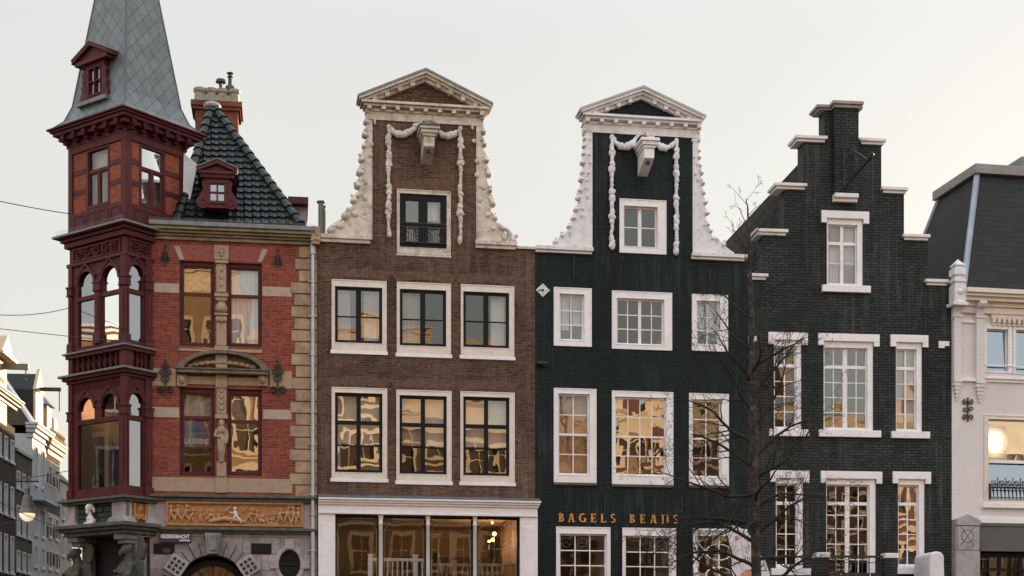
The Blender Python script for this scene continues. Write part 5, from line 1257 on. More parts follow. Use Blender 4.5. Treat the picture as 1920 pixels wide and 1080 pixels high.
# poster
P = F.rect(343, 788, 398, 838, -.155)
e = empty('film_poster', (*F.world(P[0], -.2), P[2]), F.ang); tag(e, 'blue and brown film poster with pale lettering in the red brick house window', 'poster')
mp, tt, bb = newmat('poster print'); co = ocoord(tt); nz = nd(tt, 'ShaderNodeTexNoise', {0: co, 'Scale': 4.0, 'Detail': 5}).outputs[0]
sx_ = nd(tt, 'ShaderNodeSeparateXYZ', {0: co}).outputs[0]
cc_ = mixc(tt, ramp(tt, nz, .35, .7), (.05, .12, .36), (.26, .32, .46)); cc_ = mixc(tt, ramp(tt, nd(tt, 'ShaderNodeMath', {0: sx_, 1: nz}, operation='ADD').outputs[0], .85, 1.15), cc_, (.34, .13, .05)); tt.links.new(cc_, bb.inputs[0]); bb.inputs['Emission Strength'].default_value = .0
PW, PH = P[1] - P[0], P[3] - P[2]
MB().box(0, PW, -.03, -.024, 0, PH).build('paper', mp, e)
inkm = paint('pale poster ink', (.75, .75, .72), bump=0)
text('LA SIRENE', .18, (.04, -.032, .08), inkm, e, sx=.74, ext=.001, offset=.009)
# stone dressings
def srect(m, x0, y0, x1, y1, out=.02, back=.05):
    m.cut(); q = F.rect(x0, y0, x1, y1, out); m.box(max(q[0], U1 - .05), min(q[1], -.01), -out, back, q[2], q[3])
m = MB()
srect(m, 285, 530, 336, 549.5, .012); srect(m, 492, 537, 547, 556.5, .012); srect(m, 285, 763, 336, 783, .012); srect(m, 493, 767.5, 547, 787, .012); m.build('stone_band', STONEP, h1, bevel=.004)
m = MB(); srect(m, 285, 690.5, 330, 724, .012); srect(m, 506, 695, 547, 729, .012); srect(m, 285, 893.7, 548, 925, .016); srect(m, 336, 651, 492, 662, .018); m.build('sandstone_course', STONE, h1, bevel=.004)
m = MB(); y = 462; k = 0
while y < 920:
    q = F.rect((545 if k % 2 else 553) + rnd.uniform(-2, 2) + (9 if k < 3 else 0), y, 587, y + 22, .02); m.box(q[0], -.012, -.02 - rnd.uniform(0, .006), .05, q[2] + .008, q[3] - .004); y += 22.4; k += 1
m.build('quoin', paint('stained quoin stone', (.37, .27, .18), var=.3, scale=2.2, rough=.9, bump=.45, dirt=(.07, .06, .045), dirtamt=.85, bscale=20, grime=1.3), h1, bevel=.008)
# voussoirs of the upper lintel
m = MB(); zl0 = A(415, 489)[1] + .0; zl1 = A(415, 461)[1]; c0 = A(414, 480)[0]
n = 40
for k in range(n):
    t0, t1 = (k + .05) / n, (k + .95) / n; fx = lambda t, z: c0 + (t - .5) * 2 * ((1.06 if z else .98)) * (1.20 if z else 1.05)
    xa, xb, xc, xd = fx(t0, 0), fx(t1, 0), fx(t1, 1), fx(t0, 1)
    m.prism([(xa, zl0), (xb, zl0), (xc, zl1), (xd, zl1)], -.008, .05)
m.build('brick_lintel', REDSOLD, h1)
m = MB()
for (pa, pb, pc_, pd) in (((337, 487), (345.5, 487), (336, 461), (326, 461)), ((483, 491), (491, 491), (502, 467), (491.5, 467))):
    m.prism([A(*pa, .02), A(*pb, .02), A(*pc_, .02), A(*pd, .02)], -.02, .05); m.cut()
m.build('stone_voussoir', STONEP, h1, bevel=.004)
# carved central colonnette, upper
def sx2(m, px0, y0, px1, y1, out, back=.15): q = F.rect(px0, y0, px1, y1, out); m.box(q[0], q[1], -out, back, q[2], q[3])
m = MB(); sx2(m, 401, 459, 429, 487, .06); sx2(m, 403, 487.2, 428, 493.5, .10); sx2(m, 405.5, 494, 424, 548, .05); sx2(m, 402, 548.5, 428, 556, .12); sx2(m, 404, 556.2, 426, 563, .08); sx2(m, 402, 586, 427, 591, .10); sx2(m, 405.5, 591.2, 424.5, 648, .06); sx2(m, 402, 648.2, 428, 662, .10); sx2(m, 404, 662.2, 426, 690, .14)
c = A(415, 520, .1); z0, z1 = A(415, 586, .1)[1], A(415, 563, .1)[1]
m.lathe(c[0] + .0, -.02, [(.10, z0), (.15, z0 + .06), (.16, z0 + .14), (.12, z0 + .22), (.09, z1 - .05), (.13, z1)], 12)
cn = m.build('carved_colonnette', STONE, h1, bevel=.008)
m = MB(); q = A(415, 472, .08); 
for dz, r in ((.08, .06), (0, .07), (-.08, .05)): m.blob((q[0], -.08, q[1] + dz), (r, .04, r * .8))
m.cut()
for k in range(3): c1 = A(415, 505 + 14 * k, .07); m.blob((c1[0], -.06, c1[1]), (.05, .02, .07)); m.cut()
c1 = A(415, 600, .1); [m.blob((c1[0] + .1 * s, -.08, c1[1] + .02 * abs(s)), (.05, .05, .07)) for s in (-1, 0, 1)]
m.build('carved_mask', STONE, cn, remesh=.014)
# segmental pediment between the storeys
xL, zb0 = A(331, 697, .25); xR, _ = A(503, 700, .25); zt0 = A(415, 655, .25)[1]; cx = (xL + xR) / 2; hw = (xR - xL) / 2
zb0 = A(415, 700, .25)[1]; zb1 = zb0 + .12; rise = zt0 - zb1 - .02
m = MB(); m.box(xL, xR, -.26, .02, zb0, zb1 - .03); m.box(xL - .03, xR + .03, -.30, .02, zb1 - .029, zb1)
n = 22
for k in range(n):
    a0, a1 = R(12 + 156 * k / n), R(12 + 156 * (k + 1) / n); k0 = math.sin(R(12))
    pt = lambda a, f: (cx + (hw + .02) * f * math.cos(a) / math.cos(R(12)), zb1 + rise * (math.sin(a) * 1.0 - k0) / (1 - k0) * f)
    m.prism([pt(a0, .83), pt(a0, 1), pt(a1, 1), pt(a1, .83)], -.28, .02)
    m.prism([pt(a0, .0), pt(a0, .829), pt(a1, .829)], -.03, .02)
m.build('segmental_pediment', paint('dark weathered sandstone', (.155, .125, .085), var=.4, scale=5, bump=.5, dirt=(.04, .04, .032), dirtamt=.8), h1, bevel=.008)
m = MB(); q = F.rect(333, 704, 502, 724, .05); m.box(q[0], q[1], -.03, .05, q[2], q[3]); sx2(m, 404, 702, 425, 727, .10); 
for px in (341, 492): c = A(px, 712, .1); m.box(c[0] - .12, c[0] + .12, -.10, .02, c[1] - .16, c[1] + .14)
fr_ = m.build('carved_frieze', STONE, h1, bevel=.008)
m = MB()
for px in (341, 492):
    c = A(px, 712, .16); m.blob((c[0], -.13, c[1]), (.08, .06, .10), 10, 8); m.blob((c[0], -.19, c[1] - .01), (.02, .03, .03)); [m.blob((c[0] + s * .03, -.18, c[1] + .03), .015, 6, 4) for s in (-1, 1)]; m.blob((c[0], -.12, c[1] + .07), (.10, .06, .05))
c = A(415, 682, .2)
for k in range(12): t = k / 11 - .5; m.blob((c[0] + t * 1.6, -.07 - .05 * (1 - abs(t) * 2), c[1] - .05 + .10 * (1 - 4 * t * t)), (.09, .07, .06), 7, 5)
m.build('carved_head', STONE, fr_, remesh=.016)
# caryatid colonnette, lower
m = MB(); sx2(m, 406, 727, 424.5, 776, .06); sx2(m, 403.5, 776.2, 427, 785, .12); sx2(m, 406, 866, 424, 893, .08); sx2(m, 404, 893.2, 426, 924, .05); sx2(m, 409, 786, 421, 866, .02)
cn = m.build('carved_colonnette', STONE, h1, bevel=.008)
m = MB(); q = A(415, 800, .12); x = q[0]; zt_ = A(415, 787, .12)[1]; zb_ = A(415, 868, .12)[1]; hh = zt_ - zb_; y = -.08
m.blob((x, y - .02, zt_ - .10), (.065, .07, .085), 10, 8); m.blob((x, y + .0, zt_ - .05), (.08, .08, .06)); m.tube([(x, y, zt_ - .16), (x, y, zt_ - .22), (x, y, zt_ - .38), (x + .01, y, zt_ - .52), (x, y, zt_ - .75), (x, y, zb_ + .02)], [.035, .12, .10, .13, .11, .05], 10)
m.tube([(x - .12, y, zt_ - .25), (x - .16, y - .05, zt_ - .42), (x - .02, y - .14, zt_ - .45)], [.045, .04, .03], 7); m.tube([(x + .12, y, zt_ - .25), (x + .15, y - .05, zt_ - .45), (x + .12, y - .08, zt_ - .62)], [.045, .04, .03], 7)
for s in (-1, 1): m.blob((x + s * .05, y - .10, zt_ - .30), .04, 7, 5)
for k in range(4): m.tube([(x - .09 + .06 * k, y - .11, zt_ - .5), (x - .05 + .03 * k, y - .09, zt_ - .8), (x - .02 + .01 * k, y - .03, zb_ + .06)], [.02, .022, .012], 5)
for k in range(4): c1 = A(415, 733 + 11 * k, .07); m.blob((c1[0], -.07, c1[1]), (.06, .025, .05)); m.blob((c1[0] + .05, -.07, c1[1] + .05), (.03, .02, .03)); m.blob((c1[0] - .05, -.07, c1[1] + .05), (.03, .02, .03))
m.build('caryatid', STONE, cn, remesh=.013)
# ledges, relief panel, lower wall
a_, zs1_ = A(300, 926, .2); zs0_ = A(300, 938.5, .12)[1]
def fac_ring(m, za, zb, out): m.box(U1 - .05, -.02, -out, .05, za, zb)
m = MB(); fac_ring(m, zs0_, zs0_ + .09, .12); fac_ring(m, zs0_ + .091, zs1_, .20); m.build('string_course', MOSS, h1, bevel=.012)
q = F.rect(290, 990, 587, 1000, .14); zq1, zq0 = A(440, 989, .16)[1], A(440, 999.5, .12)[1]
m = MB(); fac_ring(m, zq0, zq0 + .06, .10); fac_ring(m, zq0 + .061, zq1, .17); m.build('string_course', MOSS, h1, bevel=.012)
m = MB(); m.box(U1 - .05, -.01, -.02, .05, zq1, zs0_); pb = m.build('panel_surround', LSTONE, h1)
q = F.rect(311.5, 937.5, 568.5, 988.5, .06); q = (q[0], q[1], max(q[2], zq1 + .005), min(q[3], zs0_ - .005))
m = MB(); m.rect_ring(*q, .05, .05, .05, .04, -.10, .0); m.rect_ring(q[0] + .05, q[1] - .05, q[2] + .04, q[3] - .05, .03, .03, .03, .0, -.06, .0); m.box(q[0] + .05, q[1] - .05, -.032, .0, q[2] + .04, q[3] - .05); m.box(q[0] + .08, q[1] - .08, -.09, -.03, q[2] + .04, q[2] + .06); rp = m.build('relief_panel', TERRA, h1, bevel=.005)
m = MB(); hh = (q[3] - q[2] - .1); zb_ = q[2] + .06; rr = random.Random(12)
def putto(m, x, z, h, lean=0.0, arm=1, y=-.06, stride=.12):
    m.blob((x + lean * h * .9, y - .01, z + h * .88), (h * .10, .04, h * .11), 8, 6)
    m.tube([(x, y, z + h * .40), (x + lean * h * .4, y, z + h * .58), (x + lean * h * .75, y, z + h * .76)], [h * .10, h * .115, h * .07], 8)
    for s in (-1, 1): m.tube([(x + s * .03, y, z + h * .42), (x + s * h * stride + .02, y - .01, z + h * .22), (x + s * h * stride * 1.3, y, z + .01)], [h * .075, h * .06, h * .035], 6)
    sx0 = x + lean * h * .65; m.tube([(sx0, y - .01, z + h * .72), (sx0 + arm * h * .2, y - .02, z + h * .62), (sx0 + arm * h * .38, y - .02, z + h * .70)], [h * .045, h * .04, h * .03], 6)
    m.tube([(sx0, y, z + h * .72), (sx0 - arm * h * .14, y, z + h * .55), (sx0 - arm * h * .05, y, z + h * .42)], [h * .045, h * .04, h * .03], 6)
LW = q[1] - q[0]
white_x = None
for (fx, hf, ln, am) in ((.035, .92, .0, 1), (.08, .95, .05, -1), (.135, .95, .12, 1), (.175, .72, .25, 1), (.245, .68, 0, 1), (.30, .70, .35, 1), (.345, .72, -.25, -1), (.375, .70, .1, 1), (.595, .78, .3, 1), (.66, .72, .0, -1), (.72, .5, .3, -1), (.78, .55, .1, 1), (.825, .85, .05, 1), (.88, .95, .1, -1), (.93, .95, -.05, -1), (.965, .9, 0, -1)):
    putto(m, q[0] + LW * fx, zb_, hh * hf, ln, am, stride=rr.uniform(.08, .2))
for fx, fz in ((.425, .80), (.445, .86), (.56, .82)): putto(m, q[0] + LW * fx, zb_ + hh * (fz - .35), hh * .45, .4, 1)
m.tube([(q[0] + LW * .31, -.05, zb_ + .05), (q[0] + LW * .42, -.07, zb_ + .13), (q[0] + LW * .50, -.07, zb_ + .10), (q[0] + LW * .58, -.05, zb_ + .05)], [.04, .07, .06, .03], 8)
for k in range(14): m.blob((q[0] + LW * rr.uniform(.68, .82), -.05, zb_ + hh * rr.uniform(.0, .5)), (.05, .03, .035), 6, 5)
m.build('relief_figure', TERRAL, rp, remesh=.011)
m = MB(); putto(m, q[0] + LW * .505, zb_, hh * .86, -.05, -1, y=-.08, stride=.22); m.build('relief_figure', MARBLE, rp, remesh=.011)
# ground floor wall with the arch
ca_ = A(398.5, 1106, .05); cu, cz = ca_; ri = 66 / FPX * 38.4; ro = 95 / FPX * 38.4
zs_b = zq0
m = MB(); xa, xb = cu - ri, cu + ri
m.box(U1 - .05, xa, 0, .35, 0, zs_b); m.archfill(xa, xb, cz, zs_b, 0, .35, n=20)
ov = A(543, 1058, .0); orx, orz = 20.5 / FPX * 38.6, 28 / FPX * 38.6
m.box(xb, ov[0] - orx, 0, .35, 0, zs_b); m.box(ov[0] + orx, -.012, 0, .35, 0, zs_b); m.archfill(ov[0] - orx, ov[0] + orx, ov[1], zs_b, 0, .35, rise=orz)
nn = 14
for k in range(nn):
    a0, a1 = math.pi * k / nn, math.pi * (k + 1) / nn
    m.prism([(ov[0] - orx * math.cos(a0), ov[1] - orz * math.sin(a0)), (ov[0] - orx * math.cos(a1), ov[1] - orz * math.sin(a1)), (ov[0] - orx * math.cos(a1), 0), (ov[0] - orx * math.cos(a0), 0)], 0, .35)
ASH = brick('ashlar stone', (.40, .36, .36), (.30, .27, .27), (.11, .10, .10), bw=.95, rh=.42, ms=.008, bump=.4, stain=(.13, .115, .11), blotch=.35)
m.build('ground_floor_wall', ASH, h1)
m = MB(); nb = 15
for k in range(nb):
    a0, a1 = 5 + 170 * k / nb, 5 + 170 * (k + 1) / nb
    if k == 7: continue
    pr = .05 + (.04 if k % 2 else 0); m.band(cu, cz, ri - .0, ro + (.02 if k % 2 else -.03), a0 + .5, a1 - .5, -pr, .06, 4)
    am = R((a0 + a1) / 2); 
ar = m.build('arch_ring', GSTONE, h1, bevel=.012)
m = MB()
for a in (146, 34):
    c = Vector((cu + (ri + ro) / 2 * math.cos(R(a)), cz + (ri + ro) / 2 * math.sin(R(a)))); rt = R(a - 90); s_ = .235
    f = lambda x, z: (c.x + x * math.cos(rt) - z * math.sin(rt), c.y + x * math.sin(rt) + z * math.cos(rt))
    m.prism([f(-s_, -s_), f(s_, -s_), f(s_, s_), f(-s_, s_)], -.15, .05); m.cut()
bl = m.build('white_arch_stone', LSTONE, ar, bevel=.008)
m = MB()
for a in (146, 34):
    c = Vector((cu + (ri + ro) / 2 * math.cos(R(a)), cz + (ri + ro) / 2 * math.sin(R(a)))); rt = R(a - 90)
    f = lambda x, z: (c.x + x * math.cos(rt) - z * math.sin(rt), c.y + x * math.sin(rt) + z * math.cos(rt))
    for i in range(3):
        for j in range(3):
            x, z = (i - 1) * .125, (j - 1) * .125; m.prism([f(x - .042, z - .042), f(x + .042, z - .042), f(x + .042, z + .042), f(x - .042, z + .042)], -.154, -.145)
m.build('dark_square', IRON, ar)  # recesses given as raised black squares, dark by their own colour
ks = [A(383.5, 999, .3), A(414.5, 999, .3), A(409, 1038, .3), A(388.5, 1038, .3)]
m = MB(); m.prism([(p[0], min(p[1], zq0 - .002)) for p in ks], -.26, .05); m.prism([(ks[0][0] + .07, zq0 - .06), (ks[1][0] - .07, zq0 - .06), (ks[2][0] - .05, ks[2][1] + .08), (ks[3][0] + .05, ks[3][1] + .08)], -.29, -.25)
kst = m.build('keystone', GSTONE, ar, bevel=.015)
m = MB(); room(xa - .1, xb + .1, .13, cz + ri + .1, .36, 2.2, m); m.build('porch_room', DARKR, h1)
mo, tt, bb = newmat('coloured fanlight'); co = ocoord(tt); vz = nd(tt, 'ShaderNodeTexVoronoi', {0: co, 'Scale': 5.0}); hc = mixc(tt, ramp(tt, nd(tt, 'ShaderNodeTexNoise', {0: co, 'Scale': 3.0, 'Detail': 5}).outputs[0], .42, .62), (.02, .012, .01), (.20, .06, .02)); hc = mixc(tt, ramp(tt, nd(tt, 'ShaderNodeTexNoise', {0: co, 'Scale': 5.5, 'Detail': 3}).outputs[0], .55, .7), hc, (.14, .09, .045)); tt.links.new(hc, bb.inputs[0]); bb.inputs['Roughness'].default_value = .15
m = MB(); nn = 20; m.add([(cu + ri * .86 * math.cos(math.pi * k / nn), .30, cz - .12 + ri * .86 * math.sin(math.pi * k / nn)) for k in range(nn + 1)], [tuple(range(nn + 1))]); m.build('fanlight', mo, h1)
m = MB(); m.band(cu, cz - .12, ri * .84, ri * 1.02, 0, 180, .24, .35, 20); m.band(cu, cz - .12, ri * .40, ri * .45, 0, 180, .26, .30, 16)
for a in (30, 60, 90, 120, 150): m.tube([(cu + ri * .42 * math.cos(R(a)), .28, cz - .12 + ri * .42 * math.sin(R(a))), (cu + ri * .85 * math.cos(R(a)), .28, cz - .12 + ri * .85 * math.sin(R(a)))], .014, 5)
m.build('fanlight_frame', BLACKW, h1)
m = MB(); m.band(ov[0], ov[1], (orx, orz), (orx + .10, orz + .12), 0, 360, -.03, .06, 28)
for a in (90, 180, 0): x, z = ov[0] + (orx + .12) * math.cos(R(a)), ov[1] + (orz + .14) * math.sin(R(a)); m.box(x - .12, x + .12, -.05, .05, z - .12, z + .12)
m.build('oval_surround', LSTONE, h1, bevel=.01)
ovp = MB(); ovp.add([(ov[0] + (orx + .01) * math.cos(6.2832 * k / 28), .12, ov[1] + (orz + .01) * math.sin(6.2832 * k / 28)) for k in range(28)], [tuple(range(28))]); ow = ovp.build('oval_window', paint('black glass', (.008, .01, .012), rough=.5, spec=.2, bump=0), h1)
m = MB(); m.band(ov[0], ov[1], (orx - .03, orz - .03), (orx + .005, orz + .005), 0, 360, .06, .11, 28); m.box(ov[0] - orx, ov[0] + orx, .06, .1, ov[1] - .01, ov[1] + .01)
for s in (-1, 1):
    for t in (-1, 1): scroll(m, ov[0] + s * .10, .08, ov[1] + t * .17, .08, 1.2, .009, s * t, 90 * t)
m.build('oval_grille', IRON, ow)
m = MB(); q = F.rect(288, 1019, 327, 1038.5, .03); m.box(q[0], q[1], -.03, .0, q[2], q[3]); m.cut(); q2 = F.rect(471, 1018.5, 509, 1038.5, .03); m.box(q2[0], q2[1], -.03, 0, q2[2], q2[3]); bp_ = m.build('black_plaque', paint('black glossy plaque', (.008, .008, .009), rough=.5, spec=.2, bump=0), h1)
m = MB()
for i in range(5):
    for j in range(3): m.box(q[0] + .24 + i * .035 + (j % 2) * .017, q[0] + .255 + i * .035 + (j % 2) * .017, -.033, -.03, q[2] + .04 + j * .035, q[2] + .053 + j * .035)
m.build('plaque_dots', paint('pale plaque print', (.45, .36, .25), bump=0), bp_)
# street name plate
q = F.rect(298, 999.5, 359, 1017.5, .12)
e = empty('street_name_sign', (*F.world(q[0], .12), q[2]), F.ang); tag(e, 'dark blue street name plate reading KEIZERSGRACHT CENTRUM', 'street sign')
SW, SH = q[1] - q[0], q[3] - q[2]
MB().box(0, SW, 0, .02, 0, SH).build('plate', paint('dark blue enamel', (.012, .014, .05), rough=.3, bump=0, var=.1), e, bevel=.004)
enam = paint('white enamel letters', (.8, .8, .8), bump=0, var=.02)
t1 = text('KEIZERSGRACHT', .125, (.045, -.003, SH * .48), enam, e, sx=1.0, ext=.001, offset=.004); bpy.context.view_layer.update()
t1.scale.x = (SW - .10) / max(.01, t1.dimensions.x) if t1.dimensions.x else 1
t2 = text('CENTRUM', .062, (SW * .62, -.003, SH * .14), enam, e, ext=.001, offset=.002); bpy.context.view_layer.update(); t2.scale.x = (SW * .33) / max(.01, t2.dimensions.x)
# wrought iron wall anchors
def anchor(px, y0, y1, w, kind):
    u, z1 = A(px, y0, .05); _, z0 = A(px, y1, .05); m = MB(); y = -.05; h = z1 - z0; s = w
    m.tube([(u, y, z1), (u, y, z0)], .020, 6); m.blob((u, y, z1), .032, 7, 5)
    for sg in (-1, 1):
        scroll(m, u + sg * s * .5, y, z0 + h * (.30 if kind == 0 else .68), s * .48, 1.2, .017, -sg, 180 if sg > 0 else 0)
        scroll(m, u + sg * s * .30, y, z0 + h * (.62 if kind == 0 else .85), s * .30, 1.1, .015, sg, 180 if sg > 0 else 0)
        if kind: scroll(m, u + sg * s * .7, y, z0 + h * .16, s * .6, 1.2, .020, -sg, 180 if sg > 0 else 0)
    if kind: m.band(u, z0 + h * .52, s * .42, s * .42 + .035, 0, 360, y - .02, y + .015, 16)
    m.build('wall_anchor', IRON, h1)
anchor(309.5, 461, 495, .13, 0); anchor(521, 469, 502, .13, 0); anchor(310, 677, 742, .17, 1); anchor(521, 677, 742, .17, 1)
# wall of the upper storeys, cornice, gutter
MB().cells([(U1 - .05, -.01, zs_b + .02, zt)], H, 0, .35).build('wall', RED, h1)
xg0 = U1 - .05
m = MB(); zc0_, zc1_ = A(440, 453, .1)[1], A(440, 427, .32)[1]; hh = zc1_ - zc0_
m.box(xg0, -.02, -.07, .35, zc0_, zc0_ + hh * .3); m.box(xg0, -.02, -.14, .35, zc0_ + hh * .3 + .001, zc0_ + hh * .5); m.box(xg0, -.02, -.22, .35, zc0_ + hh * .5 + .001, zc0_ + hh * .72); m.box(xg0, -.02, -.30, .35, zc0_ + hh * .72 + .001, zc1_)
m.build('stone_cornice', paint('mossy cornice stone', (.24, .20, .13), var=.35, scale=3, bump=.5, dirt=(.05, .05, .035), dirtamt=.9, grime=2.2), h1, bevel=.012)
m = MB(); zgt = A(440, 418, .36)[1]; m.box(xg0, -.06, -.36, -.26, zc1_, zgt); m.box(xg0, -.06, -.26, .9, zc1_, zc1_ + .03); m.build('gutter', LEAD, h1, bevel=.01)
m = MB()
for k in range(110): x = xg0 + .02 + (-xg0 - .1) * k / 109; m.tube([(x, -.34, zgt), (x, -.35, zgt + .07)], .004, 3)
m.build('bird_spikes', MATS['grey plastic spikes'], h1)
m = MB(); c = A(586, 440, .2); m.box(-.16, .06, -.30, .1, c[1] - .26, c[1] + .20)
for k in range(8): m.blob((-.05 + rnd.uniform(-.1, .1), -.28, c[1] + rnd.uniform(-.2, .22)), rnd.uniform(.04, .08), 7, 5)
m.build('corner_console', STONE, h1, bevel=.02)
m = MB(); pu = A(586.5, 700, .16)[0]; pz = A(587, 457, .16)[1]
m.tube([(pu, -.10, pz), (pu, -.10, .2)], .052, 10); m.tube([(pu, -.10, pz), (pu, -.10, pz - .25)], .08, 10)
for y in (525, 590, 662, 770, 830, 925, 962, 1030): z = A(587, y, .16)[1]; m.tube([(pu, -.10, z), (pu, -.10, z - .05)], .068, 10); m.box(pu - .1, pu + .1, -.09, .0, z - .035, z - .01)
m.build('drainpipe', ZINC, h1, smooth=False)
# body behind
m = MB(); m.box(-.3, -.012, .35, 14, 0, zt); eL = F1.xf().inverted() @ Vector((*TF.world(0, -DB), 0))
m.box(eL.x - .05, eL.x + .25, eL.y, 26, 0, zt - .4); m.box(eL.x + .25, -.3, 25.7, 26, 0, zt - .4); m.build('side_wall', RED, h1)
m = MB(); m.hprism([(U1, .40), (-.02, .40), (-.02, 25.9), (eL.x, 25.9), (eL.x, eL.y + .1)], zt - .25, zt - .15); m.build('attic_floor', ROOFD, h1)
# pyramid roof with pantiles
pa = A(350, 420, -.1); pb_ = A(563, 422, -.1); pt_ = A(398, 199, -2.9)
V = {'A': Vector((pa[0] - .25, .1, pa[1])), 'B': Vector((pb_[0], .1, pb_[1])), 'P': Vector((pt_[0], 2.9, pt_[1])), 'C': Vector((pb_[0], 6.0, pb_[1])), 'D': Vector((pa[0] - .25, 6.0, pa[1]))}
m = MB(); m.add([V['A'], V['B'], V['C'], V['D'], V['P']], [(0, 1, 4), (1, 2, 4), (2, 3, 4), (3, 0, 4), (0, 1, 2, 3)]); py = m.build('tiled_roof', TILE, h1)
def tiles(A_, B_, P_, rows, tw, m):
    U = (B_ - A_).normalized(); nrm = (B_ - A_).cross(P_ - A_).normalized()
    if nrm.dot(Vector((U.y, -U.x, .5))) < 0: nrm = -nrm
    for r in range(rows):
        t0, t1 = r / rows, (r + 1) / rows; a0, b0 = A_.lerp(P_, t0), B_.lerp(P_, t0); a1, b1 = A_.lerp(P_, t1), B_.lerp(P_, t1)
        L = (b0 - a0).length; off = (a0 - A_).dot(U); k0 = int(math.floor(off / tw)); up = ((a1 + b1) / 2 - (a0 + b0) / 2); up = up - U * up.dot(U)
        k = k0
        while k * tw < off + L:
            s = max(k * tw, off + .04); e_ = min((k + 1) * tw, off + L - .04); k += 1
            if e_ - s < .05: continue
            n = 5; base_ = A_ + U * 0; vs = []
            o0 = a0 - U * off
            for i in range(n + 1):
                x = s + (e_ - s) * i / n; f = (x / tw) % 1; hgt = .02 + .042 * max(0, math.sin((f * 1.0) * 2 * math.pi)) ; lift = .035
                vs.append(o0 + U * x + nrm * (hgt + lift)); vs.append(o0 + U * x + up * 1.04 + nrm * (hgt * .6)); vs.append(o0 + U * x + nrm * .0)
            fs = []
            for i in range(n): b = 3 * i; fs += [(b, b + 3, b + 4, b + 1), (b, b + 3, b + 5, b + 2)]
            m.add(vs, fs)
m = MB(); tiles(V['A'], V['B'], V['P'], 20, .21, m); tiles(V['D'], V['A'], V['P'], 20, .21, m); m.build('pantile', TILE, py)
m = MB()
for (a, n) in (('A', 15), ('B', 16), ('D', 15)):
    for k in range(n):
        p, q = V[a].lerp(V['P'], k / n), V[a].lerp(V['P'], (k + 1.12) / n)
        if k == n - 1: q = V['P']
        m.tube([p, p.lerp(q, .12), q], [.155, .15, .115], 9)
m.build('hip_tile', TILE, py, smooth=False)
m = MB(); m.blob(V['P'] + Vector((0, 0, .0)), (.24, .24, .12), 10, 6); m.build('lead_cap', paint('pale lead cap', (.4, .4, .42), bump=.2), py, smooth=True)
# roof dormer
vd = .15; wq = F.rect(392.7, 343, 422, 379, vd); bq = F.rect(376, 333, 438, 391, vd); cx = (wq[0] + wq[1]) / 2; y0 = -vd
m = MB(); m.rect_ring(bq[0] + .12, bq[1] - .12, bq[2], bq[3], wq[0] - bq[0] - .12, bq[1] - .12 - wq[1], bq[3] - wq[3], wq[2] - bq[2], y0, 1.2)
m.rect_ring(wq[0] - .05, wq[1] + .05, wq[2] - .05, wq[3] + .05, .05, .05, .05, .05, y0 - .03, y0 + .1); m.rect_ring(wq[0], wq[1], wq[2], wq[3], .025, .025, .025, .025, y0 - .01, y0 + .08)
m.box(cx - .02, cx + .02, y0 - .01, y0 + .06, wq[2], wq[3]); m.box(wq[0], wq[1], y0 - .008, y0 + .06, (wq[2] + wq[3]) / 2 - .02, (wq[2] + wq[3]) / 2 + .02)
for sg in (-1, 1):
    xx = bq[0] + .12 if sg < 0 else bq[1] - .12
    m.band(xx + sg * .06, bq[2] + .14, .001, .17, 0, 360, y0 - .02, y0 + .10, 14); m.band(xx + sg * .06, bq[2] + .14, .06, .09, 0, 360, y0 - .04, y0 - .01, 14)
    m.prism([(xx, bq[2] + .1), (xx + sg * .16, bq[2] + .3), (xx + sg * .06, bq[2] + .45), (xx + sg * .09, bq[3] - .1), (xx, bq[3])], y0 + .0, y0 + .09)
pz = bq[3]; pq = F.rect(370, 322, 446, 322, .3); hw = (pq[1] - pq[0]) / 2; za_ = A(408, 298, .3)[1]
m.box(cx - hw * .86, cx + hw * .86, y0 - .07, 1.4, pz, pz + .09); m.box(cx - hw * .94, cx + hw * .94, y0 - .12, 1.4, pz + .091, pz + .16); m.prism([(cx - hw * .9, pz + .161), (cx + hw * .9, pz + .161), (cx, za_ - .1)], y0 - .04, 2.2)
for sg in (-1, 1): m.prism([(cx + sg * hw, pz + .13), (cx + sg * hw, pz + .22), (cx, za_), (cx, za_ - .11)], y0 - .15, 2.2)
dm = m.build('roof_dormer', MAROON, h1, bevel=.006)
m = MB()
for sg in (-1, 1): m.prism([(cx + sg * (hw + .02), pz + .222), (cx + sg * (hw + .02), pz + .245), (cx, za_ + .03), (cx, za_ + .005)], y0 - .17, 2.2)
m.build('dormer_lead', LEAD, dm); pane_mesh([(wq[0], wq[1], wq[2], wq[3])], y0 + .03).build('dormer_pane', G_SKY, dm)
# zinc side panel between turret and roof
m = MB(); q = A(345, 290, -.7); q2 = A(370, 310, -.7); q3 = A(352, 402, -.7); q4 = A(343, 405, -.7)
m.prism([q, q2, q3, q4], .6, .75); m.build('zinc_flashing', ZINC, h1)
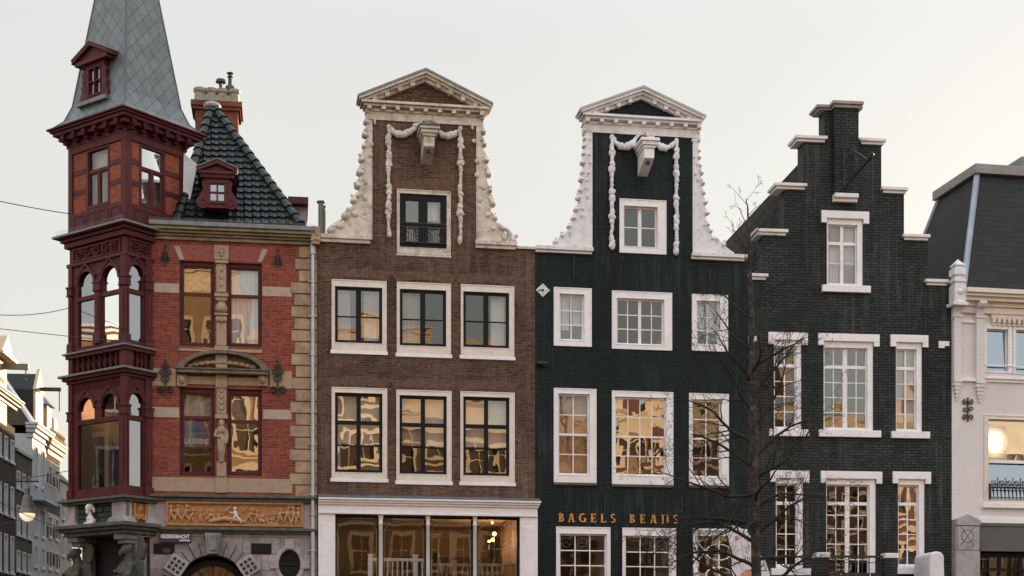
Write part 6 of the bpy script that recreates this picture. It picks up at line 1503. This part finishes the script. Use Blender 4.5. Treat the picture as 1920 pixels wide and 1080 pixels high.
# chimney
vC = -4.6; q = F.rect(366, 205, 446, 260, vC); m = MB(); zc_ = A(405, 191, vC)[1]
m.box(q[0], q[1], -vC, -vC + 1.0, zt, q[3]); m.box(q[0] - .07, q[1] + .07, -vC - .07, -vC + 1.07, q[3] + .001, q[3] + .1); m.box(q[0] - .12, q[1] + .12, -vC - .12, -vC + 1.12, q[3] + .101, zc_); ch = m.build('chimney', brick('chimney brick', (.30, .09, .05), (.20, .06, .04), (.2, .11, .08), blotch=.45), h1)
m = MB(); zp0, zp1 = zc_, A(405, 160, vC)[1]
for k in range(4):
    x = q[0] + .12 + (q[1] - q[0] - .24) * k / 3
    m.lathe(x, -vC + .3, [(.20, zp0), (.165, zp0 + .12), (.155, zp1 - .15), (.19, zp1 - .10), (.19, zp1 - .02), (.16, zp1)], 10)
m.box(q[0] + .02, q[1] - .02, -vC + .18, -vC + .55, zp0, zp1 - .22); m.build('chimney_pot', paint('grey chimney pot', (.27, .25, .20), var=.3, scale=5, bump=.3), ch)
m = MB(); cp = lambda px, py: A(px, py, vC - .3)
u, z = cp(414, 160); m.tube([(u, -vC + .3, zp1 - .1), (u, -vC + .3, z + .1)], .05, 8); zt2 = cp(414, 147)[1]; m.lathe(u, -vC + .3, [(.15, zt2 - .12), (.13, zt2 - .04), (.03, zt2)], 12)
u, z = cp(431.5, 137); m.lathe(u, -vC + .3, [(.15, zp1 - .02), (.13, zp1 + .1), (.06, zp1 + .14), (.055, z - .14), (.09, z - .12), (.06, z - .1), (.05, z - .04), (.10, z - .02), (.10, z)], 10); m.build('chimney_cowl', paint('dark green cowl', (.05, .055, .045), rough=.6), ch)
# box chimney and flues to the right of the roof
m = MB(); q = F.rect(549, 379, 575, 421, -1.5); m.box(q[0], q[1], 1.5, 2.6, q[2] - .5, q[3] - .12); m.build('roof_hatch', paint('pale roof box', (.4, .37, .38)), h1); q2 = F.rect(540, 379, 578, 383, -1.3); MB().box(q2[0], q2[1], 1.2, 2.9, q[3] - .119, q[3] + .06).build('hatch_cap', MAROON, h1)
m = MB()
for px, y, r in ((602, 382, .075), (608, 390, .035)):
    u, z = A(px, y, -.9); m.tube([(u, .9, zt - .6), (u, .9, z)], r, 9); m.lathe(u, .9, [(r * 1.1, z), (r * 1.6, z + .03), (r * 1.6, z + .06), (r, z + .07)], 9)
fl = m.build('flue_pipe', paint('grey green flue', (.17, .17, .13), var=.3), h2) ; fl.matrix_basis = F2.xf().inverted() @ F1.xf()
# ================================================================== SIDE STREET, far left
DA = math.pi / 2 + .09
FD = Facade((-20 - .09 * 70, 70.0), DA)
A = FD.at
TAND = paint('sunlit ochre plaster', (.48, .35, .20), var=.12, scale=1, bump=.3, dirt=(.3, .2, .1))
DKB = brick('dark old brick', (.055, .042, .038), (.038, .029, .026), (.065, .056, .05), blotch=.3)
GRB = brick('olive brown brick', (.10, .086, .062), (.072, .062, .045), (.11, .10, .075), blotch=.25)
WHP = paint('white plaster front', (.40, .41, .43), var=.08, scale=1, bump=.3, dirt=(.35, .34, .33))
CRP = paint('cream stucco front', (.36, .33, .27), var=.14, scale=1, bump=.3, dirt=(.3, .22, .14))
FARW = paint('dulled white frames', (.52, .52, .53), var=.08, bump=0)
def side_house(label, px0, px1, pytop, mat, rows, ncol, wcol=FARW, depth=8, trim=WHITE, wpx=None, group='houses down the side street', wh=.5):
    """rows: (y top, y bottom) in photo pixels at px0"""
    u0, u1 = A(px0, 1000)[0], A(px1, 1000)[0]; zt = A(px0, pytop)[1]
    e = empty('row_house', (*FD.world(u0), 0), FD.ang); tag(e, label, 'house', group); L = u1 - u0; H = []
    for (ya, yb) in rows:
        z1, z0 = A(px0, ya)[1], A(px0, yb)[1]
        for k in range(ncol):
            c = L * (k + .5) / ncol; w = L / ncol * wh; O = (c - w / 2, c + w / 2, z0, z1); H.append(O)
            m = MB().rect_ring(*O, .08, .08, .08, .10, -.05, .15); m.box(O[0] - .06, O[1] + .06, -.10, .02, O[2] - .12, O[2] - .001); f = m.build('window', wcol, e)
            m = MB(); m.box(c - .03, c + .03, .06, .12, O[2] + .1, O[3] - .08); m.box(O[0] + .08, O[1] - .08, .065, .125, (z0 + z1) / 2 - .03 + .2, (z0 + z1) / 2 + .03 + .2); m.build('sash', wcol, f)
            pane_mesh([(O[0] + .05, O[1] - .05, O[2] + .05, O[3] - .05)], .11).build('pane', G_MID, f); room(O[0], O[1], O[2], O[3], .16, 1.2).build('room', DARKR, f)
    MB().cells([(0.01, L - .01, 0, zt)], H, 0, .3).build('wall', mat, e)
    m = MB(); m.box(.01, .3, .3, depth, 0, zt - .02); m.box(L - .3, L - .01, .3, depth, 0, zt - .02); m.box(.3, L - .3, depth - .3, depth, 0, zt - .02); m.box(.3, L - .3, .3, depth - .3, zt - .3, zt - .1); m.build('side_wall', mat, e)
    return e, L, zt, u0
def crn(e, L, z, mat, s=1.0):
    m = MB(); cornice(m, .0, L, z - .5 * s, [(.10, .18 * s), (.25, .14 * s), (.38, .12 * s), (.45, .08 * s)], ret=True, back=.3); return m.build('cornice', mat, e)
e, L, zt, u0 = side_house('dark brick house at the left photo edge, its cream neck gable carrying a hoist beam', -34, 28, 762, DKB, [(790, 835), (885, 945), (985, 1060)], 5, wh=.52)
crn(e, L, A(-20, 718)[1], CRP); 
gz0, gz1 = A(4, 745)[1], A(4, 672)[1] - .6; gx0, gx1 = A(-7, 700)[0] - u0, A(12, 700)[0] - u0
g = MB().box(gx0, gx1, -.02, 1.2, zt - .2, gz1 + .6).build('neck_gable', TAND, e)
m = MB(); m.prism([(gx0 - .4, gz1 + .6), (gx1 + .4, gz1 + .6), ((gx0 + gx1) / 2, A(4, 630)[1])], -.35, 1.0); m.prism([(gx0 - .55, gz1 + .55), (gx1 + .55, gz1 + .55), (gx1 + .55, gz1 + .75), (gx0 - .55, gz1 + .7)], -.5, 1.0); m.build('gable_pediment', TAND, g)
cx = (gx0 + gx1) / 2; m = MB(); m.box(gx1 - .9, gx1 - .65, -1.35, .5, gz1 + .05, gz1 + .35); m.tube([(gx1 - .78, -1.2, gz1 + .05), (gx1 - .78, -1.2, gz1 - .3), (gx1 - .68, -1.2, gz1 - .4), (gx1 - .78, -1.2, gz1 - .5)], .035, 5); m.build('hoist_beam', paint('grey green beam', (.16, .15, .11)), g)
MB().box(cx - .5, cx + .5, -.06, .1, gz0 + .8, gz1 - .5).build('hatch', BLACKW, g)
e, L, zt, u0 = side_house('lower olive brick house with white framed windows behind the hanging street lamp', 28.5, 60, 843, GRB, [(880, 912), (945, 1000), (1030, 1068)], 3, wh=.55)
m = MB(); m.box(0, L, -.12, .3, zt - .05, zt + .12); m.build('coping', LEAD, e)
e, L, zt, u0 = side_house('tall white house with balcony and dark dormer roof', 60.5, 87, 812, WHP, [(832, 905), (948, 1000), (1020, 1060)], 2, wh=.4)
crn(e, L, A(60, 797)[1] + .1, WHP, 1.6); Z = A(60, 797)[1]
m = MB(); m.add([(0, -.1, Z), (0, 1.6, Z + 2.6), (0, 4.2, Z + 3.0), (0, 6.5, Z + .0), (L, -.1, Z), (L, 1.6, Z + 2.6), (L, 4.2, Z + 3.0), (L, 6.5, Z)], [(0, 1, 2, 3), (4, 5, 6, 7), (0, 1, 5, 4), (1, 2, 6, 5), (2, 3, 7, 6)]); rf = m.build('roof', GRB, e)
m = MB(); m.tube([(-.03, -.15, Z), (-.03, 1.6, Z + 2.65), (-.03, 4.2, Z + 3.05)], .16, 6); m.build('barge_edge', WHITE, rf)
m = MB(); m.box(-.02, 1.2, 3.0, 4.2, Z + 2.6, Z + 3.9); m.box(-.06, 1.24, 2.95, 4.25, Z + 3.65, Z + 3.75)
for k in range(3): m.box(.1, .3, 3.1 + .38 * k, 3.3 + .38 * k, Z + 3.9, Z + 4.3)
m.build('chimney', paint('brown chimney brick', (.10, .065, .05), var=.3), rf)
m = MB(); m.box(L * .30, L * .82, .2, 4.5, Z, Z + 2.3); m.prism([(L * .30, Z + 2.3), (L * .82, Z + 2.3), (L * .56, Z + 3.4)], .2, 4.5); dmr = m.build('dormer', SLATE, rf)
m = MB(); m.box(L * .30, L * .82, .05, .19, Z, Z + 2.3); m.prism([(L * .26, Z + 2.3), (L * .86, Z + 2.3), (L * .56, Z + 3.7)], .0, .19); m.build('dormer_front', TAND, dmr)
m = MB(); m.box(L * .54, L * .60, -1.2, .2, Z + 2.4, Z + 2.6); m.tube([(L * .57, -1.1, Z + 2.4), (L * .57, -1.1, Z + 1.2)], .03, 5); m.build('hoist_beam', BARK, dmr)
m = MB(); bz = A(62, 935)[1]; m.box(.1, L - .1, -.7, .0, bz - .1, bz); m.box(.1, L - .1, -.7, -.62, bz + .9, bz + 1.0)
for k in range(12): x = .15 + (L - .3) * k / 11; m.box(x - .05, x + .05, -.69, -.63, bz, bz + .9)
m.build('balcony', WHP, e)
e, L, zt, u0 = side_house('cream and red banded house with golden sunlit top', 87.5, 112, 838, CRP, [(870, 925), (965, 1005), (1030, 1065)], 2, wh=.45)
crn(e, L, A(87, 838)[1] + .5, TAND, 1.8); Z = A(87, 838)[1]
for k in range(5):
    MB().box(.05, L - .05, -.015, .02, 8.0 + k * 1.6, 8.7 + k * 1.6).build('brick_band', BROWN, e)
m = MB(); m.box(.6, 1.9, .1, 2.2, Z + .4, Z + 2.7); m.box(2.6, 3.7, .1, 2.2, Z + .4, Z + 2.2)
for k in range(6): m.lathe(.4 + k * .7, -.2, [(.12, Z + .5), (.2, Z + .7), (.08, Z + .9), (.15, Z + 1.1), (.0, Z + 1.3)], 7)
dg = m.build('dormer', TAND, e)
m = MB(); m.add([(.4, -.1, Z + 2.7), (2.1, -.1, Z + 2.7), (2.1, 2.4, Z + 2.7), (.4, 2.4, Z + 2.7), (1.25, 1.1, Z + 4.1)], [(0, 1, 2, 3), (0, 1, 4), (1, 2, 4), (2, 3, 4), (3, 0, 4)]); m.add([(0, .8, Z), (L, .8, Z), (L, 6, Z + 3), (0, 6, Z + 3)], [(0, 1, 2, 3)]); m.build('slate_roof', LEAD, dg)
e, L, zt, u0 = side_house('farthest house of the side street, with a steep brown roof next to the corner turret', 112.5, 135, 900, CRP, [(930, 970), (1000, 1040)], 2, wh=.4)
m = MB(); m.add([(0, -.1, zt), (L, -.1, zt), (L, 4.5, zt + 5.0), (0, 4.5, zt + 5.0), (0, 7, zt), (L, 7, zt)], [(0, 1, 2, 3), (0, 4, 3), (1, 5, 2), (4, 5, 2, 3)]); rf = m.build('roof', SLATEB, e)
m = MB(); m.box(-.3, 1.4, 1.4, 2.6, zt + 2, zt + 3.6); m.box(-.45, 1.55, 1.2, 2.8, zt + 3.6, zt + 3.8); m.build('dormer', LEAD, rf)
# unseen block added behind the corner house to shade the side street
e = empty('rear_shade_block', (-13.5, 72, 0), R(4)); tag(e, 'plain unseen brick block added behind the corner house for its shade', 'house')
MB().box(0, 9, 0, 58, 0, 17.5).build('wall', DKB, e); MB().add([(0, 0, 17.51), (9, 0, 17.51), (9, 58, 17.51), (0, 58, 17.51), (4.5, 0, 20.5), (4.5, 58, 20.5)], [(0, 1, 4), (2, 3, 5), (0, 4, 5, 3), (1, 2, 5, 4)]).build('roof', SLATEB, e)
# corner house on the other side of the side street, outside the frame, mirrored in the bay window
e = empty('corner_house', (-26, 29, 0), R(90)); tag(e, 'ochre corner house across the side street, beyond the left photo edge', 'house')
Hh = []; m = MB(); pm_ = MB()
for r in range(4):
    for c in range(5):
        O = (1.2 + c * 3.3, 2.5 + c * 3.3, 1.0 + r * 3.2, 3.1 + r * 3.2); Hh.append(O); m.rect_ring(*O, .12, .12, .14, .12, -.05, .12); m.box((O[0] + O[1]) / 2 - .04, (O[0] + O[1]) / 2 + .04, .02, .1, O[2], O[3]); pm_.box(O[0], O[1], .13, .15, O[2], O[3])
cornice(m, 0, 17.5, 13.2, [(.1, .25), (.3, .15), (.45, .12)], ret=False); m.build('window_frames_and_trim', WHITE, e); pm_.build('glass', IRON, e)
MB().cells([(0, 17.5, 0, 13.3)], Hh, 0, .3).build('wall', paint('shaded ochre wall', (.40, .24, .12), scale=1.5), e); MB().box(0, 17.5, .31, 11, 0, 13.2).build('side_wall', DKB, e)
# ================================================================== houses across the canal, behind the photographer, lit by the low sun
OA = math.pi + .165
cols_ = [(.50, .40, .28), (.72, .58, .40), (.68, .56, .40), (.16, .06, .035), (.10, .035, .022), (.12, .035, .02), (.30, .20, .11), (.13, .05, .03), (.10, .10, .07), (.14, .045, .028), (.40, .24, .11), (.13, .05, .03), (.07, .06, .045), (.14, .05, .03), (.30, .2, .1), (.12, .05, .03)]
hts = [18, 20, 20.5, 17.5, 17.5, 18.0, 17, 18.0, 22.3, 21.0, 26.5, 19.5, 17, 16, 15, 15]
ox = 64.0
names_ = ['grey ochre', 'large cream', 'wide pale cream', 'russet', 'dark maroon brick', 'deep red brick', 'brown plaster', 'rust brick', 'tall olive', 'dark red brick', 'tall ochre', 'brown brick', 'dark green', 'brick red', 'mustard', 'wine red brick']
OPP = []
for k in range(16):
    Wd = [7.0, 7.2, 7.4, 6.6, 6.2, 5.4, 7, 5.8, 6.5, 5.2, 6.8, 6, 7, 5.5, 6.2, 6][k]
    O = Vector((ox, -14 - 0 + .165 * (ox - 0))); fo = Facade(O, OA); ox -= (Wd + .02) * math.cos(.165)
    e = empty('opposite_house', (O.x, O.y, 0), OA); tag(e, names_[k] + ' house on the far quay behind the viewer', 'house', 'houses across the canal')
    OPP.append((O.x, e)); zt = hts[k]; H = []; wm = paint('far wall %d' % k, cols_[k], var=.15, scale=1.5, bump=.2)
    fl = int((zt - 1) / 3.3); m = MB(); pm = MB(); mm_ = MB()
    for r in range(fl):
        for c in range(3):
            x = Wd * (c + .5) / 3; w = Wd * .19; z0 = 1.0 + r * 3.3; hh = 2.1 if r < fl - 1 else 1.6
            H.append((x - w / 2 - .18, x + w / 2 + .18, z0 - .18, z0 + hh + .2)); m.rect_ring(x - w / 2 - .2, x + w / 2 + .2, z0 - .2, z0 + hh + .26, .22, .22, .28, .2, -.05, .12); m.box(x - .035, x + .035, .04, .1, z0, z0 + hh); m.box(x - w / 2, x + w / 2, .045, .11, z0 + hh * .6, z0 + hh * .6 + .07)
            pm.box(x - w / 2, x + w / 2, .12, .14, z0, z0 + hh)
    gx = Wd * .24
    MB().cells([(0, Wd, 0, zt), (gx, Wd - gx, zt - .01, zt + (2.6 if k % 2 else 0.02))], H, 0, .3).build('wall', wm, e)
    cornice(m, -.02, Wd + .02, zt - 1.3, [(.05, 1.3), (.2, .14), (.34, .14)], ret=False)
    if k % 2: m.prism([(gx - .3, zt + 2.6), (Wd - gx + .3, zt + 2.6), (Wd / 2, zt + 3.7)], -.3, .35); m.prism([(.1, zt + .2), (gx, zt + .2), (gx, zt + 2.2)], -.05, .25); m.prism([(Wd - .1, zt + .2), (Wd - gx, zt + .2), (Wd - gx, zt + 2.2)], -.05, .25)
    for r in range(1, fl): m.box(.02, Wd - .02, -.06, .02, 1.0 + r * 3.3 - .55, 1.0 + r * 3.3 - .40)
    m.build('window_frames_and_trim', paint('cream trim', (.74, .60, .42), var=.08, bump=0), e)
    pm.build('glass', paint('far window glass %d' % (k % 3), [(.05, .035, .025), (.12, .09, .06), (.08, .05, .03)][k % 3], rough=.12, bump=0, spec=.3), e)
    MB().box(.01, Wd - .01, .31, 10, 0, zt - .1).build('side_wall', wm, e)
# unseen curved mirror added across the canal to throw sun at the white house
_p = F5.at(1868, 828); _w = F5.world(_p[0]); Pw = Vector((_w[0], _w[1], _p[1])); d1 = (Pw - Vector((0, 0, CH))).normalized(); nf = Vector((F5.N.x, F5.N.y, 0))
d2 = d1 - nf * 2 * d1.dot(nf); no = Vector((-math.sin(.163), math.cos(.163), 0)); k_ = ((Vector((36, -14 + .165 * 36, 0)) - Pw).dot(no) + .5) / d2.dot(no)
Qp = Pw + d2 * k_; nm_ = (sdir - d2).normalized(); host = min((o for o in OPP if o[0] >= Qp.x - .5), key=lambda o: o[0])[1] if any(o[0] >= Qp.x - .5 for o in OPP) else OPP[0][1]
_b = MB(); _g = [(-1.0 + .2 * i, -1.2 + .24 * j) for j in range(11) for i in range(11)]; _b.add([(x, y, -(x * x + y * y) / 9.0) for x, y in _g], [(j * 11 + i, j * 11 + i + 1, j * 11 + i + 12, j * 11 + i + 11) for j in range(10) for i in range(10)])
o = _b.build('sun_mirror', paint('sun mirror metal', (.8, .7, .55), rough=.27, bump=0, metal=1, var=0)); o.matrix_world = Matrix.Translation(Qp) @ nm_.to_track_quat('Z', 'Y').to_matrix().to_4x4()
_m = o.matrix_world.copy(); o.parent = host; o.matrix_parent_inverse = (Matrix.Translation(host.location) @ Matrix.Rotation(host.rotation_euler.z, 4, 'Z')).inverted()
# ================================================================== street lamp, wires, banner, plant, person
lx, ly = (51 - CX) / FPX * 46, 46.0; lz = CH + 46 * (HY - 966) / FPX
e = empty('street_lamp', (lx, ly, lz)); tag(e, 'hanging glazed street lantern with a glowing globe in front of the side street houses', 'street lamp')
m = MB(); m.lathe(0, 0, [(.03, .95), (.09, .80), (.09, .60), (.12, .56), (.20, .18), (.24, .10), (.25, .06)], 12); m.build('lamp_housing', paint('grey green lantern metal', (.16, .17, .15), rough=.5), e, smooth=False)
m = MB(); m.lathe(0, 0, [(.24, .05), (.23, -.02), (.15, -.14), (.04, -.19)], 12); m.build('globe', emit('lit lamp globe', (1, .85, .6), .32), e, smooth=True)
m = MB(); m.tube([(0, 0, .95), (0, 0, 1.25)], .02, 6); m.box(-.35, .35, -.02, .02, 1.0, 1.04); m.build('hanger', IRON, e)
def PX(px, py, Y): return Vector(((px - CX) / FPX * Y, Y, CH + Y * (HY - py) / FPX))
WIRE = paint('dark wire', (.03, .03, .03), bump=0)
tl_ = lambda py: PX(131, py, OT.y - .05)
for k, (p, q, r, sag, lab) in enumerate((
    (PX(-30, 371, 34), tl_(401), .011, .02, 'highest overhead wire, reaching the turret from the left edge'),
    (PX(-30, 588, 34), tl_(577), .009, .10, 'thin sagging wire, second from the top, ending at the bay window'),
    (PX(-30, 613, 36), PX(470, 662, 37.6), .009, .03, 'long wire crossing in front of the bay and the red brick front'),
    (PX(-30, 905, 40), PX(140, 880, 50), .012, .05, 'wire passing just above the street lamp'),
    (PX(-30, 926, 40), PX(150, 1000, 52), .011, .12, 'lower sloping wire beneath the lamp'),
    (PX(-30, 990, 44), PX(140, 945, 60), .010, .05, 'lowest wire across the side street'))):
    m = MB(); P = [p.lerp(q, t / 12) - Vector((0, 0, sag * 4 * (t / 12) * (1 - t / 12))) for t in range(13)]
    o = m.tube(P, r, 5).build('overhead_wire', WIRE); tag(o, lab, 'wire', 'overhead wires')
# banner in front of the dark green house
YB = 35.6; bp = [(1358.5, 985.5), (1371, 986.5), (1383, 990), (1393, 994), (1400, 999), (1407, 1008), (1412, 1020), (1414, 1040), (1414, 1120), (1372, 1120), (1371, 1050), (1367, 1018), (1364, 1000)]
O_ = PX(1384, 1250, YB); e = empty('beach_flag', (O_.x, O_.y, 0), .15); tag(e, 'white curved-top cloth banner with a small flower emblem behind the bare tree', 'banner')
Q = [((x - 1384) / FPX * YB, CH + YB * (HY - y) / FPX) for x, y in bp]
m = MB(); n = len(Q); 
m.prism(Q, -.012, .0); m.build('cloth', WHITEB, e)
m = MB(); P = [(Q[k][0] + .012, -.005, Q[k][1]) for k in (8, 7, 6, 5, 4, 3, 2, 1, 0)]; P[0] = (P[0][0], -.005, .05); m.tube(P, .016, 6); m.build('pole', WHITE, e)
m = MB(); fx, fz = (1381 - 1384) / FPX * YB, CH + YB * (HY - 1009) / FPX
m.band(fx, fz, .001, .03, 0, 360, -.018, -.012, 12); fm = m.build('emblem_centre', paint('yellow emblem', (.7, .35, .1), bump=0), e)
m = MB()
for a in range(0, 360, 60): m.band(fx + .035 * math.cos(R(a)), fz + .035 * math.sin(R(a)), .001, .022, 0, 360, -.016, -.012, 10)
m.build('emblem_petal', paint('rose emblem', (.42, .12, .10), bump=0), e)
text('inu', .20, ((1396 - 1384) / FPX * YB, -.014, CH + YB * (HY - 1052) / FPX), paint('violet grey print', (.12, .10, .16), bump=0), e, ext=.001)
m = MB(); m.band((1404 - 1384) / FPX * YB, CH + YB * (HY - 1092) / FPX, .001, (.24, .30), 60, 180, -.016, -.012, 12); m.build('salmon_print', paint('salmon print', (.6, .25, .16), bump=0), e)
e = empty('patio_shade', (*F4.world(.05, .5), 0), F4.ang); tag(e, 'white rounded shop blind end peeping out at the right of the tree trunk', 'blind')
m = MB(); zt_ = CH + 37 * (HY - 1020) / FPX; m.prism([(0, .1), (.42, .1), (.40, zt_ - .5), (.26, zt_ - .1), (.12, zt_), (.05, zt_)], -.05, .05); m.build('cloth', WHITEB, e)
# potted plant in the lower bay window
pc_ = TF.world(tf(163), -.42); e = empty('potted_plant', (pc_[0], pc_[1], upL['zlow'] - .02), TA); tag(e, 'small spiky potted plant behind the big pane of the lower bay window', 'plant')
MB().lathe(0, 0, [(.10, 0), (.13, .2), (.14, .22)], 10).build('pot', IRON, e)
m = MB()
for k in range(26):
    a = rnd.uniform(0, 6.28); l = rnd.uniform(.2, .42); s = rnd.uniform(.1, .5); d = Vector((math.cos(a) * s, math.sin(a) * s, 1)).normalized(); p = Vector((0, 0, .2)); q = p + d * l; t = Vector((-math.sin(a), math.cos(a), 0)) * .018
    m.add([p - t, p + t, p.lerp(q, .6) + t * .8, q, p.lerp(q, .6) - t * .8], [(0, 1, 2, 3, 4)])
m.build('leaves', paint('green leaves', (.045, .10, .03), var=.3, bump=0), e)
# windowsill bottles in the open lower left window
for k, (px, hh, c, lab) in enumerate(((343.5, .30, (.5, .45, .35), 'pale bottle standing at the left of the open window sill'), (398, .26, (.6, .6, .62), 'white bottle standing at the right of the open window sill'))):
    u, z = F1.at(px, 886, -.12); e2 = MB().lathe(0, 0, [(.035, 0), (.038, .02), (.038, hh * .6), (.014, hh * .75), (.014, hh)], 10).build('bottle', paint('bottle %d' % k, c, bump=0, rough=.3), None, smooth=True)
    e2.location = (*F1.world(u, -.16), z); tag(e2, lab, 'bottle')
# seated person in the shop
def skin(name, J, E, mat, parent, sub=1):
    me = bpy.data.meshes.new(name); me.from_pydata([j[0] for j in J], E, []); o = bpy.data.objects.new(name, me); COL.objects.link(o); o.parent = parent
    s = o.modifiers.new('skin', 'SKIN'); s.use_smooth_shade = True
    for k, j in enumerate(J): me.skin_vertices[0].data[k].radius = j[1]
    me.skin_vertices[0].data[0].use_root = True
    q = o.modifiers.new('sub', 'SUBSURF'); q.levels = sub; q.render_levels = sub; me.materials.append(mat); return o
u, z = F2.at(818, 1046, -2.6); zs_ = z - 1.32
e = empty('person', (*F2.world(u, -2.6), max(.13, zs_)), F2.ang); tag(e, 'person in dark clothes seated behind the tan balustrade in the shop', 'person')
J = [((0, 0, .55), (.15, .13)), ((0, 0, .80), (.14, .11)), ((0, 0, 1.02), (.17, .10)), ((0, 0, 1.14), (.06, .06)), ((0, -.01, 1.22), (.055, .055)), ((0, -.02, 1.32), (.085, .10)), ((0, -.01, 1.40), (.07, .08)),
     ((.20, 0, 1.06), (.06, .06)), ((.25, -.02, .80), (.045, .045)), ((.16, -.26, .74), (.036, .036)), ((-.20, 0, 1.06), (.06, .06)), ((-.25, -.02, .80), (.045, .045)), ((-.14, -.26, .74), (.036, .036)),
     ((.11, -.40, .52), (.075, .075)), ((.11, -.42, .08), (.045, .045)), ((-.11, -.40, .52), (.075, .075)), ((-.11, -.42, .08), (.045, .045))]
E = [(0, 1), (1, 2), (2, 3), (3, 4), (4, 5), (5, 6), (2, 7), (7, 8), (8, 9), (2, 10), (10, 11), (11, 12), (0, 13), (13, 14), (0, 15), (15, 16)]
skin('body', J, E, paint('dark clothing', (.012, .014, .017), bump=0), e)
MB().blob((0, .01, 1.36), (.10, .11, .12), 12, 10).build('hair', paint('dark hair', (.012, .009, .007), bump=0), e, smooth=True)
# ================================================================== bare tree
TY = 31.0
tb = Vector(((1418 - CX) / FPX * TY, TY, 0))
e = empty('bare_tree', tb); tag(e, 'slender leafless street tree with lichen on its bark before the dark houses', 'tree')
path_px = [(1420, 1300), (1418, 1080), (1414, 900), (1411, 760), (1410, 640), (1408, 520), (1405, 440), (1401, 385), (1399, 372)]
TP = [Vector(((x - CX) / FPX * TY - tb.x, 0 + .03 * math.sin(k * 1.7), CH + TY * (HY - y) / FPX)) for k, (x, y) in enumerate(path_px)]; TP.insert(0, Vector((.05, 0, 0)))
TRd = [.15, .128, .106, .086, .070, .055, .040, .026, .014, .008]
# refine the trunk with small irregularities
P, RR = [], []
tr = random.Random(31)
for k in range(len(TP) - 1):
    for s in range(6):
        t = s / 6; P.append(TP[k].lerp(TP[k + 1], t) + Vector((tr.uniform(-.012, .012), tr.uniform(-.012, .012), 0))); RR.append((TRd[k] * (1 - t) + TRd[k + 1] * t) * tr.uniform(.93, 1.09))
P.append(TP[-1]); RR.append(TRd[-1])
MB().tube(P, RR, 12).build('trunk', BARK, e, smooth=True)
def trunk_at(z):
    for k in range(len(TP) - 1):
        if TP[k].z <= z <= TP[k + 1].z:
            t = (z - TP[k].z) / (TP[k + 1].z - TP[k].z); return TP[k].lerp(TP[k + 1], t), TRd[k] * (1 - t) + TRd[k + 1] * t
    return TP[-1], TRd[-1]
limb = MB(); twig = MB()
def grow(p, d, L, r, lev, droop):
    n = max(4, int(L / .13)); pts = [p.copy()]; rad = [r]; d = d.copy()
    for k in range(n):
        f = (k + 1) / n
        d = (d + Vector((tr.gauss(0, .13), tr.gauss(0, .13), tr.gauss(0, .12))) + Vector((0, 0, droop * (.10 if f > .35 else -.02)))).normalized()
        p = p + d * (L / n); pts.append(p.copy()); rad.append(max(.0036, r * (1 - f) ** .8))
        if lev < 4 and k > 0 and tr.random() < (.85, .9, .8, .55)[lev]:
            s = (1 if tr.random() < .5 else -1); ax = d.cross(Vector((tr.gauss(0, .4), 1, tr.gauss(0, .4)))).normalized()
            q = (d * .75 + ax * s * tr.uniform(.4, .95) + Vector((0, tr.gauss(0, .35), .05))).normalized()
            grow(p, q, L * tr.uniform(.30, .58) * (1.1 - f * .5), rad[-1] * .55, lev + 1, droop * .5 + tr.uniform(-.2, .3))
    (limb if lev < 2 else twig).tube(pts, rad, 7 if lev == 0 else (5 if lev < 2 else 3), cap=False)
# main limbs: (row on the trunk, angle above the horizontal, azimuth, length, droop)
for (y, el, az, L, dr) in ((1062, 28, 178, 2.3, -.1), (1050, 20, 5, 2.2, .1), (1020, 36, 190, 2.4, -.5), (1005, 40, -10, 2.0, .0), (985, 30, 160, 2.1, -.7), (960, 45, 15, 1.9, .2), (930, 25, 185, 2.4, -.4), (900, 35, -5, 2.2, .2),
                           (880, 40, 172, 1.7, -.3), (860, 48, 20, 1.8, .3), (830, 35, 184, 2.0, .2), (800, 52, -12, 1.9, .2), (770, 45, 176, 1.9, .6), (745, 60, 5, 1.9, .2), (720, 50, 195, 1.7, .4), (690, 50, -5, 1.4, .1), (660, 50, 170, 1.5, .3),
                           (630, 62, 10, 1.4, .1), (600, 50, 185, 1.3, .2), (570, 60, -8, 1.2, .2), (540, 60, 165, 1.0, .2), (510, 62, 12, .8, .3), (480, 62, 180, .8, .2), (450, 62, 0, .8, .2), (428, 55, 185, .6, .4), (405, 50, 10, .45, .7), (385, 50, 176, .45, .7), (376, 58, 8, .45, .5),
                           (1075, 15, 90, 1.5, 0), (940, 30, 270, 1.4, 0), (845, 35, 80, 1.4, 0), (700, 40, 280, 1.2, 0), (1000, 30, 250, 1.5, 0), (1100, 20, 200, 2.4, .0), (1100, 25, -20, 2.3, .1)):
    z = CH + TY * (HY - y) / FPX; p, r = trunk_at(z); a = R(az)
    d = Vector((math.cos(a) * math.cos(R(el)), math.sin(a) * math.cos(R(el)), math.sin(R(el))))
    grow(p, d, L, min(r * .52, .042), 0, dr)
limb.build('limb', paint('dark limb bark', (.016, .013, .011), var=.4, scale=5, rough=.9, bump=.5, dirt=(.07, .065, .035), dirtamt=.5), e, smooth=True); twig.build('twig', TWIG, e)
